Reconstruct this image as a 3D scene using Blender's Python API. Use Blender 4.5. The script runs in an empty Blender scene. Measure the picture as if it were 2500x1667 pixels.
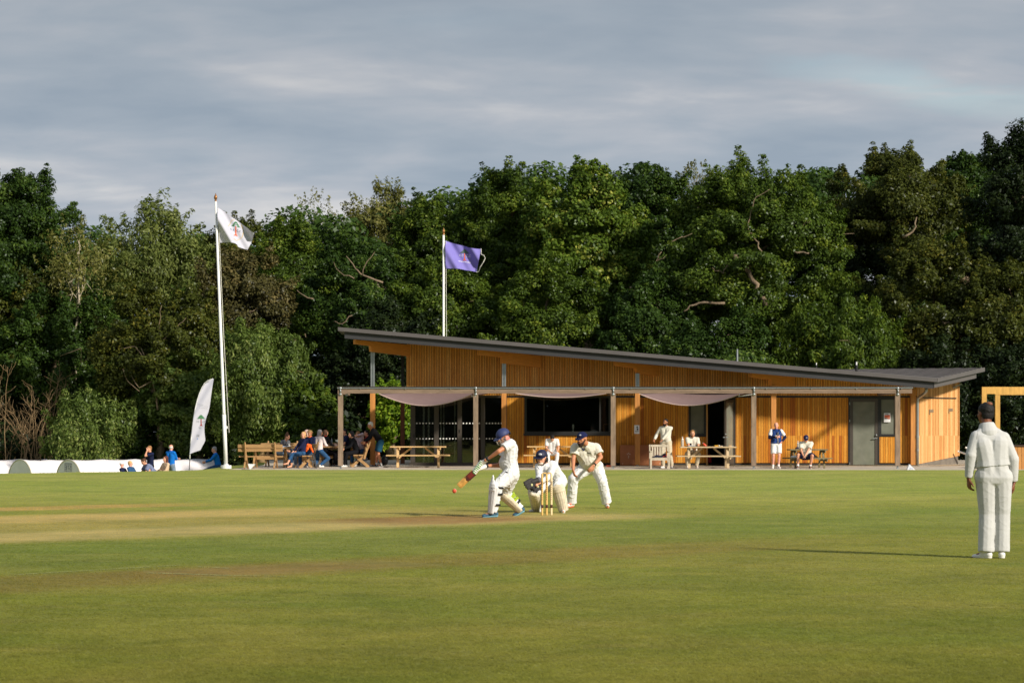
import bpy, math, random
import numpy as np
from mathutils import Vector, Matrix

SC = bpy.context.scene
COL = SC.collection
random.seed(7)
RNG = np.random.default_rng(11)
F = 85.0 / 36.0 * 2500.0          # focal length in photo pixels
H = 1.46                          # camera height, metres
HZ = 1048.0                       # photo row of the horizon

# ------------------------------------------------------------------ camera
cam = bpy.data.cameras.new('camera')
cam.lens = 85.0
cam.sensor_width = 36.0
cam.shift_y = (HZ - 833.5) / 2500.0
cam.clip_start = 0.1
cam.clip_end = 3000.0
cam.dof.use_dof = True
cam.dof.focus_distance = 41.5
cam.dof.aperture_fstop = 5.6
camo = bpy.data.objects.new('camera', cam)
camo.location = (0, 0, H)
camo.rotation_euler = (math.radians(90), 0, 0)
COL.objects.link(camo)
SC.camera = camo

# ------------------------------------------------------------------ light
SUN_AZ = math.radians(48)   # from the wall's normal (towards the camera) to the right
SUN_EL = math.radians(28)
sd = Vector((math.sin(SUN_AZ) * math.cos(SUN_EL), -math.cos(SUN_AZ) * math.cos(SUN_EL), math.sin(SUN_EL)))
sun = bpy.data.lights.new('sun', 'SUN')
sun.energy = 4.4
sun.angle = math.radians(5.0)
sun.color = (1.0, 0.92, 0.80)
suno = bpy.data.objects.new('sun', sun)
suno.rotation_euler = sd.to_track_quat('Z', 'Y').to_euler()
suno.location = (30, -20, 40)
COL.objects.link(suno)

SC.view_settings.view_transform = 'Standard'
SC.view_settings.look = 'None'
SC.view_settings.exposure = 0.3
SC.view_settings.gamma = 1.0


def lin(r, g, b):
    def f(c):
        c = c / 255.0
        return c / 12.92 if c <= 0.04045 else ((c + 0.055) / 1.055) ** 2.4
    return (f(r), f(g), f(b), 1.0)


class NT:
    """small node-graph helper"""
    def __init__(self, tree):
        self.t = tree
        self.n = tree.nodes
        self.l = tree.links

    def node(self, kind, **kw):
        nd = self.n.new(kind)
        for k, v in kw.items():
            setattr(nd, k, v)
        return nd

    def put(self, sock, v):
        if isinstance(v, bpy.types.NodeSocket):
            self.l.new(v, sock)
        elif v is not None:
            sock.default_value = v

    def math(self, op, a, b=None, c=None, clamp=False):
        nd = self.node('ShaderNodeMath', operation=op, use_clamp=clamp)
        self.put(nd.inputs[0], a)
        if b is not None: self.put(nd.inputs[1], b)
        if c is not None: self.put(nd.inputs[2], c)
        return nd.outputs[0]

    def vmath(self, op, a, b=None):
        nd = self.node('ShaderNodeVectorMath', operation=op)
        self.put(nd.inputs[0], a)
        if b is not None: self.put(nd.inputs[1], b)
        return nd.outputs['Value'] if op in ('DOT_PRODUCT', 'LENGTH') else nd.outputs[0]

    def noise(self, vec, scale, detail=3, rough=0.55, dist=0.0):
        nd = self.node('ShaderNodeTexNoise')
        if vec is not None: self.l.new(vec, nd.inputs['Vector'])
        nd.inputs['Scale'].default_value = scale
        nd.inputs['Detail'].default_value = detail
        nd.inputs['Roughness'].default_value = rough
        nd.inputs['Distortion'].default_value = dist
        return nd.outputs['Fac']

    def step(self, v, a, b):
        nd = self.node('ShaderNodeMapRange', interpolation_type='SMOOTHSTEP')
        self.put(nd.inputs['Value'], v)
        nd.inputs['From Min'].default_value = a
        nd.inputs['From Max'].default_value = b
        return nd.outputs[0]

    def window(self, v, a, b, soft):
        return self.math('MULTIPLY', self.step(v, a - soft, a + soft), self.math('SUBTRACT', 1.0, self.step(v, b - soft, b + soft)))

    def mix(self, fac, a, b, blend='MIX'):
        nd = self.node('ShaderNodeMix', data_type='RGBA', blend_type=blend)
        self.put(nd.inputs['Factor'], fac)
        self.put(nd.inputs['A'], a) if False else self.put(nd.inputs[6], a)
        self.put(nd.inputs[7], b)
        return nd.outputs[2]

    def ramp(self, fac, stops):
        nd = self.node('ShaderNodeValToRGB')
        self.put(nd.inputs[0], fac)
        els = nd.color_ramp.elements
        while len(els) > 1: els.remove(els[0])
        els[0].position, els[0].color = stops[0]
        for p, c in stops[1:]:
            e = els.new(p); e.color = c
        return nd.outputs[0]

    def bump(self, h, strength, dist):
        nd = self.node('ShaderNodeBump')
        self.l.new(h, nd.inputs['Height'])
        nd.inputs['Strength'].default_value = strength
        nd.inputs['Distance'].default_value = dist
        return nd.outputs[0]


# ------------------------------------------------------------------ sky: a Nishita sky behind layers of grey cloud
world = bpy.data.worlds.new('World')
SC.world = world
world.use_nodes = True
wt = NT(world.node_tree)
wt.n.clear()
wout = wt.node('ShaderNodeOutputWorld')
sky = wt.node('ShaderNodeTexSky', sky_type='NISHITA')
sky.sun_disc = False
sky.sun_elevation = SUN_EL
sky.sun_rotation = math.atan2(sd.x, sd.y)
sky.altitude = 60
sky.air_density = 1.2
sky.dust_density = 1.5
tc = wt.node('ShaderNodeTexCoord')
sep = wt.node('ShaderNodeSeparateXYZ')
wt.l.new(tc.outputs['Generated'], sep.inputs[0])
zz = wt.math('ADD', wt.math('MAXIMUM', sep.outputs[2], 0.0), 0.2)
u = wt.math('DIVIDE', sep.outputs[0], zz)
v = wt.math('DIVIDE', sep.outputs[1], zz)
comb = wt.node('ShaderNodeCombineXYZ')
wt.put(comb.inputs[0], wt.math('MULTIPLY', u, 1.0))
wt.put(comb.inputs[1], wt.math('MULTIPLY', v, 1.5))
comb.inputs[2].default_value = 3.7
cv = comb.outputs[0]
n1 = wt.noise(cv, 1.9, 4, 0.52, 0.25)
n2 = wt.noise(cv, 5.0, 5, 0.56, 0.3)
shift = wt.vmath('ADD', cv, (5.3, 2.1, 0.9))
n3 = wt.noise(shift, 1.6, 3, 0.5, 0.2)
tone = wt.math('ADD', wt.math('MULTIPLY', n1, 0.7), wt.math('MULTIPLY', n2, 0.3))
# thick base seen from below turns darker higher up
el = wt.step(sep.outputs[2], 0.06, 0.19)
tone = wt.math('SUBTRACT', tone, wt.math('MULTIPLY', el, 0.05))
cloud = wt.ramp(tone, [(0.36, (0.25, 0.305, 0.37, 1)), (0.46, (0.30, 0.348, 0.405, 1)),
                       (0.54, (0.365, 0.395, 0.44, 1)), (0.62, (0.49, 0.495, 0.51, 1)), (0.72, (0.61, 0.595, 0.585, 1))])
cloud = wt.mix(wt.math('MULTIPLY', el, 0.24), cloud, (0.17, 0.185, 0.20, 1))
# a thin gap low on the right lets the blue through
dx = wt.math('MULTIPLY', wt.math('SUBTRACT', sep.outputs[0], 0.172), 19.0)
dz = wt.math('MULTIPLY', wt.math('SUBTRACT', sep.outputs[2], wt.math('SUBTRACT', 0.162, wt.math('MULTIPLY', sep.outputs[0], 0.145))), 115.0)
d2 = wt.math('ADD', wt.math('MULTIPLY', dx, dx), wt.math('MULTIPLY', dz, dz))
gap = wt.math('SUBTRACT', 1.0, wt.step(wt.math('ADD', d2, wt.math('MULTIPLY', wt.math('SUBTRACT', n2, 0.5), 5.5)), -0.4, 1.7))
gap = wt.math('MULTIPLY', wt.math('MULTIPLY', gap, wt.math('ADD', 0.45, wt.math('MULTIPLY', wt.step(n2, 0.38, 0.6), 0.55))), 0.8)
thin = wt.math('MULTIPLY', wt.step(n3, 0.58, 0.78), 0.12)
gap = wt.math('MAXIMUM', gap, thin)
bg1 = wt.node('ShaderNodeBackground'); wt.l.new(sky.outputs[0], bg1.inputs[0]); bg1.inputs[1].default_value = 0.11
bg2 = wt.node('ShaderNodeBackground'); wt.l.new(cloud, bg2.inputs[0]); bg2.inputs[1].default_value = 1.06
ms = wt.node('ShaderNodeMixShader')
wt.l.new(gap, ms.inputs[0]); wt.l.new(bg2.outputs[0], ms.inputs[1]); wt.l.new(bg1.outputs[0], ms.inputs[2])
wt.l.new(ms.outputs[0], wout.inputs[0])


# ------------------------------------------------------------------ helpers
def at(px, py, Y):
    """the point that stands at photo pixel (px, py), Y metres away"""
    return np.array([(px - 1250.0) / F * Y, Y, H + (HZ - py) / F * Y])


def gx(px, Y):
    return (px - 1250.0) / F * Y


MATS = {}


def M(name, color, rough=0.65, var=0.12, scale=6.0, bump=0.0, bscale=None, metal=0.0, spec=0.4, sheen=0.0, stretch=None):
    if name in MATS: return MATS[name]
    m = bpy.data.materials.new(name)
    m.use_nodes = True
    t = NT(m.node_tree)
    p = t.n['Principled BSDF']
    tcn = t.node('ShaderNodeTexCoord')
    vec = tcn.outputs['Object']
    if stretch:
        vec = t.vmath('MULTIPLY', vec, stretch)
    nz = t.noise(vec, scale, 4, 0.6)
    c = color
    lo = tuple(max(0, x * (1 - var)) for x in c[:3]) + (1,)
    hi = tuple(min(1, x * (1 + var)) for x in c[:3]) + (1,)
    t.l.new(t.ramp(nz, [(0.3, lo), (0.7, hi)]), p.inputs['Base Color'])
    p.inputs['Roughness'].default_value = rough
    p.inputs['Metallic'].default_value = metal
    p.inputs['Specular IOR Level'].default_value = spec
    if bump:
        nb = t.noise(vec, bscale or scale * 2, 3, 0.6)
        t.l.new(t.bump(nb, 0.8, bump), p.inputs['Normal'])
    MATS[name] = m
    return m


class MB:
    def __init__(self):
        self.v = []
        self.f = []
        self.mi = []
        self.k = 0

    def add(self, vs, fs, mi=0):
        vs = np.asarray(vs, float).reshape(-1, 3)
        o = self.k
        self.v.append(vs)
        self.k += len(vs)
        for f in fs:
            self.f.append(tuple(i + o for i in f))
            self.mi.append(mi)
        return self

    def box(self, x0, x1, y0, y1, z0, z1, mi=0, rot=None, piv=None):
        vs = np.array([(x, y, z) for x in (x0, x1) for y in (y0, y1) for z in (z0, z1)], float)
        if rot is not None:
            piv = np.array(piv if piv is not None else ((x0 + x1) / 2, (y0 + y1) / 2, (z0 + z1) / 2))
            vs = (vs - piv) @ np.array(rot).T + piv
        fs = [(0, 1, 3, 2), (4, 6, 7, 5), (0, 4, 5, 1), (2, 3, 7, 6), (0, 2, 6, 4), (1, 5, 7, 3)]
        return self.add(vs, fs, mi)

    def bar(self, a, b, w, h, up=(0, 0, 1), mi=0):
        """square-section bar from a to b; w across, h along 'up'"""
        a = np.array(a, float); b = np.array(b, float)
        d = b - a; L = np.linalg.norm(d); d /= L
        up = np.array(up, float)
        s = np.cross(d, up)
        if np.linalg.norm(s) < 1e-6: s = np.cross(d, (1, 0, 0))
        s /= np.linalg.norm(s)
        uu = np.cross(s, d)
        vs = [p + s * w / 2 * i + uu * h / 2 * j for p in (a, b) for i in (-1, 1) for j in (-1, 1)]
        fs = [(0, 1, 3, 2), (4, 6, 7, 5), (0, 4, 5, 1), (2, 3, 7, 6), (0, 2, 6, 4), (1, 5, 7, 3)]
        return self.add(vs, fs, mi)

    def tube(self, pts, rad, n=8, mi=0, cap=True):
        pts = np.asarray(pts, float)
        m = len(pts)
        rad = np.broadcast_to(np.asarray(rad, float), (m,))
        tang = np.gradient(pts, axis=0)
        tang /= np.linalg.norm(tang, axis=1)[:, None] + 1e-12
        ref = np.array([0, 0, 1.0]) if abs(tang[0][2]) < 0.9 else np.array([1.0, 0, 0])
        a = np.cross(tang[0], ref); a /= np.linalg.norm(a)
        vs = []
        for i in range(m):
            a = a - tang[i] * a.dot(tang[i]); a /= np.linalg.norm(a)
            b = np.cross(tang[i], a)
            for k in range(n):
                th = 2 * math.pi * k / n
                vs.append(pts[i] + rad[i] * (math.cos(th) * a + math.sin(th) * b))
        fs = []
        for i in range(m - 1):
            for k in range(n):
                k2 = (k + 1) % n
                fs.append((i * n + k, i * n + k2, (i + 1) * n + k2, (i + 1) * n + k))
        if cap:
            fs.append(tuple(range(n))[::-1])
            fs.append(tuple((m - 1) * n + k for k in range(n)))
        return self.add(vs, fs, mi)

    def frus(self, p0, r0, p1, r1, c0=True, c1=True, n=12, mi=0):
        """tapered limb, rounded (True) or cut flat at each end"""
        p0 = np.array(p0, float); p1 = np.array(p1, float)
        d = p1 - p0; L = np.linalg.norm(d)
        if L < 1e-6: d = np.array([0, 0, 1.0]); L = 1e-6; p1 = p0 + d * L
        d = d / L
        pts = []; rs = []
        if c0:
            for th in (80, 60, 40, 20): pts.append(p0 - d * r0 * math.sin(math.radians(th))); rs.append(r0 * math.cos(math.radians(th)))
        pts += [p0, p1]; rs += [r0, r1]
        if c1:
            for th in (20, 40, 60, 80): pts.append(p1 + d * r1 * math.sin(math.radians(th))); rs.append(r1 * math.cos(math.radians(th)))
        ref = np.array([0, 0, 1.0]) if abs(d[2]) < 0.9 else np.array([1.0, 0, 0])
        a = np.cross(d, ref); a /= np.linalg.norm(a); b = np.cross(d, a)
        vs = [p + r * (math.cos(2 * math.pi * k / n) * a + math.sin(2 * math.pi * k / n) * b) for p, r in zip(pts, rs) for k in range(n)]
        m = len(pts)
        fs = [(i * n + k, i * n + (k + 1) % n, (i + 1) * n + (k + 1) % n, (i + 1) * n + k) for i in range(m - 1) for k in range(n)]
        fs.append(tuple(range(n))[::-1]); fs.append(tuple((m - 1) * n + k for k in range(n)))
        return self.add(vs, fs, mi)

    def ball(self, c, r, sc=(1, 1, 1), n=14, m=9, mi=0, basis=None, zmin=-1.0):
        """ellipsoid; basis = rows of local axes; zmin cuts it off below (in units of r)"""
        vs = []
        t0 = math.asin(max(-1, zmin))
        for i in range(m + 1):
            th = t0 + (math.pi / 2 - t0) * i / m
            for k in range(n):
                ph = 2 * math.pi * k / n
                vs.append((math.cos(th) * math.cos(ph), math.cos(th) * math.sin(ph), math.sin(th)))
        vs = np.array(vs) * np.array(sc) * r
        if basis is not None: vs = vs @ np.array(basis)
        vs = vs + np.array(c)
        fs = [(i * n + k, i * n + (k + 1) % n, (i + 1) * n + (k + 1) % n, (i + 1) * n + k) for i in range(m) for k in range(n)]
        fs.append(tuple(range(n))[::-1])
        return self.add(vs, fs, mi)

    def lathe(self, prof, c=(0, 0, 0), n=20, mi=0):
        vs = [(r * math.cos(2 * math.pi * k / n) + c[0], r * math.sin(2 * math.pi * k / n) + c[1], z + c[2]) for r, z in prof for k in range(n)]
        m = len(prof)
        fs = [(i * n + k, i * n + (k + 1) % n, (i + 1) * n + (k + 1) % n, (i + 1) * n + k) for i in range(m - 1) for k in range(n)]
        fs.append(tuple(range(n))[::-1]); fs.append(tuple((m - 1) * n + k for k in range(n)))
        return self.add(vs, fs, mi)

    def prism(self, front, back, mi=0):
        """closed prism between two matching outlines"""
        n = len(front)
        vs = list(front) + list(back)
        fs = [tuple(range(n)), tuple(range(2 * n - 1, n - 1, -1))]
        fs += [(i, n + i, n + (i + 1) % n, (i + 1) % n) for i in range(n)]
        return self.add(vs, fs, mi)

    def mesh(self, name, mats, smooth=False):
        me = bpy.data.meshes.new(name)
        me.from_pydata(np.concatenate(self.v).tolist() if self.v else [], [], self.f)
        mats = mats if isinstance(mats, (list, tuple)) else [mats]
        for m in mats: me.materials.append(m)
        if len(mats) > 1: me.polygons.foreach_set('material_index', self.mi)
        if smooth: me.polygons.foreach_set('use_smooth', [True] * len(me.polygons))
        me.update()
        return me

    def build(self, name, mats, parent=None, smooth=False, bevel=0.0, label=None):
        o = link(name, self.mesh(name, mats, smooth), parent)
        if bevel:
            b = o.modifiers.new('bevel', 'BEVEL'); b.width = bevel; b.segments = 2; b.limit_method = 'ANGLE'
        if label: o['label'] = label
        return o


def link(name, me, parent=None):
    o = bpy.data.objects.new(name, me)
    COL.objects.link(o)
    if parent is not None:
        o.parent = parent
        o.matrix_parent_inverse = wm(parent).inverted()
    return o


def wm(o):
    m = o.matrix_basis.copy()
    if o.parent: m = wm(o.parent) @ o.matrix_parent_inverse @ m
    return m


def tag(o, label=None, cat=None, group=None, kind=None):
    if label: o['label'] = label
    if cat: o['category'] = cat
    if group: o['group'] = group
    if kind: o['kind'] = kind
    return o


def thing(name, label, cat, loc=(0, 0, 0), rz=0.0, group=None):
    o = bpy.data.objects.new(name, None)
    o.empty_display_size = 0.2
    o.location = tuple(float(c) for c in loc)
    o.rotation_euler = (0, 0, rz)
    COL.objects.link(o)
    return tag(o, label, cat, group)


def copy_tree(o, parent=None):
    c = o.copy()
    COL.objects.link(c)
    if parent is not None: c.parent = parent
    for ch in [x for x in bpy.data.objects if x.parent == o]:
        copy_tree(ch, c)
    return c


def place(o, loc, rz=0.0, label=None):
    o.location = tuple(float(c) for c in loc); o.rotation_euler = (0, 0, rz)
    if label: o['label'] = label
    return o


def rotz(a):
    return np.array([[math.cos(a), -math.sin(a), 0], [math.sin(a), math.cos(a), 0], [0, 0, 1]])


def unit(v):
    v = np.array(v, float)
    return v / (np.linalg.norm(v) + 1e-12)


def remesh(mb, vox, smooth=3, wrinkle=0.0, wscale=1.0, zmin=None):
    """melt overlapping closed pieces into one continuous skin"""
    me = mb.mesh('tmp', [])
    o = bpy.data.objects.new('tmp', me)
    COL.objects.link(o)
    r = o.modifiers.new('r', 'REMESH'); r.mode = 'VOXEL'; r.voxel_size = vox
    if smooth:
        s = o.modifiers.new('s', 'SMOOTH'); s.factor = 0.5; s.iterations = smooth
    dg = bpy.context.evaluated_depsgraph_get()
    out = bpy.data.meshes.new_from_object(o.evaluated_get(dg))
    bpy.data.objects.remove(o)
    bpy.data.meshes.remove(me)
    nv = len(out.vertices)
    co = np.empty(nv * 3); out.vertices.foreach_get('co', co); co = co.reshape(-1, 3)
    if wrinkle:
        no = np.empty(nv * 3); out.vertices.foreach_get('normal', no); no = no.reshape(-1, 3)
        rg = np.random.default_rng(nv)
        n_ = np.zeros(nv)
        for q in range(9):
            kd = rg.normal(size=3) * np.array([.8, .8, 1.0]); kd /= np.linalg.norm(kd)
            wl = rg.uniform(.075, .22) / wscale
            n_ += np.sin(co @ kd * (2 * math.pi / wl) + rg.uniform(0, 6.28) + 1.2 * np.sin(co @ kd[[1, 2, 0]] * 23))
        d = 1.0 - np.minimum(1.0, np.abs(n_) / 1.5) ** .6 * 2.0        # sharp creases between soft pillows
        co = co + no * (d * wrinkle)[:, None]
    if zmin is not None: co[:, 2] = np.maximum(co[:, 2], zmin)
    out.vertices.foreach_set('co', co.ravel())
    out.polygons.foreach_set('use_smooth', [True] * len(out.polygons))
    out.update()
    return out


def skin_obj(name, mb, m, parent, vox, smooth=3, wrinkle=0.0, wscale=1.0, zmin=None):
    me = remesh(mb, vox, smooth, wrinkle, wscale, zmin)
    me.name = name
    me.materials.append(m)
    return link(name, me, parent)


def text_mesh(s, size):
    """flat lettering as (verts, faces), centred on the origin, in x/y"""
    cu = bpy.data.curves.new('tmp_text', 'FONT')
    cu.body = s; cu.size = size; cu.align_x = 'CENTER'; cu.align_y = 'CENTER'
    o = bpy.data.objects.new('tmp_text', cu); COL.objects.link(o)
    dg = bpy.context.evaluated_depsgraph_get()
    me = bpy.data.meshes.new_from_object(o.evaluated_get(dg))
    vs = np.array([v.co[:] for v in me.vertices]); fs = [tuple(p.vertices) for p in me.polygons]
    bpy.data.objects.remove(o); bpy.data.curves.remove(cu); bpy.data.meshes.remove(me)
    return vs, fs
# ------------------------------------------------------------------ the ground
EDGE_PX = np.array([-600, 0, 200, 350, 460, 520, 580, 700, 780, 830.])
EDGE_Y = np.array([79, 79.8, 82.9, 83.9, 87.5, 94.0, 100.5, 118, 150, 400.])


def groundz(x, Y):
    """flat field that falls away by about a metre beyond its left edge"""
    x = np.asarray(x, float); Y = np.asarray(Y, float)
    px = 1250 + x / np.maximum(Y, 1) * F
    e = np.interp(px, EDGE_PX, EDGE_Y)
    t = np.clip((Y - e) / 7.0, 0, 1)
    return -0.9 * t * t * (3 - 2 * t)


def grass_material():
    m = bpy.data.materials.new('mown grass')
    m.use_nodes = True
    t = NT(m.node_tree)
    p = t.n['Principled BSDF']
    geo = t.node('ShaderNodeNewGeometry')
    pos = geo.outputs['Position']
    s = t.node('ShaderNodeSeparateXYZ'); t.l.new(pos, s.inputs[0])
    X, Y = s.outputs[0], s.outputs[1]
    n = t.math('SUBTRACT', t.math('MULTIPLY', Y, 0.7071), t.math('MULTIPLY', X, 0.7071))   # across the pitches
    a = t.math('ADD', t.math('MULTIPLY', Y, 0.7071), t.math('MULTIPLY', X, 0.7071))        # along the pitches
    big = t.noise(pos, 0.11, 3, 0.55)
    mid = t.noise(pos, 0.7, 4, 0.6)
    sml = t.noise(pos, 5.0, 4, 0.65)
    # blade-scale texture: fine noise, drawn out a little along the line of sight
    fv = t.vmath('MULTIPLY', pos, (1.0, 0.42, 1.0))
    fine = t.noise(fv, 34.0, 3, 0.7)
    vfine = t.noise(fv, 85.0, 2, 0.7)
    # base turf: dry straw against green
    dry = t.math('ADD', t.math('MULTIPLY', big, 0.9), t.math('MULTIPLY', mid, 0.6))
    dry = t.step(dry, 0.5, 1.0)
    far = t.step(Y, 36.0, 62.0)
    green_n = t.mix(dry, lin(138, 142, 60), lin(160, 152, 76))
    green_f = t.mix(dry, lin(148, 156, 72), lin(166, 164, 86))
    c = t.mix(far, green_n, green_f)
    # broad mowing bands, very faint
    band = t.math('SINE', t.math('MULTIPLY', t.math('ADD', n, t.math('MULTIPLY', mid, 0.8)), 1.35))
    band = t.math('MULTIPLY', t.math('ADD', band, 1.0), 0.5)
    c = t.mix(t.math('MULTIPLY', band, 0.16), c, lin(124, 138, 58))
    # watered square: greener strip in front of the pitch in use
    nn = t.math('ADD', n, t.math('ADD', t.math('MULTIPLY', t.math('SUBTRACT', mid, 0.5), 0.7), t.math('MULTIPLY', t.math('SUBTRACT', sml, 0.5), 0.6)))
    wet = t.window(nn, 20.9, 26.3, 1.0)
    c = t.mix(t.math('MULTIPLY', wet, 0.36), c, lin(112, 134, 64))
    patch = t.step(t.noise(pos, 0.33, 3, 0.5), 0.52, 0.68)
    c = t.mix(t.math('MULTIPLY', patch, 0.28), c, lin(122, 138, 58))
    straw = t.step(t.noise(t.vmath('MULTIPLY', pos, (0.6, 1.4, 1.0)), 0.95, 4, 0.6), 0.54, 0.72)
    c = t.mix(t.math('MULTIPLY', straw, 0.42), c, lin(162, 152, 86))
    # worn strips
    end = t.math('SUBTRACT', 1.0, t.step(t.math('ADD', a, t.math('MULTIPLY', t.math('SUBTRACT', mid, 0.5), 3.0)), 29.4, 32.0))
    wear_n = t.step(t.math('ADD', t.math('MULTIPLY', sml, 0.6), t.math('MULTIPLY', mid, 0.6)), 0.28, 0.62)
    w1 = t.math('MULTIPLY', t.window(nn, 26.7, 29.3, 0.75), end)
    c = t.mix(t.math('MULTIPLY', w1, t.math('ADD', 0.42, t.math('MULTIPLY', wear_n, 0.5))), c, lin(196, 174, 108))
    w1b = t.math('MULTIPLY', t.window(nn, 29.4, 32.0, 0.8), end)
    c = t.mix(t.math('MULTIPLY', w1b, 0.72), c, lin(174, 156, 90))
    w2 = t.math('MULTIPLY', t.window(nn, 32.0, 34.9, 0.8), t.math('SUBTRACT', 1.0, t.step(t.math('ADD', a, mid), 25.5, 33.5)))
    c = t.mix(t.math('MULTIPLY', w2, t.math('ADD', 0.4, t.math('MULTIPLY', wear_n, 0.55))), c, lin(200, 172, 104))
    w3 = t.math('MULTIPLY', t.window(nn, 37.0, 38.8, 0.4), t.math('SUBTRACT', 1.0, t.step(t.math('ADD', a, mid), 27.5, 31)))
    c = t.mix(t.math('MULTIPLY', w3, t.math('ADD', 0.3, t.math('MULTIPLY', wear_n, 0.6))), c, lin(190, 158, 92))
    # crease worn to earth where the batsman takes guard
    cr = t.math('MULTIPLY', t.window(nn, 27.2, 29.9, 0.5), t.window(t.math('ADD', a, mid), 25.6, 29.2, 1.1))
    c = t.mix(t.math('MULTIPLY', cr, t.math('MULTIPLY', wear_n, 0.75)), c, lin(150, 108, 66))
    # an older pitch nearer the camera, patched brown
    w4 = t.math('MULTIPLY', t.window(nn, 18.5, 20.6, 0.45), t.math('SUBTRACT', 1.0, t.step(t.math('ADD', a, mid), 21.5, 28)))
    c = t.mix(t.math('MULTIPLY', w4, t.math('ADD', 0.2, t.math('MULTIPLY', wear_n, 0.45))), c, lin(152, 132, 72))
    w4b = t.math('MULTIPLY', t.window(nn, 19.1, 20.3, 0.4), t.window(t.math('ADD', a, mid), 14.8, 17.9, 0.9))
    c = t.mix(t.math('MULTIPLY', w4b, t.math('MULTIPLY', wear_n, 0.45)), c, lin(156, 120, 74))
    # blades
    bl = t.math('ADD', t.math('MULTIPLY', fine, 0.6), t.math('MULTIPLY', vfine, 0.4))
    bv = t.ramp(bl, [(0.28, (0.74, 0.76, 0.72, 1)), (0.5, (1, 1, 1, 1)), (0.74, (1.24, 1.22, 1.16, 1))])
    c = t.mix(1.0, c, bv, 'MULTIPLY')
    sv = t.ramp(sml, [(0.3, (0.92, 0.93, 0.92, 1)), (0.7, (1.06, 1.06, 1.04, 1))])
    c = t.mix(1.0, c, sv, 'MULTIPLY')
    mot = t.noise(pos, 0.55, 5, 0.62, 0.4)
    c = t.mix(1.0, c, t.ramp(mot, [(0.32, (0.80, 0.84, 0.82, 1)), (0.5, (0.98, 0.98, 0.98, 1)), (0.68, (1.1, 1.08, 1.08, 1))]), 'MULTIPLY')
    mot2 = t.noise(pos, 2.6, 4, 0.65, 0.3)
    c = t.mix(1.0, c, t.ramp(mot2, [(0.3, (0.86, 0.88, 0.86, 1)), (0.7, (1.1, 1.09, 1.06, 1))]), 'MULTIPLY')
    near = t.step(Y, 12.0, 58.0)  # near turf multiplied darker, painting in cloud shade on the foreground
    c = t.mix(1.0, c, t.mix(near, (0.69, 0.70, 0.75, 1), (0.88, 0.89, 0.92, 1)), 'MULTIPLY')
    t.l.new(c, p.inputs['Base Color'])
    p.inputs['Roughness'].default_value = 0.95
    p.inputs['Specular IOR Level'].default_value = 0.12
    hgt = t.math('ADD', bl, t.math('MULTIPLY', sml, 0.6))
    t.l.new(t.bump(hgt, 0.35, 0.012), p.inputs['Normal'])
    return m


def build_ground():
    xs = np.unique(np.concatenate([np.linspace(-900, -60, 10), np.arange(-60, 60.1, 1.25), np.linspace(60, 900, 10)]))
    ys = np.unique(np.concatenate([np.linspace(-300, 0, 5), np.arange(0, 72, 3.0), np.arange(72, 135, 1.0), np.linspace(135, 1600, 14)]))
    XX, YY = np.meshgrid(xs, ys)
    ZZ = groundz(XX, YY)
    vs = np.stack([XX, YY, ZZ], -1).reshape(-1, 3)
    nx = len(xs); ny = len(ys)
    fs = [(j * nx + i, j * nx + i + 1, (j + 1) * nx + i + 1, (j + 1) * nx + i) for j in range(ny - 1) for i in range(nx - 1)]
    mb = MB(); mb.add(vs, fs)
    return tag(mb.build('ground', GRASS, smooth=True), kind='structure')


GRASS = grass_material()
GRASS_BLADE = GRASS.copy(); GRASS_BLADE.name = 'grass blades'
_nt = NT(GRASS_BLADE.node_tree)
_p = _nt.n['Principled BSDF']
_col = _nt.mix(1.0, _p.inputs['Base Color'].links[0].from_socket, (1.65, 1.65, 1.6, 1), 'MULTIPLY')
_d = _nt.node('ShaderNodeBsdfDiffuse'); _nt.l.new(_col, _d.inputs[0])
_cx = _nt.node('ShaderNodeCombineXYZ'); _cx.inputs[2].default_value = 1.0
_nt.l.new(_cx.outputs[0], _d.inputs['Normal'])
_tr = _nt.node('ShaderNodeBsdfTranslucent'); _nt.l.new(_col, _tr.inputs[0])
_mx = _nt.node('ShaderNodeMixShader'); _nt.l.new(_d.outputs[0], _mx.inputs[1]); _nt.l.new(_tr.outputs[0], _mx.inputs[2])
_nt.l.new(_mx.outputs[0], _nt.n['Material Output'].inputs[0])
_nt.n.remove(_p)
build_ground()

# faint old crease lines on the nearer pitch
m_line = M('faded white line', lin(156, 158, 96), 0.9, 0.25, 9)
mb = MB()
for (p0, p1, w) in (((30, 1403), (440, 1379), 0.05), ((356, 1398), (560, 1404.5), 0.05), ((560, 1404.5), (700, 1407), 0.035), ((480, 1383), (560, 1387), 0.04)):
    A = at(p0[0], p0[1], F * H / (p0[1] - HZ)); B = at(p1[0], p1[1], F * H / (p1[1] - HZ))
    d = unit(B - A); s = np.array([-d[1], d[0], 0]) * w / 2
    A[2] = B[2] = 0.004
    mb.add([A - s, B - s, B + s, A + s], [(0, 1, 2, 3)])
tag(mb.build('pitch_marking', m_line), kind='structure')


# ------------------------------------------------------------------ patio
PX0 = 650
def patz(Y): return 0.012 * (Y - 87.4) + 0.006


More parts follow.
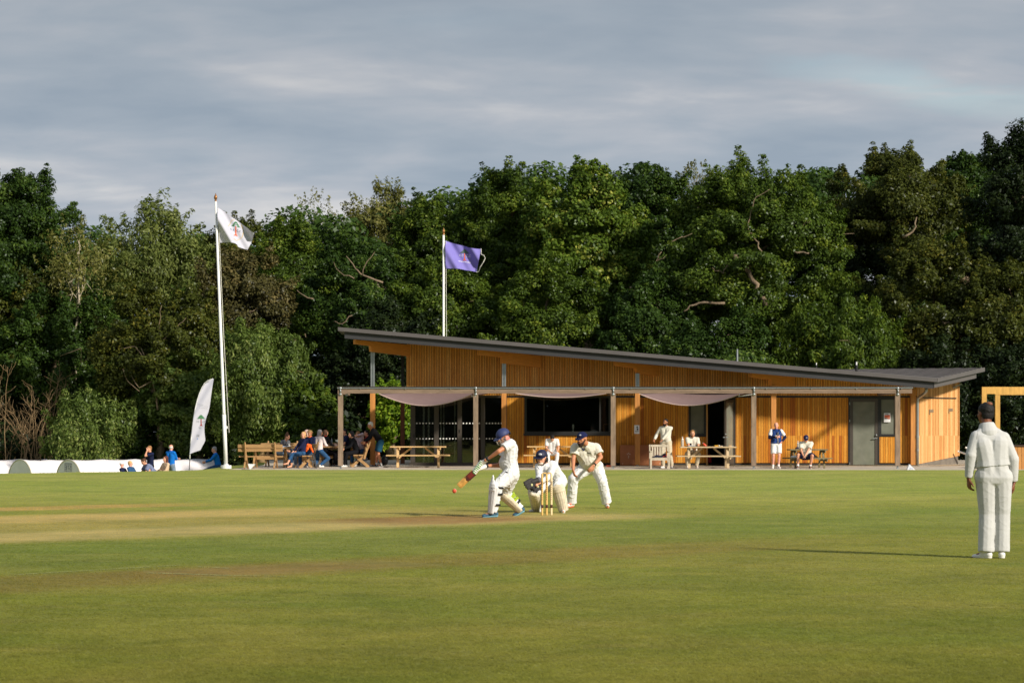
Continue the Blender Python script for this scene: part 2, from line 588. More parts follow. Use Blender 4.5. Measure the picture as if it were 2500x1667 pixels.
m_conc = M('pale concrete paving', lin(186, 174, 156), 0.9, 0.14, 2.5, 0.01, 40)
mb = MB()
xa, xb = gx(566, 88.5), 19.3
ya, yb = 87.6, 101.5
pts = [(xa, 87.9), (gx(760, 87.5), 87.5), (2.0, ya), (10, 87.2), (xb, 87.0), (xb, yb), (gx(655, yb), yb), (gx(640, 93), 93.5)]
pts = [(x, y, patz(y)) for x, y in pts]
low = [(x, y, -0.25) for x, y, z in pts]
mb.prism(pts, low)
tag(mb.build('patio', m_conc), kind='structure')
m_gravel = M('pea gravel', lin(176, 158, 122), 0.95, 0.55, 26, 0.03, 30)
mb = MB()
x0, x1 = gx(1240, 93), gx(2240, 93)
mb.add([(x0, 92.35, patz(92.35) + .012), (x1, 92.35, patz(92.35) + .012), (x1, 92.94, patz(92.94) + .012), (x0, 92.94, patz(92.94) + .012)], [(0, 1, 2, 3)])
A = np.array([gx(2240, 93), 92.45, patz(92.5) + .012]); B = np.array([gx(2352, 94.8), 94.2, patz(94) + .012])
off = np.array([0.35, 0.42, .004])
mb.add([A, A + (0.75, -.05, 0), B + (.55, -.1, 0), B], [(0, 1, 2, 3)])
tag(mb.build('gravel_strip', m_gravel), kind='structure')


# ------------------------------------------------------------------ trees
def leaf_material(name, dark, light, trans=0.3, warm=None):
    m = bpy.data.materials.new(name)
    m.use_nodes = True
    t = NT(m.node_tree); t.n.clear()
    out = t.node('ShaderNodeOutputMaterial')
    at_ = t.node('ShaderNodeAttribute'); at_.attribute_name = 'tint'
    c = t.ramp(at_.outputs['Fac'], [(0.0, dark), (0.75, light), (1.0, warm or light)])
    d = t.node('ShaderNodeBsdfDiffuse'); t.l.new(c, d.inputs[0])
    tr = t.node('ShaderNodeBsdfTranslucent')
    t.l.new(t.mix(1.0, c, (1.2, 1.25, 0.55, 1), 'MULTIPLY'), tr.inputs[0])
    g = t.node('ShaderNodeBsdfGlossy'); g.inputs['Roughness'].default_value = 0.38; g.inputs[0].default_value = (0.9, 0.95, 1, 1)
    a = t.node('ShaderNodeMixShader'); a.inputs[0].default_value = trans
    t.l.new(d.outputs[0], a.inputs[1]); t.l.new(tr.outputs[0], a.inputs[2])
    b = t.node('ShaderNodeMixShader'); b.inputs[0].default_value = 0.012
    t.l.new(a.outputs[0], b.inputs[1]); t.l.new(g.outputs[0], b.inputs[2])
    t.l.new(b.outputs[0], out.inputs[0])
    MATS[name] = m
    return m


LEAF = {
    'oak': leaf_material('oak leaves', lin(30, 48, 18), lin(80, 100, 33), 0.24, lin(124, 136, 48)),
    'deep': leaf_material('deep green leaves', lin(24, 41, 17), lin(59, 81, 30), 0.2, lin(92, 110, 42)),
    'olive': leaf_material('olive brown leaves', lin(35, 42, 17), lin(75, 82, 31), 0.2, lin(110, 104, 40)),
    'rust': leaf_material('rusty seed heads and leaves', lin(44, 44, 26), lin(86, 82, 46), 0.15, lin(122, 108, 68)),
    'chestnut': leaf_material('chestnut leaves', lin(38, 60, 22), lin(94, 116, 38), 0.24, lin(166, 166, 74)),
    'willow': leaf_material('willow leaves', lin(66, 82, 40), lin(114, 124, 64), 0.32, lin(140, 146, 84)),
    'birch': leaf_material('birch leaves', lin(78, 84, 42), lin(122, 122, 64), 0.3, lin(146, 136, 80)),
    'sallow': leaf_material('grey green sallow leaves', lin(48, 68, 29), lin(102, 120, 56), 0.3, lin(152, 160, 92)),
    'bright': leaf_material('bright maple leaves', lin(70, 104, 26), lin(122, 148, 40), 0.36, lin(164, 172, 58)),
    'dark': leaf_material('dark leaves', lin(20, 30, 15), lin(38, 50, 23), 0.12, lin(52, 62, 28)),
}
m_bark = M('grey oak bark', lin(120, 104, 84), 0.95, 0.35, 3.0, 0.05, 14)
m_bark_dk = M('dark bark', lin(70, 60, 48), 0.95, 0.35, 3.0, 0.05, 14)
m_bark_bi = M('pale birch bark', lin(176, 164, 142), 0.85, 0.3, 2.0)
m_twig = M('dry brown twigs', lin(140, 116, 84), 0.95, 0.3, 2.0)


def leaf_mesh(name, P, Nrm, Tn, L, W, tint, mat):
    """one mesh of many small folded leaf faces"""
    n = len(P)
    B = np.cross(Nrm, Tn); B /= np.linalg.norm(B, axis=1)[:, None] + 1e-9
    Tn = np.cross(B, Nrm)
    L = L[:, None]; W = W[:, None]
    V = np.empty((n, 4, 3), np.float32)
    V[:, 0] = P + Tn * L
    V[:, 1] = P + B * W + Nrm * W * 0.35 - Tn * L * 0.1
    V[:, 2] = P - Tn * L
    V[:, 3] = P - B * W + Nrm * W * 0.35 - Tn * L * 0.1
    me = bpy.data.meshes.new(name)
    me.vertices.add(n * 4)
    me.vertices.foreach_set('co', V.reshape(-1))
    me.loops.add(n * 4)
    me.loops.foreach_set('vertex_index', np.arange(n * 4, dtype=np.int32))
    me.polygons.add(n)
    me.polygons.foreach_set('loop_start', np.arange(0, n * 4, 4, dtype=np.int32))
    me.update(calc_edges=True)
    at_ = me.attributes.new('tint', 'FLOAT', 'FACE')
    at_.data.foreach_set('value', tint.astype(np.float32))
    me.materials.append(mat)
    return me


def rand_dirs(n, rng):
    d = rng.normal(size=(n, 3))
    return d / np.linalg.norm(d, axis=1)[:, None]


def crown_lumps(c, r, k, rng, lump, front=True):
    """centres and radii of leaf masses filling a crown of irregular outline"""
    d = rand_dirs(k * 3, rng)
    if front: d = d[(d[:, 1] < 0.45)]
    d = d[d[:, 2] > -0.85][:k]
    rad = 0.42 + 0.58 * rng.random(len(d)) ** 0.6
    p = rng.uniform(0, 6.28, 4)
    wob = 1 + 0.17 * np.sin(d[:, 0] * 4 + p[0]) + 0.15 * np.sin(d[:, 2] * 6 + p[1] + d[:, 0] * 4) + 0.10 * np.sin(d[:, 0] * 11 + p[2]) + .08 * np.sin(d[:, 1] * 9 + d[:, 2] * 10 + p[3])
    C = c + d * (rad * wob)[:, None] * (np.array(r) - lump * 0.5)
    R = lump * (0.34 + 0.95 * rng.random(len(d)) ** 1.6)
    return C, R, d


def sprigs(c, r, m, rng, size):
    """shoots that break the outline: chains of small tufts pointing out and up"""
    d = rand_dirs(m * 3, rng); d = d[(d[:, 1] < 0.4) & (d[:, 2] > -0.5)][:m]
    b = c + d * np.array(r) * (0.86 + 0.2 * rng.random((len(d), 1)))
    g = d * 0.7 + np.array([0, 0, 0.55]) + rng.normal(size=d.shape) * 0.35
    g /= np.linalg.norm(g, axis=1)[:, None]
    ln = size * (0.5 + 1.1 * rng.random((len(d), 1)))
    C = np.vstack([b + g * ln * t for t in (0, .38, .74, 1.02)])
    R = np.concatenate([size * q * (0.7 + .6 * rng.random(len(d))) for q in (.62, .48, .34, .22)])
    return C, R, np.vstack([d] * 4)


def leaves_in(C, R, D, dens, size, rng, flat=0.62, up=0.4, aspect=0.55):
    cnt = np.maximum(6, (dens * R * R).astype(int))
    idx = np.repeat(np.arange(len(C)), cnt)
    n = len(idx)
    d = rand_dirs(n, rng)
    rr = R[idx] * (0.35 + 0.75 * rng.random(n) ** 0.7)
    off = d * rr[:, None]; off[:, 2] *= flat
    P = C[idx] + off
    Nr = d * 0.55 + D[idx] * 0.35 + rng.normal(size=(n, 3)) * 0.5 + np.array([0, 0, up])
    Nr /= np.linalg.norm(Nr, axis=1)[:, None]
    T = rng.normal(size=(n, 3))
    L = size * (0.6 + 0.8 * rng.random(n)); W = L * aspect
    lump_t = rng.random(len(C))
    tint = np.clip(0.1 + 0.5 * lump_t[idx] + 0.42 * rng.random(n), 0, 1)
    return P, Nr, T, L, W, tint


def limb(mb, a, b, r0, r1, rng, kink=0.12, n=7, seg=7, sag=0.0):
    a = np.array(a, float); b = np.array(b, float)
    t = np.linspace(0, 1, seg)[:, None]
    pts = a + (b - a) * t
    L = np.linalg.norm(b - a)
    w = rng.normal(size=(seg, 3)) * kink * L * 0.35
    w[0] = 0; w[-1] = 0
    pts = pts + w
    pts[:, 2] += (np.sin(t[:, 0] * math.pi) * sag * L)
    mb.tube(pts, r0 + (r1 - r0) * t[:, 0], n)
    return pts


def tree(name, label, px, hw, top, bot, Y, leaf, seed, dens=1250, size=0.07, lump=0.95, k=None, bark=None, group='trees of the wood behind the ground',
         depth=0.8, cat='tree', limbs=7, style='round', trunk_px=None, front=True):
    rng = np.random.default_rng(seed)
    s = Y / F
    cx = gx(px, Y); rx = hw * s
    zt = H + (HZ - top) * s; zb = H + (HZ - bot) * s
    rz = (zt - zb) / 2; cz = (zt + zb) / 2
    z0 = float(groundz(cx, Y))
    root = thing(name, label, cat, (cx, Y, z0), group=group)
    c = np.array([cx, Y, cz - .05 * rz]); r = np.array([rx, rx * depth, rz * .925])
    lump = min(lump, rx * 0.42, rz * 0.5)
    area = rx * rz
    if k is None: k = int(np.clip(6.4 * area / (lump * lump), 20, 240))
    C, R, D = crown_lumps(c, r, k, rng, lump, front)
    # ragged outline
    C2, R2, D2 = sprigs(c, r, int(k * 0.75), rng, min(0.75, lump * 0.8))
    C = np.vstack([C, C2]); R = np.concatenate([R, R2]); D = np.vstack([D, D2])
    bm = bark or m_bark
    if style in ('weep', 'birch'):
        P, Nr, T, L, W, tint = leaves_in(C, R * (0.8 if style == 'weep' else 0.6), D, dens * (0.4 if style == 'weep' else 0.28), size, rng, 0.9, 0.3, 0.42)
        m = int((44 if style == 'weep' else 24) * area)
        st = rand_dirs(m, rng); st[:, 2] = np.abs(st[:, 2]) * 0.9 + 0.05 * rng.normal(size=m); st[:, 1] = -np.abs(st[:, 1]) * 0.9 + 0.25 * rng.normal(size=m)
        st = c + st * r * (0.55 + 0.45 * rng.random((m, 1)))
        ln = (0.7 + 1.6 * rng.random(m)) * (1.0 if style == 'weep' else 0.7)
        q = 15
        tt = np.tile(np.linspace(0, 1, q), m); ii = np.repeat(np.arange(m), q)
        sw = rng.normal(size=(m, 3)) * 0.22
        P2 = st[ii] + sw[ii] * tt[:, None] + np.stack([0 * tt, 0 * tt, -ln[ii] * tt], 1) + rng.normal(size=(m * q, 3)) * 0.05
        N2 = rng.normal(size=(m * q, 3)) + D.mean(0) + np.array([0.2, -0.8, 0.3]); N2 /= np.linalg.norm(N2, axis=1)[:, None]
        T2 = np.stack([0 * tt, 0 * tt, -np.ones_like(tt)], 1) + rng.normal(size=(m * q, 3)) * 0.45
        L2 = size * (0.6 + 0.6 * rng.random(m * q))
        t2 = np.clip(0.3 + 0.4 * rng.random(m)[ii] + 0.3 * rng.random(m * q), 0, 1)
        P = np.vstack([P, P2]); Nr = np.vstack([Nr, N2]); T = np.vstack([T, T2]); L = np.concatenate([L, L2]); W = np.concatenate([W, L2 * 0.3]); tint = np.concatenate([tint, t2])
    elif style == 'upright':
        P, Nr, T, L, W, tint = leaves_in(C, R, D, dens, size, rng, 1.2, 0.2, 0.36)
        T = T * 0.5 + np.array([0, 0, 1.0])
    else:
        P, Nr, T, L, W, tint = leaves_in(C, R, D, dens, size, rng)
    me = leaf_mesh('crown', P, Nr, T, L, W, tint, LEAF[leaf])
    link('crown', me, root)
    mb = MB()
    tx = cx if trunk_px is None else gx(trunk_px, Y)
    tr = 0.05 * (zt - z0) * 0.45 + 0.04
    if style == 'birch': tr *= 0.22
    if style == 'weep': tr *= 0.6
    hub = np.array([cx, Y, zb + (zt - zb) * 0.45])
    limb(mb, (tx, Y, z0 - 0.15), hub, tr, tr * 0.6, rng, 0.06, 9)
    limb(mb, hub, (cx + rx * 0.1, Y - 0.1, zt - rz * 0.35), tr * 0.6, tr * 0.12, rng, 0.12, 7)
    big = np.argsort(-R[:k if len(C) >= k else len(C)])[:limbs]
    for i in big:
        st = hub + (np.array([tx, Y, z0]) - hub) * rng.random() * 0.35
        e = C[i] + (C[i] - hub) * 0.12
        pts = limb(mb, st, e, tr * (0.28 + 0.2 * rng.random()), tr * 0.05 + 0.012, rng, 0.16, 6, 8, 0.06)
        for q in range(2):
            a = pts[rng.integers(3, 6)]
            limb(mb, a, a + rng.normal(size=3) * np.array([1, 0.7, 0.8]) * lump * 1.0, tr * 0.1 + 0.01, 0.01, rng, 0.25, 5, 6)
    mb.build('trunk', bm, root, smooth=True)
    return root, c, r


def branch_set(root, segs, bark, Y, rng):
    """bare limbs that show in front of a crown: lists of photo points with start and end thickness (m)"""
    for pts, r0, r1, dy in segs:
        mb = MB()
        q = []
        for i, (px, py) in enumerate(pts):
            q.append(at(px, py, Y + dy * i / max(1, len(pts) - 1)))
        q = np.array(q)
        t = np.linspace(0, 1, len(q)); tt = np.linspace(0, 1, (len(q) - 1) * 3 + 1)
        qq = np.stack([np.interp(tt, t, q[:, j]) for j in range(3)], 1)
        qq[1:-1] += rng.normal(size=(len(qq) - 2, 3)) * 0.035
        mb.tube(qq, (r0 + (r1 - r0) * tt) * .55, 7)
        mb.build('branch', bark, root, smooth=True)


G = 'trees of the wood behind the ground'
# back row, seen only as tops and between the others
tree('oak_tree', 'tall very dark oak at the left edge of the photo, rising above its neighbours', 30, 150, 412, 790, 119, 'deep', 1, limbs=6)
tree('oak_tree', 'olive brown oak low at the left edge under the tall dark oak', 40, 140, 590, 960, 119, 'olive', 42)
tree('birch_tree', 'thin pale stemmed birch between the dark left oak and the willow', 190, 85, 528, 790, 117, 'birch', 3, style='birch', bark=m_bark_bi, size=0.08, limbs=5, dens=380)
tree('willow_tree', 'broad rounded drooping willow left of the white flag pole', 375, 128, 482, 800, 120, 'willow', 4, style='weep', size=0.1)
tree('birch_tree', 'sparse feathery birch with see-through crown between the two flags, smaller of the pair', 770, 58, 476, 640, 138, 'birch', 5, style='birch', bark=m_bark_bi, size=0.075, dens=230)
tree('birch_tree', 'rounded yellow green birch topping the wood left of the purple flag', 935, 82, 450, 640, 134, 'birch', 6, style='weep', bark=m_bark_bi, size=0.09)
tree('oak_tree', 'dark green oak directly behind the white flag', 590, 95, 538, 800, 124, 'olive', 7)
tree('oak_tree', 'mid green oak under the sparse birch between the flags', 715, 95, 545, 850, 121, 'oak', 8)
tree('oak_tree', 'green oak behind the purple flag pole, crown just above the flag', 1060, 120, 492, 880, 124, 'oak', 9)
tree('oak_tree', 'tall leafy oak right of the purple flag, stepping up to the skyline', 1240, 115, 398, 850, 123, 'oak', 10)
tree('chestnut_tree', 'sweet chestnut with pale starry leaf tufts above the middle of the roof', 1430, 140, 392, 860, 118, 'chestnut', 11, size=0.09, dens=850)
tree('oak_tree', 'narrow topped oak between the chestnut and the big branchy oak', 1590, 105, 385, 850, 126, 'deep', 12)
tree('birch_tree', 'wispy pale birch top poking out between two oaks above the roof', 1700, 38, 388, 560, 132, 'birch', 13, style='birch', bark=m_bark_bi, size=0.07, dens=230)
tree('oak_tree', 'dark brownish oak with the broad dome right of the big branchy oak', 2180, 180, 372, 720, 121, 'olive', 15, limbs=9)
tree('oak_tree', 'nearly black oak at the right edge reaching highest of all the crowns', 2480, 110, 322, 800, 112, 'dark', 16)
tree('oak_tree', 'slim dark oak between the brownish dome and the right edge', 2345, 70, 372, 640, 124, 'deep', 17)
tree('oak_tree', 'darkest oak in the hollow between the big branchy oak and the brownish dome', 2135, 90, 560, 900, 120, 'dark', 50)
# middle row
tree('oak_tree', 'dark green oak low on the left above the bare shrubs', 130, 165, 690, 1030, 118, 'deep', 21)
r_, c_, q_ = tree('oak_tree', 'golden brown oak with bare twisted limbs left of the white flag pole', 395, 150, 700, 1010, 111, 'olive', 22, dens=1000)
branch_set(r_, [(((385, 1000), (372, 905), (345, 850)), 0.08, 0.04, 0), (((372, 905), (400, 840), (385, 790), (395, 745)), 0.06, 0.02, 0),
                (((365, 890), (330, 845), (300, 850)), 0.06, 0.02, 0), (((376, 930), (340, 945), (320, 915)), 0.05, 0.02, 0), (((398, 830), (430, 800), (455, 775)), 0.05, 0.02, 0), (((340, 955), (315, 935), (300, 900)), 0.035, 0.012, 0)], m_bark, 109.3, np.random.default_rng(1))
tree('oak_tree', 'reddish brown tree covered in seed heads just right of the white pole', 595, 105, 605, 850, 115, 'rust', 23, size=0.07, dens=1250)
r_, c_, q_ = tree('oak_tree', 'dark oak with crooked bare limbs left of the purple flag', 870, 130, 590, 960, 116, 'deep', 24)
branch_set(r_, [(((935, 690), (885, 672), (868, 655), (845, 625)), 0.1, 0.03, 0), (((885, 672), (895, 640), (915, 615)), 0.06, 0.02, 0), (((865, 680), (830, 668), (815, 640)), 0.05, 0.015, 0),
                (((860, 770), (835, 790), (815, 785)), 0.06, 0.02, 0), (((765, 730), (745, 725), (725, 708)), 0.07, 0.03, 0)], m_bark, 113.4, np.random.default_rng(2))
tree('oak_tree', 'leafy green oak right behind the purple flag pole, lower crown', 1090, 130, 640, 1000, 115, 'oak', 25)
tree('oak_tree', 'shaded oak behind the high end of the pavilion roof', 960, 110, 730, 1060, 112, 'dark', 26)
tree('oak_tree', 'green oak filling the gap above the roof under the chestnut', 1330, 130, 640, 1000, 113, 'oak', 27)
r_, c_, q_ = tree('oak_tree', 'biggest oak, wide crown with thick pale forked limbs above the roof', 1835, 215, 392, 905, 114, 'oak', 28, limbs=14)
branch_set(r_, [(((1868, 745), (1850, 705), (1832, 672), (1822, 655)), 0.2, 0.17, 0), (((1826, 662), (1808, 640), (1796, 622)), 0.19, 0.17, 0),
                (((1822, 665), (1845, 635), (1860, 615), (1850, 590), (1838, 575)), 0.13, 0.04, 0), (((1824, 660), (1800, 655), (1776, 648)), 0.13, 0.09, 0),
                (((1776, 648), (1765, 665), (1745, 660), (1738, 655)), 0.06, 0.02, 0), (((1838, 575), (1825, 560), (1832, 520), (1845, 480), (1880, 462)), 0.06, 0.02, 0),
                (((1940, 615), (1962, 616), (1975, 618)), 0.09, 0.06, 0), (((1770, 740), (1715, 740), (1690, 745), (1670, 760)), 0.12, 0.06, 0),
                (((1850, 765), (1800, 775), (1775, 790), (1768, 815)), 0.12, 0.03, 0), (((1838, 805), (1800, 810), (1770, 820)), 0.08, 0.03, 0),
                (((1530, 830), (1560, 820), (1590, 790), (1610, 765)), 0.07, 0.02, 0), (((1640, 590), (1660, 580), (1690, 570)), 0.05, 0.02, 0),
                (((1615, 615), (1600, 640), (1625, 625)), 0.04, 0.015, 0), (((1948, 560), (1970, 545), (1978, 540)), 0.035, 0.015, 0), (((1540, 700), (1548, 720), (1560, 735)), 0.1, 0.07, 0)], m_bark, 110.9, np.random.default_rng(3))
tree('oak_tree', 'dark lower oak behind the roof left of the big branchy oak', 1590, 125, 690, 980, 112, 'deep', 29)
r_, c_, q_ = tree('oak_tree', 'olive leaved oak under the brownish dome near the right edge', 2300, 190, 600, 960, 111, 'olive', 30)
branch_set(r_, [(((2395, 790), (2420, 795), (2450, 805)), 0.09, 0.06, 0), (((2205, 580), (2230, 565), (2238, 530)), 0.1, 0.06, 0), (((2300, 785), (2320, 790)), 0.07, 0.05, 0)], m_bark, 108.4, np.random.default_rng(4))
tree('oak_tree', 'mid green oak at the right edge behind the timber frame', 2450, 120, 640, 1010, 109, 'olive', 31)
tree('sallow_bush', 'pale green sallow behind the low end of the pavilion roof', 2060, 140, 735, 1050, 108, 'oak', 32, style='upright', size=0.09, cat='bush')
tree('oak_tree', 'dark undergrowth tree behind the right end of the pavilion', 2330, 150, 830, 1120, 106, 'dark', 33)
tree('oak_tree', 'dark leafy tree at the right edge behind the timber planter', 2480, 90, 840, 1130, 105, 'dark', 35)
tree('holly_bush', 'dark bush behind the middle of the pavilion roof', 1750, 150, 770, 1060, 107, 'deep', 34, cat='bush')
# front row on the left, beyond the bank
tree('sallow_bush', 'big grey green sallow right of the white flag pole behind the benches', 640, 110, 790, 1140, 107, 'sallow', 36, style='upright', size=0.09, cat='bush', bark=m_twig, limbs=10)
tree('sallow_bush', 'leafy sallow directly behind the feather banner', 490, 115, 840, 1150, 110.5, 'sallow', 37, style='round', size=0.09, cat='bush')
tree('hazel_bush', 'fresh green bush just left of the pergola behind the picnic benches', 755, 62, 930, 1140, 102.5, 'oak', 38, cat='bush', size=0.1)
tree('sallow_bush', 'round grey green bush rising behind the white covers', 232, 100, 965, 1150, 110, 'sallow', 39, style='upright', size=0.08, cat='bush')
tree('holly_bush', 'dark bush behind the white covers left of the standing boy', 335, 80, 1010, 1160, 111.5, 'deep', 40, cat='bush')
tree('holly_bush', 'dark thicket behind the white covers at the left edge', 40, 130, 900, 1160, 118, 'dark', 41, cat='bush')
tree('holly_bush', 'dark thicket under the pergola roof behind the seated group', 838, 72, 850, 1135, 112, 'dark', 43, cat='bush')
tree('maple_tree', 'small bright yellow green maple glowing behind the open left bay of the pavilion', 957, 50, 925, 1112, 109.5, 'bright', 44, size=0.085, dens=800, lump=0.45, trunk_px=968)


def bare_shrub(px, top, hw, Y, seed, label, n=24):
    rng = np.random.default_rng(seed)
    cx = gx(px, Y); z0 = float(groundz(cx, Y)); zt = H + (HZ - top) * Y / F; w = hw * Y / F
    root = thing('bare_shrub', label, 'shrub', (cx, Y, z0), group='bare twiggy shrubs')
    mb = MB()
    for i in range(n):
        b = np.array([cx + rng.normal() * 0.35 * w, Y + rng.normal() * 0.5, z0 - 0.05])
        hgt = (zt - z0) * (0.3 + 0.7 * rng.random())
        e = b + np.array([rng.normal() * w * 0.85, rng.normal() * 0.7, hgt])
        t = np.linspace(0, 1, 11)
        sw = rng.normal(size=3) * 0.25
        pts = np.stack([b[0] + (e[0] - b[0]) * t ** 1.7 + .12 * np.sin(t * 5 + sw[0] * 9) * t, b[1] + (e[1] - b[1]) * t ** 1.5, b[2] + (e[2] - b[2]) * np.sin(t * 1.45) / math.sin(1.45)], 1)
        pts[1:] += rng.normal(size=(10, 3)) * .025
        mb.tube(pts, .022 + (.007 - .022) * t, 5)
        for q in range(8):
            a = pts[rng.integers(3, 10)]
            g = np.array([rng.normal() * .35, rng.normal() * .3, .3 + .45 * rng.random()])
            tw = a + g * np.linspace(0, 1, 5)[:, None] + rng.normal(size=(5, 3)) * .025; tw[0] = a
            mb.tube(tw, np.linspace(.009, .005, 5), 4)
    mb.build('twigs', m_twig, root, smooth=True)


bare_shrub(88, 905, 75, 112.5, 5, 'bare brown shrub of dry twigs behind the left end of the white covers')
bare_shrub(12, 880, 45, 113, 6, 'bare pale shrub cut by the left edge of the photo', 14)


# the rest of the wood closes the view behind the trees
def far_wood():
    rng = np.random.default_rng(77)
    n = 620
    px = rng.uniform(-250, 2750, n)
    Y = rng.uniform(128, 150, n)
    prof_x = [-300, 0, 160, 260, 380, 560, 700, 940, 1060, 1240, 1600, 1840, 2180, 2480, 2800]
    prof_y = [490, 465, 575, 590, 600, 590, 565, 535, 515, 440, 430, 435, 405, 395, 395]
    top = np.interp(px, prof_x, prof_y)
    py = top + (1120 - top) * rng.random(n) ** 0.9
    C = np.stack([(px - 1250) / F * Y, Y, H + (HZ - py) / F * Y], 1)
    R = rng.uniform(1.3, 2.3, n)
    D = np.tile(np.array([[0.2, -0.9, 0.3]]), (n, 1))
    P, Nr, T, L, W, tint = leaves_in(C, R, D, 330, 0.15, rng)
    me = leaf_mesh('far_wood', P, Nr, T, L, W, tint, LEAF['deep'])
    tag(link('far_wood', me), 'dark depth of the wood seen through gaps between the trees', 'wood', kind='stuff')


far_wood()


def undergrowth():
    rng = np.random.default_rng(78)
    n = 190
    px = rng.uniform(-150, 2700, n)
    Y = rng.uniform(106, 118, n)
    ok = ~((px > 885) & (px < 1035) & (Y < 112)) & ~((px < 560) & (Y < 112)); px = px[ok]; Y = Y[ok]; n = len(px)
    x = (px - 1250) / F * Y
    C = np.stack([x, Y, groundz(x, Y) + rng.uniform(0.3, 2.6, n)], 1)
    R = rng.uniform(0.7, 1.3, n)
    D = np.tile(np.array([[0.2, -0.8, 0.5]]), (n, 1))
    P, Nr, T, L, W, tint = leaves_in(C, R, D, 330, 0.13, rng)
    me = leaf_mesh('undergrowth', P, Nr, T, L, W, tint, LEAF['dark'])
    tag(link('undergrowth', me), 'dark tangle of brambles and low growth along the foot of the wood', 'undergrowth', kind='stuff')


undergrowth()


def hedge_behind():
    """the trees on the camera's own side of the ground, which the glass reflects"""
    rng = np.random.default_rng(79)
    n = 900
    x = rng.uniform(-75, 75, n); Y = rng.uniform(-62, -52, n)
    C = np.stack([x, Y, rng.uniform(0.5, 10.0, n) ** 1.0], 1)
    R = rng.uniform(1.6, 2.6, n)
    D = np.tile(np.array([[0.2, 0.8, 0.4]]), (n, 1))
    P, Nr, T, L, W, tint = leaves_in(C, R, D, 28, 0.42, rng)
    tag(link('hedge_line', leaf_mesh('hedge_line', P, Nr, T, L, W, tint, LEAF['dark'])), 'dark line of trees on the near side of the ground, seen only in the glass', 'hedge', kind='stuff')


hedge_behind()


def turf():
    """short upright blades over the mown field, thinner on the worn strips"""
    rng = np.random.default_rng(80)
    n = 420000
    inv = rng.uniform(1 / 88.0, 1 / 12.5, n); Y = 1 / inv
    x = (rng.uniform(-60, 2560, n) - 1250) / F * Y
    nn = (Y - x) * .7071; aa = (Y + x) * .7071
    worn = ((nn > 26.6) & (nn < 29.4) & (aa < 30.5)) | ((nn > 32) & (nn < 34.9) & (aa < 29)) | ((nn > 18.9) & (nn < 20.3) & (aa > 14.8) & (aa < 18))
    ok = (groundz(x, Y) > -.02) & ~(worn & (rng.random(n) < .75)) & (Y < 86.5)
    x = x[ok]; Y = Y[ok]; n = len(x)
    hgt = 0.004 + 0.006 * rng.random(n)
    w = np.clip(0.00022 * Y, .004, .016) * (0.6 + .8 * rng.random(n))
    a = rng.uniform(0, 2 * math.pi, n)
    lean = (2.8 + 3.0 * rng.random(n)) * hgt
    lx = np.cos(a) * lean; ly = np.sin(a) * lean
    tx = np.sin(a) * w; ty = -np.cos(a) * w
    z = 0 * x
    V = np.empty((n, 4, 3), np.float32)
    V[:, 0] = np.stack([x - tx, Y - ty, z], 1); V[:, 1] = np.stack([x + tx, Y + ty, z], 1)
    V[:, 2] = np.stack([x + tx * .35 + lx, Y + ty * .35 + ly, hgt], 1); V[:, 3] = np.stack([x - tx * .35 + lx, Y - ty * .35 + ly, hgt], 1)
    me = bpy.data.meshes.new('grass')
    me.vertices.add(n * 4); me.vertices.foreach_set('co', V.reshape(-1))
    me.loops.add(n * 4); me.loops.foreach_set('vertex_index', np.arange(n * 4, dtype=np.int32))
    me.polygons.add(n); me.polygons.foreach_set('loop_start', np.arange(0, n * 4, 4, dtype=np.int32))
    me.update(calc_edges=True)
    me.materials.append(GRASS_BLADE)
    tag(link('grass', me), 'short mown grass of the cricket field', 'grass', kind='stuff')


turf()
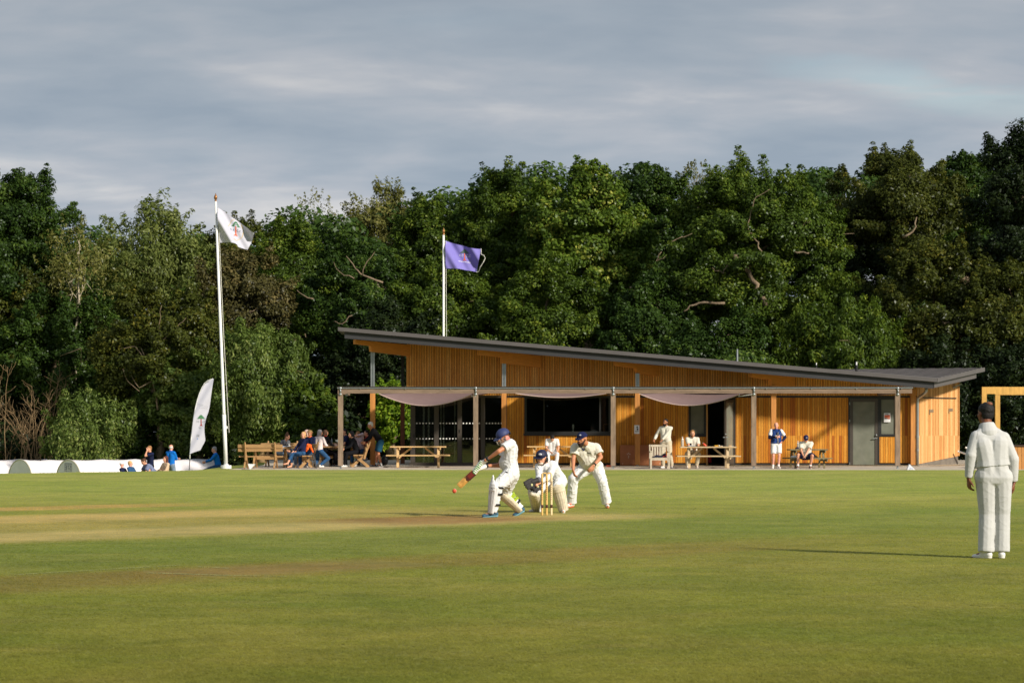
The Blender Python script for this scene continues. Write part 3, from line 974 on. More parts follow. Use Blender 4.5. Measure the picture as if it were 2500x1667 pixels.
# ------------------------------------------------------------------ materials of the pavilion
def board_material(name, pitch, groove, tones, gcol, offset=0.0, axis=0, rough=0.6, grain=1.0):
    """vertical timber boards: one tone per board, knots and grain, a dark joint between boards"""
    m = bpy.data.materials.new(name); m.use_nodes = True
    t = NT(m.node_tree); p = t.n['Principled BSDF']
    tcn = t.node('ShaderNodeTexCoord')
    s = t.node('ShaderNodeSeparateXYZ'); t.l.new(tcn.outputs['Object'], s.inputs[0])
    q = t.math('DIVIDE', t.math('ADD', s.outputs[axis], 500.0 + offset), pitch)
    idx = t.math('FLOOR', q); fr = t.math('SUBTRACT', q, idx)
    # two lengths of board one above the other
    lev = t.math('GREATER_THAN', s.outputs[2], 1.22)
    wn = t.node('ShaderNodeTexWhiteNoise', noise_dimensions='2D')
    cb = t.node('ShaderNodeCombineXYZ'); t.l.new(idx, cb.inputs[0]); t.l.new(t.math('MULTIPLY', lev, 7.3), cb.inputs[1])
    t.l.new(cb.outputs[0], wn.inputs['Vector'])
    c = t.ramp(wn.outputs['Value'], tones)
    gv = t.vmath('MULTIPLY', tcn.outputs['Object'], (9.0, 9.0, 0.9))
    cb2 = t.node('ShaderNodeCombineXYZ'); t.l.new(t.math('MULTIPLY', wn.outputs['Value'], 40.0), cb2.inputs[2])
    g = t.noise(t.vmath('ADD', gv, cb2.outputs[0]), 2.4, 5, 0.65, 1.2)
    gc = t.ramp(g, [(0.3, (0.72, 0.68, 0.62, 1)), (0.55, (1, 1, 1, 1)), (0.75, (1.14, 1.12, 1.06, 1))])
    c = t.mix(grain, c, gc, 'MULTIPLY')
    big = t.noise(tcn.outputs['Object'], 0.55, 3, 0.5)
    c = t.mix(0.5, c, t.ramp(big, [(0.3, (0.86, 0.82, 0.78, 1)), (0.7, (1.08, 1.06, 1.04, 1))]), 'MULTIPLY')
    e = t.math('MINIMUM', fr, t.math('SUBTRACT', 1.0, fr))
    j = t.step(e, groove * 0.35, groove)
    c = t.mix(t.math('SUBTRACT', 1.0, j), c, gcol)
    t.l.new(c, p.inputs['Base Color'])
    p.inputs['Roughness'].default_value = rough
    p.inputs['Specular IOR Level'].default_value = 0.3
    t.l.new(t.bump(j, 1.0, 0.012), p.inputs['Normal'])
    MATS[name] = m
    return m


T_LOW = [(0.0, lin(180, 106, 26)), (0.07, lin(164, 90, 22)), (0.12, lin(190, 120, 24)), (0.5, lin(206, 140, 44)), (0.8, lin(216, 155, 60)), (1.0, lin(196, 127, 40))]
T_UP = [(0.0, lin(226, 152, 64)), (0.5, lin(242, 172, 78)), (1.0, lin(248, 186, 96))]
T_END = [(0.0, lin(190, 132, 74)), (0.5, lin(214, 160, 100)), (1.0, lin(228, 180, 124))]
m_low = board_material('larch boards', 0.094, 0.075, T_LOW, lin(96, 54, 20))
m_up = board_material('larch battens with open joints', 0.064, 0.24, T_UP, lin(92, 54, 24))
m_end = board_material('sunlit larch boards on the end wall', 0.088, 0.06, T_END, lin(120, 76, 40), grain=0.6)  # paler copy of the larch, stronger sun on this wall painted in
m_glulam = M('glued laminated beam', lin(206, 134, 48), 0.6, 0.14, 4, stretch=(1, 1, 6))
m_post = M('orange larch post', lin(192, 130, 66), 0.7, 0.22, 3, stretch=(4, 4, 0.5))
m_grey = M('weathered grey brown timber', lin(136, 116, 98), 0.85, 0.3, 3, stretch=(3, 3, 0.7), bump=0.01)
m_greyh = M('weathered grey brown beam', lin(128, 108, 92), 0.85, 0.3, 3, stretch=(0.6, 4, 5), bump=0.01)
m_roof = M('grey standing seam roof', lin(104, 97, 93), 0.55, 0.1, 1.5)
m_roofe = M('roof edge trim', lin(88, 84, 84), 0.5, 0.08, 2)
m_fasc = M('dark grey fascia', lin(54, 54, 57), 0.5, 0.08, 2)
m_frame = M('charcoal aluminium frame', lin(38, 38, 38), 0.42, 0.06, 3)
m_frame2 = M('brown grey aluminium door frame', lin(70, 64, 58), 0.42, 0.06, 3)
m_plinth = M('dark blockwork plinth', lin(50, 47, 45), 0.9, 0.2, 5)
m_plinth2 = M('grey concrete footing', lin(112, 104, 94), 0.9, 0.2, 5)
m_galv = M('galvanised steel', lin(158, 164, 166), 0.38, 0.1, 8, metal=0.7)
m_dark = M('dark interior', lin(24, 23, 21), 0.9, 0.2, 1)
m_intw = M('interior wall in shadow', lin(60, 58, 50), 0.9, 0.2, 1)  # shade of the rooms put into these dark base colours
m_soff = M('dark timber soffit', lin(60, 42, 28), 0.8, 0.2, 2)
m_white = M('white painted surface', lin(226, 226, 222), 0.5, 0.04, 4)
m_black = M('black plastic', lin(22, 22, 23), 0.5, 0.1, 4)
m_jamb = M('pale timber door jamb', lin(206, 158, 96), 0.6, 0.1, 3, stretch=(4, 4, .6))


def glass_material(name, tint, refl=0.12, rough=0.02):
    m = bpy.data.materials.new(name); m.use_nodes = True
    t = NT(m.node_tree); t.n.clear()
    out = t.node('ShaderNodeOutputMaterial')
    tr = t.node('ShaderNodeBsdfTransparent'); tr.inputs[0].default_value = tint
    g = t.node('ShaderNodeBsdfGlossy'); g.inputs['Roughness'].default_value = rough; g.inputs[0].default_value = (1, 1, 1, 1)
    fr = t.node('ShaderNodeFresnel'); fr.inputs[0].default_value = 1.5
    tc_ = t.node('ShaderNodeTexCoord')
    wav = t.noise(tc_.outputs['Object'], 1.3, 2, 0.5)
    t.l.new(t.bump(wav, 0.08, 0.02), g.inputs['Normal'])
    mx = t.node('ShaderNodeMixShader')
    t.l.new(t.math('ADD', t.math('MULTIPLY', fr.outputs[0], 0.8), refl), mx.inputs[0])
    t.l.new(tr.outputs[0], mx.inputs[1]); t.l.new(g.outputs[0], mx.inputs[2])
    t.l.new(mx.outputs[0], out.inputs[0])
    return m


m_glass = glass_material('dark tinted glass', (0.66, 0.69, 0.66, 1), 0.03)
m_film = bpy.data.materials.new('grey obscured glass'); m_film.use_nodes = True
_t = NT(m_film.node_tree); _p = _t.n['Principled BSDF']
_tc = _t.node('ShaderNodeTexCoord')
_t.l.new(_t.ramp(_t.noise(_tc.outputs['Object'], 3.0, 3, 0.5), [(0.3, lin(108, 111, 100)), (0.7, lin(122, 124, 112))]), _p.inputs['Base Color'])
_p.inputs['Roughness'].default_value = 0.06; _p.inputs['Specular IOR Level'].default_value = 0.6

WY = 93.0
def wx(px): return (px - 1250.0) / F * WY
def wz(py): return H + (HZ - py) / F * WY


pav = thing('pavilion', 'cricket pavilion with larch cladding and a long mono-pitch grey roof', 'pavilion', (wx(1620), WY, 0))
TH = 0.16
# roof line: z of the underside of the fascia in the plane of the wall
def roof_z(x):      # top of the roof sheet at its front edge
    return 5.307 + (x + 6.57) * (3.378 - 5.307) / 22.63


def wall_top(px):
    x = wx(px)
    return roof_z(x) - 0.14


XL, XR = 992, 2239
BAND = 968.5
# upper wall: open-jointed battens, sloping top
mb = MB()
z0 = wz(BAND - 3)
for a, b in ((XL, 2239),):
    f = [(wx(a), WY, z0), (wx(b), WY, z0), (wx(b), WY, wall_top(b)), (wx(a), WY, wall_top(a))]
    k = [(x, WY + TH, z) for x, y, z in f]
    mb.prism(f, k)
mb.build('upper_wall', m_up, pav)
# dark flashing band under it
MB().box(wx(XL), wx(2239), WY + 0.02, WY + TH, wz(BAND + 2), z0).build('flashing', m_frame, pav)
# lower cladding in panels around the openings
ZB = wz(1129.5)
mb = MB()
top = wz(BAND + 2)
for a, b, zt_, zb_ in ((1238, 1280, top, ZB), (1280, 1491, wz(1063.5), ZB), (1491, 1680.5, top, ZB), (1680.5, 1724, wz(1066), ZB),
                       (1795, 2071, top, ZB), (2147, 2186, wz(1066), ZB), (2186, 2239, top, ZB)):
    mb.box(wx(a), wx(b), WY, WY + TH, zb_, zt_)
mb.build('cladding', m_low, pav)
mb = MB()
for a, b in ((1238, 1724), (1795, 2071), (2147, 2239)):
    mb.box(wx(a), wx(b), WY + 0.03, WY + TH, 0.0, ZB)
mb.build('plinth', m_plinth, pav)

# bifold glazing on the left
bf = MB()
zt_, zb_ = wz(965), wz(1133)
bf.box(wx(1000), wx(1237.5), WY + 0.0, WY + 0.12, zt_ - 0.09, zt_)
bf.box(wx(1000), wx(1237.5), WY + 0.0, WY + 0.12, 0.05, zb_ + 0.07)
for a, b in ((1002, 1013.5), (1060, 1071), (1117, 1127.5), (1174, 1184), (1228, 1237.4)):
    bf.box(wx(a), wx(b), WY - 0.02, WY + 0.10, zb_ + 0.07, zt_ - 0.09)
bifold = bf.build('glazed_doors', m_frame2, pav)
for a, b in ((1013.5, 1060), (1071, 1117), (1127.5, 1174), (1184, 1228)):
    MB().box(wx(a) + .01, wx(b) - .01, WY + 0.04, WY + 0.055, zb_ + 0.07, zt_ - 0.09).build('pane', m_glass, bifold)
mb = MB()
for a, b in ((1013.5, 1060), (1071, 1117), (1127.5, 1174), (1184, 1228)):
    n = 6
    for r_ in (1033, 1070.5):
        for i in range(n):
            c = (wx(a + (b - a) * (i + 0.5) / n), WY + 0.034, wz(r_))
            mb.add([(c[0] + 0.030 * math.cos(q * math.pi / 4), c[1], c[2] + 0.030 * math.sin(q * math.pi / 4)) for q in range(8)], [tuple(range(8))])
mb.build('safety_dots', m_white, bifold)
for p_, q_ in ((1010.5, 1064), (1122, 1052)): MB().bar((wx(p_), WY - .03, wz(q_ + 4)), (wx(p_), WY - .03, wz(q_ - 4)), .03, .03).build('handle', m_black, bifold)
# white strips added behind the panes, standing in for reflections in the glass
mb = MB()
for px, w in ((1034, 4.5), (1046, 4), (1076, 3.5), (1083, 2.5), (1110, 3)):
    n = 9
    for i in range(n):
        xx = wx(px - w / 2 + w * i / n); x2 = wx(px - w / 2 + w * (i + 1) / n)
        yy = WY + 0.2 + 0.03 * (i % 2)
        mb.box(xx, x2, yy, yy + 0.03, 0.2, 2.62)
mb.build('reflection_strips', m_white, pav)

# the wide window with its sill
wf = MB()
a, b, t_, s_ = wx(1280), wx(1491), wz(966), wz(1060)
wf.box(a, b, WY - 0.01, WY + 0.12, t_ - 0.08, t_)
wf.box(a, b, WY - 0.01, WY + 0.12, s_ + 0.03, s_ + 0.11)
for p0, p1 in ((1280, 1286), (1327, 1329.5), (1463, 1467), (1486, 1491)):
    wf.box(wx(p0), wx(p1), WY - 0.005, WY + 0.11, s_ + 0.11, t_ - 0.08)
win = wf.build('window', m_frame, pav)
MB().box(wx(1278), wx(1492), WY - 0.09, WY + 0.05, s_ - 0.04, s_ + 0.03).build('sill', m_frame, win)
MB().box(wx(1283), wx(1488), WY + 0.05, WY + 0.06, s_ + 0.05, t_ - 0.05).build('pane', m_glass, win)
# narrow window beside the open door
wf = MB()
a, b, t_, s_ = wx(1680.5), wx(1724), wz(968.5), wz(1062)
wf.box(a, b, WY - 0.01, WY + 0.12, t_ - 0.1, t_).box(a, b, WY - 0.01, WY + 0.12, s_ - 0.04, s_ + 0.06)
wf.box(a, a + 0.10, WY - 0.005, WY + 0.11, s_ + 0.06, t_ - 0.1).box(b - 0.09, b, WY - 0.005, WY + 0.11, s_ + 0.06, t_ - 0.1)
win = wf.build('window', m_frame, pav)
MB().box(a + .09, b - .08, WY + 0.04, WY + 0.06, s_ + 0.05, t_ - 0.09).build('pane', m_film, win)
# open doorway, jamb and leaf folded outwards
z_th = 0.1
MB().box(wx(1724.3), wx(1727.6), WY - 0.05, WY + TH, 0.05, wz(968)).build('door_jamb', m_jamb, pav)
MB().box(wx(1727.6), wx(1795), WY + 0.0, WY + TH, wz(975), wz(968.4)).build('door_head', m_frame, pav)
leaf = MB()
# the leaf stands open at right angles-ish, seen foreshortened
A = np.array([wx(1791), WY - 0.03, 0]); B = np.array([wx(1766.5), WY - 0.85, 0])
B = A + unit(B - A) * 0.98
d = unit(B - A)
def pt(s, z): return tuple(A + d * s + np.array([0, 0, z]))
zl0, zl1 = 0.12, wz(976)
for s0, s1 in ((0, 0.11), (0.87, 0.98)):
    leaf.bar(A + d * (s0 + s1) / 2 + (0, 0, zl0), A + d * (s0 + s1) / 2 + (0, 0, zl1), 0.06, s1 - s0, up=tuple(d))
leaf.bar(A + d * 0.11 + (0, 0, zl0 + .12), A + d * 0.87 + (0, 0, zl0 + .12), 0.058, 0.24).bar(A + d * 0.11 + (0, 0, zl1 - .06), A + d * 0.87 + (0, 0, zl1 - .06), 0.058, 0.12)
door = leaf.build('door', m_frame2, pav)
MB().bar(A + d * 0.11 + (0, 0, (zl0 + zl1) / 2 + .06), A + d * 0.87 + (0, 0, (zl0 + zl1) / 2 + .06), 0.02, zl1 - zl0 - 0.36).build('pane', m_film, door)
MB().bar(A + d * 0.92 + (-.09, -.05, 1.16), A + d * 0.92 + (.09, -.03, 1.16), 0.03, 0.03).ball(A + d * 0.92 + (0.0, -.05, 1.28), 0.03).build('handle', m_galv, door)
MB().box(wx(1791), wx(1796), WY - 0.02, WY + TH, 0.05, wz(968.4)).build('door_jamb', m_frame, pav)
# right-hand door with obscured glass, and the light beside it
fr = MB()
a, b, t_ = wx(2071), wx(2147), wz(969)
fr.box(a, b, WY - 0.03, WY + 0.1, t_ - 0.06, t_).box(a, a + 0.06, WY - 0.03, WY + 0.1, 0.06, t_ - 0.06).box(b - 0.06, b, WY - 0.03, WY + 0.1, 0.06, t_ - 0.06)
fr.build('door_frame', m_frame, pav)
dr = MB()
a2, b2 = a + 0.065, b - 0.065
g0, g1, h0, h1 = wx(2082.5), wx(2136), wz(1134), wz(981)
dr.box(a2, g0, WY - 0.02, WY + 0.05, 0.1, t_ - 0.065).box(g1, b2, WY - 0.02, WY + 0.05, 0.1, t_ - 0.065)
dr.box(g0, g1, WY - 0.02, WY + 0.05, 0.1, h0).box(g0, g1, WY - 0.02, WY + 0.05, h1, t_ - 0.065)
door = dr.build('door', m_frame2, pav)
MB().box(g0, g1, WY, WY + 0.02, h0, h1).build('pane', m_film, door)
MB().bar((wx(2130), WY - .07, wz(1070.5)), (wx(2141), WY - .07, wz(1069)), .03, .03).bar((wx(2140), WY - .07, wz(1069.4)), (wx(2140), WY - .02, wz(1069.4)), .03, .03).build('handle', m_galv, door)
MB().ball((wx(2139), WY - .04, wz(1062)), 0.035).build('lock', m_galv, door)
for py in (985, 1027, 1131): MB().box(wx(2073.5), wx(2075), WY - 0.05, WY - 0.025, wz(py + 3), wz(py - 3)).build('hinge', m_galv, door)
wf = MB()
a, b, t_, s_ = wx(2147.2), wx(2187), wz(969), wz(1065)
wf.box(a, b, WY - 0.012, WY + 0.1, t_ - 0.1, t_).box(a, b, WY - 0.03, WY + 0.1, s_, s_ + 0.09).box(a, a + 0.07, WY - 0.01, WY + 0.1, s_ + 0.09, t_ - 0.1).box(b - 0.04, b, WY - 0.01, WY + 0.1, s_ + 0.09, t_ - 0.1)
win = wf.build('window', m_frame, pav)
MB().box(a + .06, b - .03, WY + 0.03, WY + 0.05, s_ + 0.08, t_ - 0.09).build('pane', m_film, win)

# angled end wall on the right
E0 = np.array([wx(2239), WY, 0.0]); E1 = np.array([gx(2340.5, WY + 1.9), WY + 1.9, 0.0])
ed = unit(E1 - E0); en = np.array([ed[1], -ed[0], 0]); EL = np.linalg.norm(E1 - E0); ang = math.atan2(ed[1], ed[0])
endw = MB()
rz1 = 0.52
f = [(0, 0, 0.12), (EL, 0, 0.42), (EL, 0, 3.64), (0, 0, 3.2)]
endw.prism(f, [(x, TH, z) for x, y, z in f])
o = endw.build('end_wall', m_end, None)
o.location = E0; o.rotation_euler = (0, 0, ang); o.parent = pav; o.matrix_parent_inverse = wm(pav).inverted()
end_o = o
def endpart(name, mb_, m):
    q = mb_.build(name, m, None); q.location = E0; q.rotation_euler = (0, 0, ang); q.parent = pav; q.matrix_parent_inverse = wm(pav).inverted(); return q
f = [(0, 0.02, -0.1), (EL - .02, 0.02, -0.1), (EL - .02, 0.02, 0.418), (0, 0.02, 0.118)]
endpart('footing', MB().prism(f, [(x, TH - .01, z) for x, y, z in f]), m_plinth2)
endpart('wall_batten', MB().box(0.35, EL * 0.93, -0.035, -0.002, 2.66, 2.70), m_frame)
for s_, z_ in ((0.33, 2.12), (0.8, 2.17)):
    endpart('wall_vent', MB().box(EL * s_ - .13, EL * s_ + .13, -0.025, -0.002, z_, z_ + 0.11).box(EL * s_ - .13, EL * s_ - .10, -0.025, -0.003, z_ - .09, z_), M('bronze vent', lin(128, 108, 84), .6, .1, 9))
endpart('corner_board', MB().box(EL - .05, EL + .012, -0.03, TH + .02, 0.43, 3.62), m_end)
# floodlight under the eave
fl = MB(); c = at(2337, 941, 94.6)
fl.bar(c + (-.14, 0, -.08), c + (.16, -.05, .06), .16, .05).bar(c + (-.14, 0, -.08), c + (-.14, .2, .0), .05, .05)
fl.build('floodlight', m_galv, pav)

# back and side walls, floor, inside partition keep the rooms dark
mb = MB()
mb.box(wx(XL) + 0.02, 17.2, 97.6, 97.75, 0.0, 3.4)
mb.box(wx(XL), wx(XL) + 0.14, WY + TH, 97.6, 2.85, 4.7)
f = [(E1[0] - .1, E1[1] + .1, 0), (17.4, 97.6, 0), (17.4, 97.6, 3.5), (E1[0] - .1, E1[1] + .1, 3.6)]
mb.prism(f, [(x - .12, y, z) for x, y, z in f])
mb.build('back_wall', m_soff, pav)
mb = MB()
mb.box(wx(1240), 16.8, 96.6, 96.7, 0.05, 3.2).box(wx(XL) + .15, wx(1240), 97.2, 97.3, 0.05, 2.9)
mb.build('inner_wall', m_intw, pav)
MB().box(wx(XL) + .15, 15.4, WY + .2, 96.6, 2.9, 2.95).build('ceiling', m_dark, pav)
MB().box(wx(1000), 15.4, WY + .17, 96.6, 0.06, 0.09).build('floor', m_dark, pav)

# roof: a long sheet plus a wing that kicks up at the right-hand end
P0 = at(825.3, 799.3, 91.0); P1 = at(2288, 924, 91.0)
P2 = at(2403.5, 897.8, 94.9); Qb = at(2016, 902, 96.2)
P3 = np.array([-6.9, 98.0, 5.42]); Q2 = np.array([17.6, 101.4, 3.55]); Q3 = np.array([10.4, 101.4, 3.75])
up_ = np.array([0, 0, 0.115])
def slab(mb_, poly):
    mb_.prism([p for p in poly], [p - up_ for p in poly])
mb = MB(); slab(mb, [P0, P1, Qb, Q3, P3]); slab(mb, [P1 + (0.002, 0.002, 0.003), P2, Qb + (0, 0, .003)]); slab(mb, [P2 + (0, .001, -.002), Q2, Q3 + (0, 0, .004), Qb + (0, 0.001, .001)])
roof = mb.build('roof', m_roof, pav)
# standing seams running back from the eave
mb = MB()
for i in range(1, 12):
    s_ = i / 12
    a = P1 + (P2 - P1) * s_ + np.array([0, 0, .012]); b = Qb + (P2 - Qb) * s_ + np.array([0, 0, .012])
    mb.bar(a, b, 0.03, 0.02)
mb.build('roof_seams', m_roof, roof)
dr_ = unit(P1 - P0)
mb = MB()
mb.prism([P0 + (0, -.02, .012), P1 + (0, -.02, .012), P1 + (0, -.02, -.13), P0 + (0, -.02, -.13)], [P0 + (0, .0, .012), P1 + (0, .0, .012), P1 + (0, .0, -.13), P0 + (0, .0, -.13)])
d2 = unit(P2 - P1); nn_ = np.array([d2[1], -d2[0], 0]) * 0.02
mb.prism([P1 + nn_ + (0, 0, .014), P2 + nn_ + (0, 0, .014), P2 + nn_ + (0, 0, -.14), P1 + nn_ + (0, 0, -.14)], [P1 + (0, 0, .014), P2 + (0, 0, .014), P2 + (0, 0, -.14), P1 + (0, 0, -.14)])
mb.build('roof_edge', m_roofe, roof)
mb = MB()
fa = P0 + dr_ * 0.24 + np.array([0, .12, -.13]); fb = P1 - dr_ * 0.12 + np.array([0, .12, -.13])
dn = np.array([0, 0, -0.255])
mb.prism([fa, fb, fb + dn, fa + dn], [p + (0, .05, 0) for p in (fa, fb, fb + dn, fa + dn)])
mb.build('fascia', m_fasc, pav)
ga = fb + np.array([0.03, .0, -.005]); gb = P2 - d2 * 0.5 + np.array([-.12, .05, -.14])
mb = MB(); dn2 = np.array([0, 0, -0.22])
mb.prism([ga, gb, gb + dn2, ga + dn2], [p + (-.05, .05, 0) for p in (ga, gb, gb + dn2, ga + dn2)])
mb.build('fascia', m_roofe, pav)
# soffit boards behind the fascia
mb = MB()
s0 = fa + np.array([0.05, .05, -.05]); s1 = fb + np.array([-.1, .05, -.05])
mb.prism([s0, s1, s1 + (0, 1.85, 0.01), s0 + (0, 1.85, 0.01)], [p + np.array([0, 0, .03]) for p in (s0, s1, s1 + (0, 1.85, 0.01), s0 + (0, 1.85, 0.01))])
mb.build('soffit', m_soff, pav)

# glulam brackets that carry the overhang
BR = [[(868, 829), (1002, 842), (1002, 869.5), (907, 858), (905.6, 844), (868, 839.5)],
      [(1171.4, 853.4), (1320.8, 868.3), (1320.8, 897), (1227, 886.5), (1225.6, 871.7), (1171.4, 866.3)],
      [(1504, 883), (1610.5, 893), (1610.5, 918), (1558, 911), (1553, 899), (1504, 892)],
      [(1836, 911), (1941, 920), (1941, 944), (1885, 941), (1883, 927), (1836, 920)]]
for q in BR:
    x0, x1 = q[0][0], q[1][0]
    pts = [at(px, py, 91.4 + 1.5 * (px - x0) / (x1 - x0)) for px, py in q]
    nb = unit(np.array([-(1.5), (x1 - x0) / F * 92.4, 0])) * 0.16
    MB().prism(pts, [p + nb for p in pts]).build('bracket', m_glulam, pav)
# posts under the brackets: timber below the pergola, steel above
for px, pz, st in ((910, 858, 1), (1230.5, 886, 1), (1556, 911, 1), (1888.5, 941, 0)):
    Yp = 92.15; x = gx(px, Yp); w = 0.185
    zs = H + (HZ - 944) / F * Yp
    ztop = H + (HZ - pz) / F * Yp
    if st:
        MB().box(x - w / 2, x + w / 2, Yp - w / 2, Yp + w / 2, 0.12, zs).build('post', m_post, pav)
        MB().box(x - .075, x - .02, Yp - .06, Yp + .06, zs, ztop).box(x + .02, x + .075, Yp - .06, Yp + .06, zs, ztop).box(x - .02, x + .02, Yp - .02, Yp + .02, zs, ztop).build('steel_post', m_galv, pav)
    else:
        MB().box(x - w / 2, x + w / 2, Yp - w / 2, Yp + w / 2, 0.12, ztop).build('post', m_post, pav)
    MB().box(x - .04, x + .04, Yp - .04, Yp + .04, 0.04, 0.12).build('post_foot', m_galv, pav)
MB().box(gx(978, 96), gx(988, 96), 95.9, 96.08, 0.1, 2.85).build('post', M('brown larch post', lin(126, 76, 46), .7, .2, 3, stretch=(4, 4, .5)), pav)
MB().box(gx(979.5, 96), gx(986.5, 96), 95.94, 96.04, 2.85, 4.9).build('steel_post', m_frame, pav)
MB().box(gx(2223, 92.8), gx(2235.5, 92.8), 92.72, 92.9, 0.1, 3.0).build('post', m_post, pav)
# roof pipes
c = at(1800, 882, 95.5); MB().frus(c + (0, 0, -.3), .035, c + (0, 0, .48), .035, False, False).build('flue', m_galv, pav)
c = at(2091, 906, 94.2); pp = MB().frus(c + (0, 0, -.1), .05, c + (0, 0, .24), .05, False, False).build('vent_pipe', m_black, pav); MB().frus(c + (0, 0, .24), .03, c + (0, 0, .36), .03, False, False).build('pipe_cap', m_white, pp)
c = at(1993, 897, 95.0); pp = MB().frus(c + (0, 0, -.2), .03, c + (0, 0, .1), .03, False, False).build('vent_pipe', m_black, pav); MB().frus(c + (0, 0, .1), .018, c + (0, 0, .19), .018, False, False).build('pipe_cap', m_white, pp)
# downpipe with its swan neck
dp = [at(2262, 947, 91.9), at(2261.5, 955, 91.95), at(2255, 962, 92.2), at(2245, 968, 92.6), at(2241, 973, 92.7), at(2240, 985, 92.72), at(2240, 1060, 92.72), at(2240, 1143, 92.72)]
MB().tube(dp, .055, 10).build('downpipe', m_galv, pav, smooth=True)
MB().frus(at(2240, 1068, 92.72), .065, at(2240, 1062, 92.72), .065, False, False).frus(at(2240, 1100, 92.72), .065, at(2240, 1096, 92.72), .065, False, False).build('pipe_bracket', m_galv, pav)
MB().tube([at(2231, 997, 92.9), at(2228, 1010, 92.9), at(2232, 1026, 92.9), at(2234, 1040, 92.9), at(2234.5, 1090, 92.9)], .012, 6).build('cable', m_black, pav)

# things seen through the wide window
m_brass = M('pale metal cup', lin(190, 188, 176), .3, .05, 4, metal=.6)
c = at(1399, 1056, WY + .35)
t_ = thing('trophy', 'slim pale trophy standing inside the wide window behind the slip fielder', 'trophy', c)
MB().lathe([(.05, 0), (.055, .02), (.03, .05), (.018, .1), (.03, .16), (.042, .24), (.034, .32), (.01, .33)], c).build('cup', m_white, t_, smooth=True)
MB().box(c[0] - .06, c[0] + .06, c[1] - .06, c[1] + .06, c[2] - .04, c[2]).build('base', m_brass, t_)
MB().box(wx(1284), wx(1489), WY + .16, WY + .6, wz(1058.5), wz(1056.7)).build('window_board', m_intw, pav)
c = at(1482, 1046, WY + .4)
t_ = thing('picture_frame', 'small gilt picture frame in the right end of the wide window', 'picture frame', c)
mb = MB(); w, h_ = .13, .17
mb.box(c[0] - w, c[0] + w, c[1], c[1] + .02, c[2] + h_ - .015, c[2] + h_).box(c[0] - w, c[0] + w, c[1], c[1] + .02, c[2] - h_, c[2] - h_ + .015)
mb.box(c[0] - w, c[0] - w + .015, c[1], c[1] + .02, c[2] - h_ + .015, c[2] + h_ - .015).box(c[0] + w - .015, c[0] + w, c[1], c[1] + .02, c[2] - h_ + .015, c[2] + h_ - .015)
mb.build('frame', m_jamb, t_)
MB().box(c[0] - w + .015, c[0] + w - .015, c[1] + .008, c[1] + .014, c[2] - h_ + .015, c[2] + h_ - .015).build('picture', m_dark, t_)

# ------------------------------------------------------------------ pergola
PY = 88.5
perg = thing('pergola', 'weathered timber pergola with square posts along the front of the pavilion', 'pergola', (gx(1500, PY), PY, 0))
def px_(p): return gx(p, PY)
def pz_(p): return H + (HZ - p) / F * PY
FP = (831.5, 1161.5, 1497, 1840, 2191)
for p in FP:
    MB().box(px_(p) - .088, px_(p) + .088, PY - .088, PY + .088, 0.13, pz_(960.4)).build('post', m_grey, perg)
    MB().box(px_(p) - .03, px_(p) + .03, PY - .03, PY + .03, 0.01, 0.13).box(px_(p) - .06, px_(p) + .06, PY - .06, PY + .06, 0.012, 0.03).build('post_foot', m_galv, perg)
MB().box(px_(825), px_(2226), PY - .08, PY + .08, pz_(960), pz_(949.5)).build('front_beam', m_greyh, perg)
MB().box(px_(824), px_(2227), PY - .11, PY + .14, pz_(945.2), pz_(943.6)).box(px_(826), px_(2225), PY - .02, PY + .12, pz_(949.5), pz_(945.2)).build('capping', m_frame2, perg)
MB().tube([(px_(824), PY - .1, pz_(947.6)), (px_(1500), PY - .1, pz_(947.6)), (px_(2228), PY - .1, pz_(946.8))], .018, 8).build('sail_rail', m_galv, perg)
mb = MB()
for p in np.linspace(880, 2200, 13): mb.box(px_(p) - .012, px_(p) + .012, PY - .125, PY - .08, pz_(949.8), pz_(946))
mb.build('rail_clips', m_galv, perg)
for p in FP:
    mb = MB()
    mb.tube([(px_(p), PY - .11, pz_(948)), (px_(p) + .01, PY - .115, pz_(955)), (px_(p), PY - .11, pz_(962))], .022, 8)
    mb.ball((px_(p), PY - .11, pz_(947.6)), .05, (1, .6, 1)).ball((px_(p), PY - .11, pz_(962.5)), .05, (1, .6, 1))
    mb.build('shackle', m_galv, perg, smooth=True)
for p, q in ((831.5, 831.5), (1161.5, 1161.5), (1497, 1497), (1840, 1840), (2191, 2191)):
    x = px_(p)
    MB().box(x - .05, x + .05, PY + .09, WY - .01, pz_(961), pz_(951)).build('rafter', m_greyh, perg)
MB().box(px_(843), px_(849), PY + .1, PY + .25, pz_(966), pz_(961)).build('lamp', m_galv, perg)


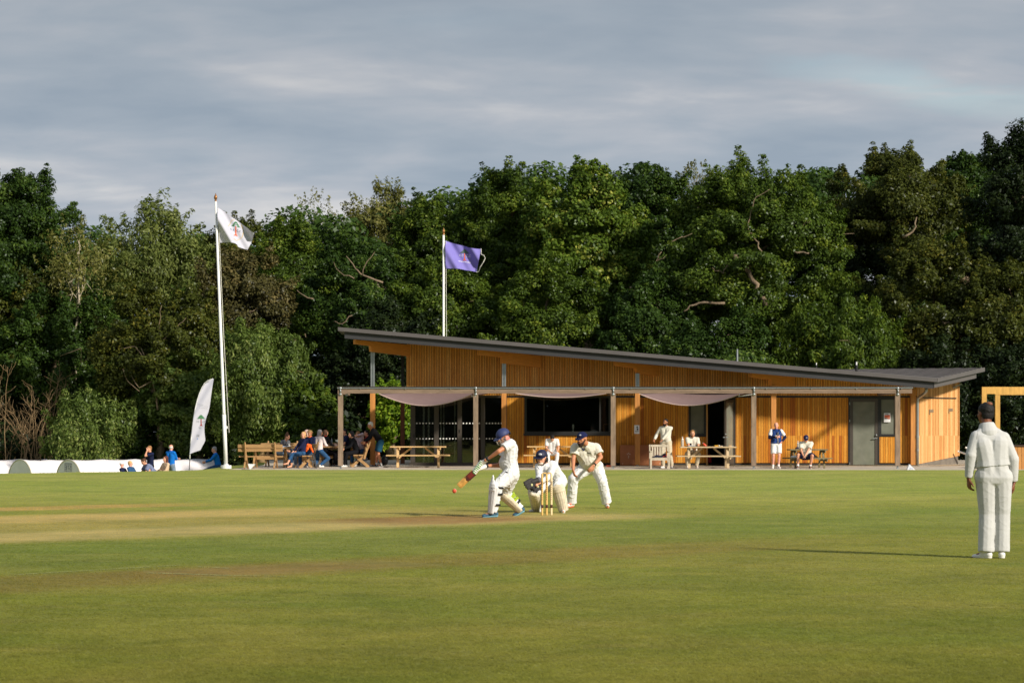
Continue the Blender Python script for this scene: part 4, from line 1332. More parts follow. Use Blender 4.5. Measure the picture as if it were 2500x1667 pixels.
# ------------------------------------------------------------------ shade sails
m_sail = M('taupe shade sail cloth', lin(128, 106, 104), 0.9, 0.06, 3)
m_sail.node_tree.nodes['Principled BSDF'].inputs['Transmission Weight'].default_value = 0.0
def sail(label, A, B, Cc, D, sagf, sagm):
    """four corners: A, B at the front, Cc, D at the wall"""
    root = thing('shade_sail', label, 'shade sail', (A + B) / 2, group='shade sails under the pergola')
    n, m_ = 28, 12
    vs = []
    for j in range(m_ + 1):
        tv = j / m_
        for i in range(n + 1):
            tu = i / n
            p = A * (1 - tu) * (1 - tv) + B * tu * (1 - tv) + Cc * tu * tv + D * (1 - tu) * tv
            s = math.sin(math.pi * tu) ** 0.9
            p = p + np.array([0, 0, -(sagf * (1 - tv) ** 1.2 + sagm * math.sin(math.pi * tv)) * s])
            p = p + np.array([0, 0.35 * s * (1 - tv), 0])
            vs.append(p)
    vs = np.array(vs)
    fs = [(j * (n + 1) + i, j * (n + 1) + i + 1, (j + 1) * (n + 1) + i + 1, (j + 1) * (n + 1) + i) for j in range(m_) for i in range(n)]
    o = MB().add(vs, fs).build('cloth', m_sail, root, smooth=True)
    so = o.modifiers.new('thick', 'SOLIDIFY'); so.thickness = .006
    MB().tube(vs[:n + 1], .014, 6).build('hem', m_white if False else M('sail hem', lin(196, 172, 164), .8, .05, 4), root)
    return root, vs
zb_ = pz_(958)
s_, _v = sail('taupe shade sail sagging over the glazed doors, leftmost of three', at(925, 961, 89.6), at(1150, 963, 88.8), at(1236, 955, 92.8), at(1003, 957, 92.8), 0.42, 0.05)
MB().tube([at(1150, 963, 88.8), at(1152, 967.5, 88.6), at(1160, 967, PY - .1)], .012, 6).build('rope', m_white, s_)
s_, _v = sail('taupe shade sail hanging shallow in front of the wide window', at(1258, 960, 89.0), at(1486, 959.5, 89.0), at(1488, 955, 92.8), at(1290, 955, 92.8), 0.15, 0.05)
s_, _v = sail('taupe shade sail sagging deepest above the open doorway, rightmost of three', at(1561, 961, 89.6), at(1806, 962, 88.8), at(1835, 957, 92.8), at(1640, 957, 92.8), 0.42, 0.05)
MB().tube([at(1806, 962, 88.8), at(1803, 967.5, 88.6), at(1838, 962.5, PY - .1)], .012, 6).build('rope', m_white, s_)

# ------------------------------------------------------------------ timber frame and planter at the right edge
m_new = M('new pale timber', lin(206, 160, 84), .7, .2, 3, stretch=(3, 3, .6))
TYY = 96.0
t_ = thing('timber_pergola', 'new yellow timber post and beam frame at the right edge', 'pergola', (gx(2430, TYY), TYY, 0))
def ty(p): return gx(p, TYY)
def tz(p): return H + (HZ - p) / F * TYY
MB().box(ty(2396.5), ty(2408), TYY - .09, TYY + .09, 0, tz(944.5)).build('post', m_new, t_)
MB().box(ty(2408.1), ty(2640), TYY - .07, TYY + .07, tz(961.5), tz(944.3)).build('beam', m_new, t_)
MB().box(gx(2429, 98.5), gx(2440.5, 98.5), 98.4, 98.58, 0, H + (HZ - 964.5) / F * 98.5).build('post', m_new, t_)
MB().box(gx(2429, 98.5), gx(2620, 98.5), 98.42, 98.56, H + (HZ - 964) / F * 98.5, H + (HZ - 952) / F * 98.5).build('beam', m_new, t_)
t_ = thing('timber_planter', 'boarded timber planter box with dark top rail at the right edge', 'planter', (gx(2510, 88.4), 88.4, 0))
m_plb = board_material('planter boards', 0.135, 0.05, T_END[:1] + [(1.0, lin(200, 144, 82))], lin(60, 34, 16))
MB().box(gx(2455, 88), gx(2600, 88), 87.95, 89.5, 0.0, H + (HZ - 1090) / F * 88).build('boards', m_plb, t_)
MB().box(gx(2454, 88), gx(2601, 88), 87.92, 89.53, H + (HZ - 1090) / F * 88, H + (HZ - 1086) / F * 88).build('rail', m_soff, t_)
t_ = thing('white_pole', 'white pole lying at a slant beyond the right end of the pavilion', 'pole', at(2350, 1105, 94.5))
MB().tube([at(2338, 1101, 94.5), at(2378, 1114, 94.5), at(2400, 1124, 94.5)], .035, 8).tube([at(2357, 1092, 94.3), at(2378, 1100, 94.3), at(2396, 1122, 94.4)], .035, 8).build('tubing', m_white, t_)

# poster on the window, notice on the post
def flat_panel(name, label, cat, pts, mats, parts=()):
    t_ = thing(name, label, cat, pts[0])
    pts = [np.array(p) for p in pts]
    MB().prism(pts, [p + (0, .004, 0) for p in pts]).build('sheet', mats, t_)
    return t_
def panel_rect(px0, py0, px1, py1, Y): return [at(px0, py0, Y), at(px1, py0, Y), at(px1, py1, Y), at(px0, py1, Y)]
m_paper = M('white paper', lin(226, 226, 228), .8, .03, 5)
Yp = WY - .035
t_ = flat_panel('poster', 'white poster with an orange picture taped inside the window by the right door', 'poster', panel_rect(2158, 1008, 2174, 1030, Yp), m_paper)
for n_, r_, col in (('picture', (2159.5, 1013, 2172.8, 1017.5), lin(214, 96, 60)), ('picture', (2159.5, 1017.5, 2172.8, 1020), lin(226, 150, 120)), ('picture', (2159.5, 1020, 2167, 1022.6), lin(60, 62, 66)), ('picture', (2167, 1020, 2172.8, 1022.6), lin(180, 70, 46)), ('heading', (2160, 1010, 2169, 1011.6), lin(120, 120, 124))):
    q = panel_rect(*r_, Yp - .004)
    MB().prism(q, [p + (0, .003, 0) for p in q]).build(n_, M('print %d %s' % (r_[1], n_ + str(r_[0])), col, .8, .2, 20), t_)
Yp = 92.15 - .1
t_ = flat_panel('notice', 'white printed notice pinned to the second orange post from the window', 'notice', panel_rect(1548.5, 1037.5, 1561, 1058.5, Yp), m_paper)
mb = MB()
for r_ in ((1554, 1040.5, 1557.6, 1044), (1554.6, 1045, 1558.4, 1050), (1550.5, 1051.5, 1559, 1052.3), (1550.5, 1053.5, 1559, 1054.2)):
    q = panel_rect(*r_, Yp - .005); mb.prism(q, [p + (0, .003, 0) for p in q])
mb.build('printing', M('dark print', lin(70, 70, 76), .8, .1, 9), t_)
# ------------------------------------------------------------------ flags
m_pole = M('white flag pole', lin(230, 230, 228), .4, .03, 3)
m_gold = M('bronze finial', lin(150, 104, 62), .35, .15, 6, metal=.6)
m_rope = M('halyard rope', lin(214, 212, 200), .8, .05, 5)
m_flagw = M('white flag cloth', lin(186, 186, 200), .85, .03, 5)
m_flagp = M('purple flag cloth', lin(122, 114, 186), .85, .04, 5)
m_emg = M('emblem green', lin(70, 118, 84), .8, .1, 9)
m_emr = M('emblem orange red', lin(210, 96, 58), .8, .1, 9)
m_emk = M('emblem lettering', lin(90, 94, 118), .8, .1, 9)
m_emw = M('emblem white', lin(232, 232, 240), .8, .03, 9)
m_emy = M('emblem gold line', lin(206, 168, 60), .8, .1, 9)
m_emgf = M('printed grey', lin(150, 152, 162), .8, .1, 9)
m_red = M('emblem trunk red', lin(150, 50, 34), .8, .1, 9)
for mm in (m_flagw, m_flagp):
    pb = mm.node_tree.nodes['Principled BSDF']
    pb.inputs['Subsurface Weight'].default_value = 0.0


def poly_on(f, pts, mb, mi=0, off=0.006):
    vs = [f(px, py) + np.array([0, -off, 0]) for px, py in pts]
    mb.add(vs, [tuple(range(len(vs)))], mi)


def emblem(parent, f, cx, top, tw, bot, text, tcol, hexa=None, trunk_m=None, th=None, skew=0.0, ty=None, tgreen=None, underline=None):
    """spreading tree with a slender trunk and lettering across it; f maps photo points onto the cloth"""
    h = bot - top
    def S(x, y): return (x, y + (x - cx) * skew)
    mb = MB()
    for y0, w, hh in ((0.0, .42, .13), (.09, .72, .15), (.2, 1.0, .15)):
        n = 10
        q = [S(cx + tw / 2 * w * (-1 + 2 * i / n), top + h * (y0 + hh * (1 - math.sin(math.pi * i / n) * .9))) for i in range(n + 1)]
        q2 = [S(cx + tw / 2 * w * (1 - 2 * i / n) * .9, top + h * (y0 + hh * 1.02 + .025 * math.sin(math.pi * i / n * 3) ** 2)) for i in range(1, n)]
        poly_on(f, q + q2, mb)
    mb.build('emblem_tree', tgreen or m_emg, parent)
    mb = MB()
    w = tw * .045
    poly_on(f, [S(cx - w, top + h * .33), S(cx + w, top + h * .33), S(cx + w * 1.2, top + h * .85), S(cx + tw * .2, bot), S(cx, top + h * .96), S(cx - tw * .2, bot), S(cx - w * 1.2, top + h * .85)], mb, 0, .008)
    mb.build('emblem_trunk', trunk_m or m_emr, parent)
    mb = MB()
    half = text.split('|')
    for side, s in ((-1, half[0]), (1, half[1])):
        vs, fs = text_mesh(s, th)
        cxx = cx + side * tw * .36
        ww = [f(*S(cxx + v[0] * 1.0, (ty or (top + h * .6)) - v[1])) + np.array([0, -.009, 0]) for v in vs]
        mb.add(ww, fs)
    mb.build('lettering', tcol, parent)
    if hexa:
        mb = MB()
        for i in range(len(hexa) - 1):
            (x0, y0), (x1, y1) = hexa[i], hexa[i + 1]
            d = unit((x1 - x0, y1 - y0)); nx, ny = -d[1] * .45, d[0] * .45
            k = 5
            for q in range(k):
                a = (x0 + (x1 - x0) * q / k, y0 + (y1 - y0) * q / k); b = (x0 + (x1 - x0) * (q + 1) / k, y0 + (y1 - y0) * (q + 1) / k)
                poly_on(f, [(a[0] - nx, a[1] - ny), (b[0] - nx, b[1] - ny), (b[0] + nx, b[1] + ny), (a[0] + nx, a[1] + ny)], mb, 0, .007)
        mb.build('emblem_border', m_emy, parent)
    if underline:
        mb = MB()
        (x0, y0), (x1, y1) = underline
        for q in range(6):
            a = x0 + (x1 - x0) * q / 6; b = x0 + (x1 - x0) * (q + 1) / 6
            ya_ = y0 + (y1 - y0) * q / 6; yb_ = y0 + (y1 - y0) * (q + 1) / 6
            poly_on(f, [(a, ya_ - .5), (b, yb_ - .5), (b, yb_ + .5), (a, ya_ + .5)], mb)
        mb.build('emblem_line', m_emw, parent)


def cloth_grid(topc, botc, depth, Y, nu=40, nv=22):
    """cloth between a top and a bottom edge given in photo points; depth(px, py) pushes it to and fro"""
    def along(c, t):
        c = np.array(c, float); s = np.concatenate([[0], np.cumsum(np.linalg.norm(np.diff(c, axis=0), axis=1))]); s /= s[-1]
        return np.array([np.interp(t, s, c[:, 0]), np.interp(t, s, c[:, 1])])
    def f(px, py):
        p = at(px, py, Y); p[1] += depth(px, py); return p
    vs = []
    for j in range(nv + 1):
        for i in range(nu + 1):
            a = along(topc, i / nu); b = along(botc, i / nu)
            q = a + (b - a) * j / nv
            vs.append(f(*q))
    fs = [(j * (nu + 1) + i, j * (nu + 1) + i + 1, (j + 1) * (nu + 1) + i + 1, (j + 1) * (nu + 1) + i) for j in range(nv) for i in range(nu)]
    return MB().add(vs, fs), f


def flag_pole(label, base, top, Y, r0, r1, fin):
    t_ = thing('flag_pole', label, 'flag pole', base, group='white flag poles')
    a = np.array(base, float); b = np.array(top, float)
    m = a + (b - a) * .2
    MB().tube([a, m], [r0, r0 * .97], 14).tube([m, m + (b - a) * .008, b], [r0 * .97, r0 * .8, r1], 14).build('pole', m_pole, t_, smooth=True)
    MB().lathe([(r1 * .9, 0), (r1 * 1.1, .03), (r1 * .7, .05), (fin * .75, .08), (fin, .14), (fin * .8, .2), (fin * .3, .26), (.005, .32)], b, 14).build('finial', m_gold, t_, smooth=True)
    c = b + np.array([r1 * 2.1, -.02, -.25])
    MB().tube([c, c + ((a - b) * .5) + (.03, 0, 0), a + (r0 * 1.6, -.02, 1.3)], .011, 5).build('halyard', m_rope, t_)
    return t_


FYA = 90.2
pa = flag_pole('tall white flag pole on a round white base, leaning slightly left, left of the benches', at(552, 1141, FYA), at(526.5, 492, FYA), FYA, .072, .042, .066)
MB().lathe([(.2, -.1), (.2, .12), (.19, .14), (.09, .145), (.09, .18)], at(552, 1144.5, FYA), 22).build('base_block', m_pole, pa, smooth=False)
MB().box(at(549, 1040, FYA)[0] - .02, at(549, 1040, FYA)[0] + .11, FYA - .02, FYA + .02, at(549, 1046, FYA)[2], at(549, 1040, FYA)[2]).build('cleat', m_pole, pa)
def dA(px, py): return .16 * math.sin((px - 532) * .085 + (py - 507) * -.052) + .07 * math.sin((px - 532) * .2 - (py - 507) * .115 + 1) + .002 * (px - 532)
topc = [(532, 507), (545, 515), (560, 525.5), (578, 538), (592, 548), (606, 558.5), (616, 567), (621.5, 569.5)]
botc = [(535.4, 592.5), (548, 591.8), (562, 592.3), (574, 594.2), (579, 597.5), (581.5, 603), (592, 606), (603, 608.8)]
mb, fA = cloth_grid(topc, botc, dA, FYA)
fl_ = thing('flag', 'white club flag with tree emblem flying from the tall left pole', 'flag', at(532, 550, FYA), group='club flags')
mb.build('cloth', m_flagw, fl_, smooth=True)
emblem(fl_, fA, 574.5, 539.5, 23, 576, 'V.E|C.C.', m_emk, th=7.0, ty=562, skew=.2,
       hexa=[(557, 552), (564, 538), (571, 535.5)] , trunk_m=m_emr)
mb = MB()
hx = [(587, 547), (592, 562), (591, 577), (577, 587.5), (571, 583)]
for i in range(len(hx) - 1):
    for q in range(6):
        a = np.array(hx[i]) + (np.array(hx[i + 1]) - np.array(hx[i])) * q / 6; b = np.array(hx[i]) + (np.array(hx[i + 1]) - np.array(hx[i])) * (q + 1) / 6
        d = unit(np.append(b - a, 0)); n_ = np.array([-d[1], d[0]]) * .45
        poly_on(fA, [a - n_, b - n_, b + n_, a + n_], mb, 0, .008)
mb.build('emblem_border', m_emy, fl_)

FYB = 103.0
bz = float(groundz(gx(1083, FYB), FYB))
pb_ = flag_pole('shorter white flag pole standing behind the pavilion roof', (gx(1083, FYB), FYB, bz), at(1083, 574, FYB), FYB, .055, .046, .054)
def dB(px, py): return .15 * math.sin((px - 1087) * .075 - (py - 587) * .055 + .4) + .05 * math.sin((px - 1087) * .21 - (py - 587) * .12) + .002 * (px - 1087)
mb, fB = cloth_grid([(1087.3, 587), (1100, 591.5), (1116, 596), (1131, 599.5), (1145, 604.5), (1160, 607), (1172, 607.5), (1174.5, 606.5)], [(1088, 655.6), (1105, 655.8), (1123.5, 656.8), (1140, 659.5), (1155, 661.5), (1163.5, 663)], dB, FYB)
fl_ = thing('flag', 'purple club flag with white lettering and trailing cord on the shorter pole', 'flag', at(1087, 620, FYB), group='club flags')
mb.build('cloth', m_flagp, fl_, smooth=True)
MB().tube([fB(1174, 607), fB(1174.8, 613), fB(1174, 620), fB(1182, 624), fB(1184.5, 630), fB(1180, 640), fB(1172, 652), fB(1169.5, 660), fB(1166, 663), fB(1163, 662.5)], .016, 5).build('cord', m_rope, fl_)
emblem(fl_, fB, 1134.2, 607.5, 25, 636, 'V.E|C.C', m_emw, th=7.6, ty=624, skew=.06, underline=((1119.5, 637), (1149, 640.5)), tgreen=M('emblem green on purple', lin(78, 96, 96), .8, .1, 9))

# ------------------------------------------------------------------ feather banner
BY = 87.6
fb_ = thing('feather_banner', 'white sail shaped feather banner with tree emblem left of the tall flag pole', 'banner', at(462, 1146.5, BY))
left = [(464.4, 1107.7), (466, 1085), (469, 1053.5), (474, 1013.6), (478, 993), (482, 977), (487, 961), (493, 946.7), (500, 935), (508, 928.5), (520.5, 924)]
right = [(464.6, 1107.9), (478, 1102), (488.5, 1099.5), (493, 1089), (500.8, 1075.8), (498.7, 1053.5), (499, 1035), (502, 1021.6), (509, 1001), (515.4, 959.4), (520.5, 924.3)]
def dF(px, py): return .05 * math.sin(py * .09 + px * .16) + .004 * (px - 480)
def dup_len(c, n=24):
    c = np.array(c); s = np.concatenate([[0], np.cumsum(np.linalg.norm(np.diff(c, axis=0), axis=1))]); s /= s[-1]
    return [(np.interp(t, s, c[:, 0]), np.interp(t, s, c[:, 1])) for t in np.linspace(0, 1, n)]
mb, fF = cloth_grid(dup_len(left), dup_len(right), dF, BY, 40, 12)
mb.build('cloth', m_flagw, fb_, smooth=True)
MB().tube([at(462, 1147, BY), at(463.4, 1120, BY)], .014, 8).build('spike', m_black, fb_)
MB().tube([at(463.4, 1120, BY)] + [at(x - .5, y, BY + .01) for x, y in left], np.linspace(.022, .009, len(left) + 1), 6).build('pole', m_pole, fb_, smooth=True)
emblem(fb_, fF, 490.5, 1012, 21, 1040, 'VE|CC', m_emgf, th=6.5, ty=1029, trunk_m=m_red)
mb = MB()
for x0, y0, x1, y1 in ((482.5, 986.3, 497, 988.4), (486, 990.5, 507, 992.6), (487, 995, 506, 997)):
    k = 6
    for q in range(k):
        a = (x0 + (x1 - x0) * q / k, y0 + (y1 - y0) * q / k); b = (x0 + (x1 - x0) * (q + .8) / k, y0 + (y1 - y0) * (q + .8) / k)
        poly_on(fF, [(a[0], a[1] - .35), (b[0], b[1] - .35), (b[0], b[1] + .35), (a[0], a[1] + .35)], mb)
for x0, x1, y in ((480, 487.5, 1061), (479.5, 487, 1063.4), (480, 487, 1065.2), (484, 492, 1043), (485.5, 491, 1045.5)):
    poly_on(fF, [(x0, y - .6), (x1, y - .6), (x1, y + .6), (x0, y + .6)], mb)
mb.build('printing', m_emgf, fb_)
mb = MB(); poly_on(fF, [(481, 1069.5), (484, 1069.5), (484, 1071.5), (481, 1071.5)], mb); mb.build('printing', M('small blue print', lin(70, 120, 190), .8, .1, 9), fb_)

# ------------------------------------------------------------------ white pitch covers on the lower ground at the left
m_cover = M('white cover sheeting', lin(236, 230, 232), .6, .05, 1.2, .012, 1.5)
m_covend = M('grey white cover end sheet', lin(226, 226, 220), .75, .08, 1.5, .01, 2)
m_trim = M('cover end hoop', lin(190, 184, 166), .6, .1, 3)


def cover(label, px, Y, length, top_py, w=1.22, ang=37, logo=False, endcap=True):
    c = np.array([gx(px, Y), Y, 0.0]); z0 = float(groundz(c[0], Y))
    ht = H + (HZ - top_py) / F * Y - z0
    ax = np.array([math.cos(math.radians(ang)), math.sin(math.radians(ang)), 0]); sd_ = np.array([-ax[1], ax[0], 0])
    t_ = thing('pitch_cover', label, 'pitch cover', (c[0], c[1], z0), group='white domed pitch covers')
    n = 18; m_ = 26
    rng = np.random.default_rng(int(px) + 900)
    vs = []
    for i in range(m_ + 1):
        s = length * i / m_
        sag = 0.045 * abs(math.sin(math.pi * s / 1.55)) ** 1.0 + .008 * rng.normal()
        for k in range(n + 1):
            th = math.pi * k / n
            vs.append(c + ax * s + sd_ * w * math.cos(th) * (1 if abs(math.cos(th)) < .98 else 1) + np.array([0, 0, z0 + (ht - sag) * math.sin(th) ** .9]))
    fs = [(i * (n + 1) + k, i * (n + 1) + k + 1, (i + 1) * (n + 1) + k + 1, (i + 1) * (n + 1) + k) for i in range(m_) for k in range(n)]
    o = MB().add(vs, fs).build('sheet', m_cover, t_, smooth=True)
    if endcap:
        e = vs[:n + 1]
        MB().prism([p - ax * .02 for p in e], [p + ax * .012 for p in e]).build('end_sheet', m_covend, t_)
        MB().tube([p - ax * .015 for p in e], .03, 6).build('hoop', m_trim, t_, smooth=True)
        if logo:
            mb = MB()
            x0 = c - ax * .035
            def q(u_, v_): return x0 - sd_ * u_ + np.array([0, 0, v_])
            zc = H + (HZ - 1140.5) / F * Y
            hw, hh = .335, .175
            for a0, a1, b0, b1 in ((-hw, hw, hh - .03, hh), (-hw, hw, -hh, -hh + .012), (-hw, -hw + .02, -hh + .012, hh - .03), (hw - .02, hw, -hh + .012, hh - .03)):
                mb.add([q(a0, zc + b0), q(a1, zc + b0), q(a1, zc + b1), q(a0, zc + b1)], [(0, 1, 2, 3)])
            for i, ch in enumerate('ETS'):
                tv, tf = text_mesh(ch, .3)
                tv = tv.copy(); tv[:, 0] *= -1.15
                tv[:, 0] += (-.2, .01, .2)[i]
                mb.add([q(a, zc + b - .02) for a, b, _ in tv], tf)
            mb.build('logo', M('navy print', lin(36, 54, 92), .7, .1, 5), t_)
    return t_


cover('white domed pitch cover with lettered end panel, nearest of the three', 168, 104.5, 7.0, 1121.5, logo=True)
cover('white domed pitch cover with plain grey end, middle of the three', 50, 107.2, 6.2, 1122)
cover('white domed pitch cover running out of the left edge of the photo', -110, 110, 4.6, 1122)

# ------------------------------------------------------------------ furniture
m_pine = M('pale pine picnic table', lin(206, 170, 118), .7, .18, 3, stretch=(1, 5, 5))
m_pine2 = M('bleached pine picnic table', lin(196, 172, 136), .75, .18, 3, stretch=(1, 5, 5))
m_old = M('weathered green grey picnic table', lin(122, 112, 82), .85, .3, 4, stretch=(1, 4, 4))
m_bench = M('brown treated bench timber', lin(164, 128, 84), .75, .22, 3, stretch=(1, 4, 4))
m_silver = M('silvered teak', lin(190, 178, 158), .8, .2, 3, stretch=(2, 4, 1))


def picnic_table(label, loc, rz, L, m, top=.79, seat=.47, sx=None, legx=.36, tw=.36, sy=.70, lw=.09):
    t_ = thing('picnic_table', label, 'picnic table', (0, 0, 0), group='picnic tables on the patio')
    mb = MB()
    nb = 5
    for i in range(nb):
        y0 = -tw + 2 * tw * i / nb
        mb.box(-L / 2, L / 2, y0 + .006, y0 + 2 * tw / nb - .006, top - .045, top)
    mb.build('tabletop', m, t_, bevel=.006)
    Ls = sx or L * 1.13
    for s in (-1, 1):
        MB().box(-Ls / 2, Ls / 2, s * sy - .13, s * sy - .005, seat - .04, seat).box(-Ls / 2, Ls / 2, s * sy + .005, s * sy + .13, seat - .04, seat).build('seat', m, t_, bevel=.005)
    for e in (-1, 1):
        x = e * L * legx
        for s in (-1, 1):
            MB().bar((x, s * .22, top - .05), (x, s * (sy - .12), 0), lw, lw * .5, up=(0, 1, 0)).build('leg', m, t_)
        MB().box(x + .05, x + .09, -sy - .1, sy + .1, seat - .13, seat - .042).build('crossbar', m, t_)
        MB().box(x + .05, x + .09, -tw + .02, tw - .02, top - .13, top - .047).build('cleat', m, t_)
        MB().bar((x - e * .06, 0, seat - .08), (x - e * .5, 0, top - .06), .07, .035, up=(0, 1, 0)).build('brace', m, t_)
    return place(t_, loc, rz)


def pz0(Y): return patz(Y) + .001
picnic_table('pale new picnic table standing alone between the first two pergola posts', (gx(1021, 90.4), 90.4, pz0(90.4)), 0.03, 2.1, m_pine)
picnic_table('pale picnic table under the wide window behind the wicketkeeper', (gx(1350, 90.6), 90.6, pz0(90.6)), 0, 1.95, m_pine)
TBY = 89.2
picnic_table('bleached picnic table with bottles and plates in front of the open doorway', (gx(1728, TBY), TBY, pz0(TBY)), -.02, 2.06, m_pine2, top=.8, legx=.345)
picnic_table('small weathered grey green picnic table near the right door', (gx(1971, 89.6), 89.6, pz0(89.6)), .08, 1.42, m_old, top=.70, seat=.38, sy=.6, legx=.38, lw=.07)


def back_bench(label, L, loc, rz, m=None, group='cross legged benches with backs'):
    """garden bench with X-shaped ends; it faces -y"""
    m = m or m_bench
    t_ = thing('back_bench', label, 'bench', (0, 0, 0), group=group)
    MB().box(-L / 2, L / 2, -.24, -.07, .415, .46).box(-L / 2, L / 2, -.055, .12, .415, .46).build('seat', m, t_, bevel=.006)
    mb = MB()
    for z0_, z1_ in ((.62, .745), (.76, .885)):
        y0_ = .2 + (z0_ - .6) * .35
        mb.box(-L / 2 - .02, L / 2 + .02, y0_, y0_ + .045, z0_, z1_)
    mb.build('backrest', m, t_, bevel=.01)
    for e in (-1, 1):
        x = e * L * .34
        MB().tube([(x, .16, .30), (x, .20, .45), (x, .255, .62), (x, .34, .80), (x, .40, .96)], [.05, .05, .048, .045, .03], 6).build('back_post', m, t_)
        MB().bar((x - .03, -.30, 0.0), (x - .03, .20, .46), .05, .10, up=(0, 1, 0)).build('leg', m, t_)
        MB().bar((x + .03, .34, 0.0), (x + .03, -.18, .42), .05, .10, up=(0, 1, 0)).build('leg', m, t_)
    return place(t_, loc, rz)


def trestle(label, L, W_, loc, rz, top=.76):
    t_ = thing('garden_table', label, 'table', (0, 0, 0), group='heavy garden tables with crossed legs')
    mb = MB()
    for i in range(4):
        mb.box(-L / 2, L / 2, -W_ / 2 + W_ * i / 4 + .004, -W_ / 2 + W_ * (i + 1) / 4 - .004, top - .05, top)
    mb.build('tabletop', m_bench, t_, bevel=.006)
    for e in (-1, 1):
        x = e * L * .34
        MB().bar((x - .03, -.32, 0), (x - .03, .24, top - .05), .06, .11, up=(0, 1, 0)).build('leg', m_bench, t_)
        MB().bar((x + .03, .32, 0), (x + .03, -.24, top - .05), .06, .11, up=(0, 1, 0)).build('leg', m_bench, t_)
    MB().box(-L * .34 + .06, L * .34 - .06, -.03, .03, .3, .4).build('stretcher', m_bench, t_)
    return place(t_, loc, rz)


BA = 88.9
back_bench('brown bench with its back to the field, nearest the flag pole', 1.6, (gx(637, BA), BA, pz0(BA)), math.pi)
back_bench('brown bench on the far side of the garden table facing the field', 1.62, (gx(688, 91.6), 91.6, pz0(91.6)), 0)
trestle('brown garden table between the two benches by the flag pole', 1.65, .8, (gx(660, 90.2), 90.2, pz0(90.2)), 0)
BC = 90.0
back_bench('brown bench seen end on with the woman in jeans sitting on its end', 1.7, (gx(746, BC), BC, pz0(BC)), -math.pi / 2 + .22)
back_bench('grey brown bench behind the woman in jeans, partly hidden', 1.5, (gx(776, 92.4), 92.4, pz0(92.4)), .0)
trestle('garden table with a metal bottle on it beside the first pergola post', 1.7, .8, (gx(822, 92.0), 92.0, pz0(92.0)), 0)
back_bench('brown bench seen end on in shade between the first two posts on the left', 1.4, (gx(877, 91.2), 91.2, pz0(91.2)), -math.pi / 2 + .1)


def arm_chair(label, loc, rz):
    t_ = thing('garden_armchair', label, 'chair', (0, 0, 0))
    m = m_silver
    w = .33
    for s in (-1, 1):
        MB().box(s * w - .03, s * w + .03, -.28, -.22, 0, .62).build('leg', m, t_)
        MB().bar((s * w, .24, 0), (s * w, .33, .88), .05, .05, up=(0, 1, 0)).build('leg', m, t_)
        MB().box(s * w - .04, s * w + .04, -.3, .27, .62, .65).build('armrest', m, t_)
    MB().box(-w + .03, w - .03, .285, .325, .80, .88).box(-w + .03, w - .03, .245, .285, .43, .48).build('backrest_rail', m, t_)
    mb = MB()
    for i in range(6):
        x = -w + .1 + (2 * w - .2) * i / 5
        mb.bar((x, .265, .48), (x, .305, .80), .055, .018, up=(0, 1, 0))
    mb.build('backrest_slats', m, t_)
    mb = MB()
    for i in range(4): mb.box(-w + .03, w - .03, -.27 + .125 * i, -.27 + .125 * i + .105, .385, .41)
    mb.build('seat', m, t_)
    MB().box(-w + .03, w - .03, -.27, -.23, .31, .38).build('seat_rail', m, t_)
    return place(t_, loc, rz)


AC = 88.6
arm_chair('silvered slatted garden armchair with dark clothes on its seat', (gx(1610, AC), AC, pz0(AC)), 0.02)
m_navy = M('navy cloth', lin(24, 28, 48), .9, .25, 9, .01, 20)
mb = MB(); c = np.array([gx(1610, AC), AC - .02, pz0(AC) + .42])
for dx_, dy_, dz_, r_, sc in ((-.18, 0, .0, .09, (1.1, 1.4, .55)), (-.08, .02, .03, .1, (1.1, 1.2, .6)), (.04, .0, .02, .1, (1.2, 1.3, .5)), (.0, -.08, 0, .09, (1.6, 1, .45)), (.19, .04, .05, .095, (.95, 1.2, .95))):
    mb.ball(c + (dx_, dy_, dz_), r_, sc)
t_ = thing('folded_jacket', 'crumpled navy jacket lying on the seat of the slatted armchair', 'jacket', c)
skin_obj('cloth', mb, m_navy, t_, .018, 2, .006)
MB().tube([c + (.12, -.1, .02), c + (.2, -.08, .06), c + (.26, -.06, .07)], .014, 6).tube([c + (.11, -.11, -.02), c + (.27, -.09, .0)], .012, 6).build('red_stripe', M('red piping', lin(190, 50, 60), .8, .1, 9), t_)

# boards leaning against the wall
m_ply = M('reddish plywood', lin(172, 110, 70), .75, .12, 3)
t_ = thing('plywood_board', 'wide reddish plywood board leaning on the wall behind the second orange post', 'board', (gx(1565, 92.6), 92.6, patz(92.6)))
p = [np.array([gx(1514, 92.5), 92.45, .09]), np.array([gx(1617, 92.5), 92.45, .09]), np.array([gx(1617, 92.8), 92.84, .86]), np.array([gx(1514, 92.8), 92.84, .86])]
MB().prism(p, [q + (0, .03, 0.0) for q in p]).build('sheet', m_ply, t_)
mb = MB()
for u_, v_ in ((.2, .45), (.2, .6), (.17, .55), (.23, .55), (.2, .38), (.06, .08), (.94, .08), (.9, .5)):
    q = p[0] + (p[1] - p[0]) * u_ + (p[3] - p[0]) * v_
    mb.ball(q + (0, -.004, 0), .016, (1, .3, 1), 8, 4)
mb.build('screw_heads', m_white, t_)
t_ = thing('brick', 'red brick on the paving beside the third pergola post', 'brick', at(1486, 1139, 91))
MB().box(gx(1480, 91), gx(1491, 91), 90.9, 91.02, patz(91), patz(91) + .07).build('block', M('red brick', lin(150, 62, 44), .9, .2, 9), t_, bevel=.006)

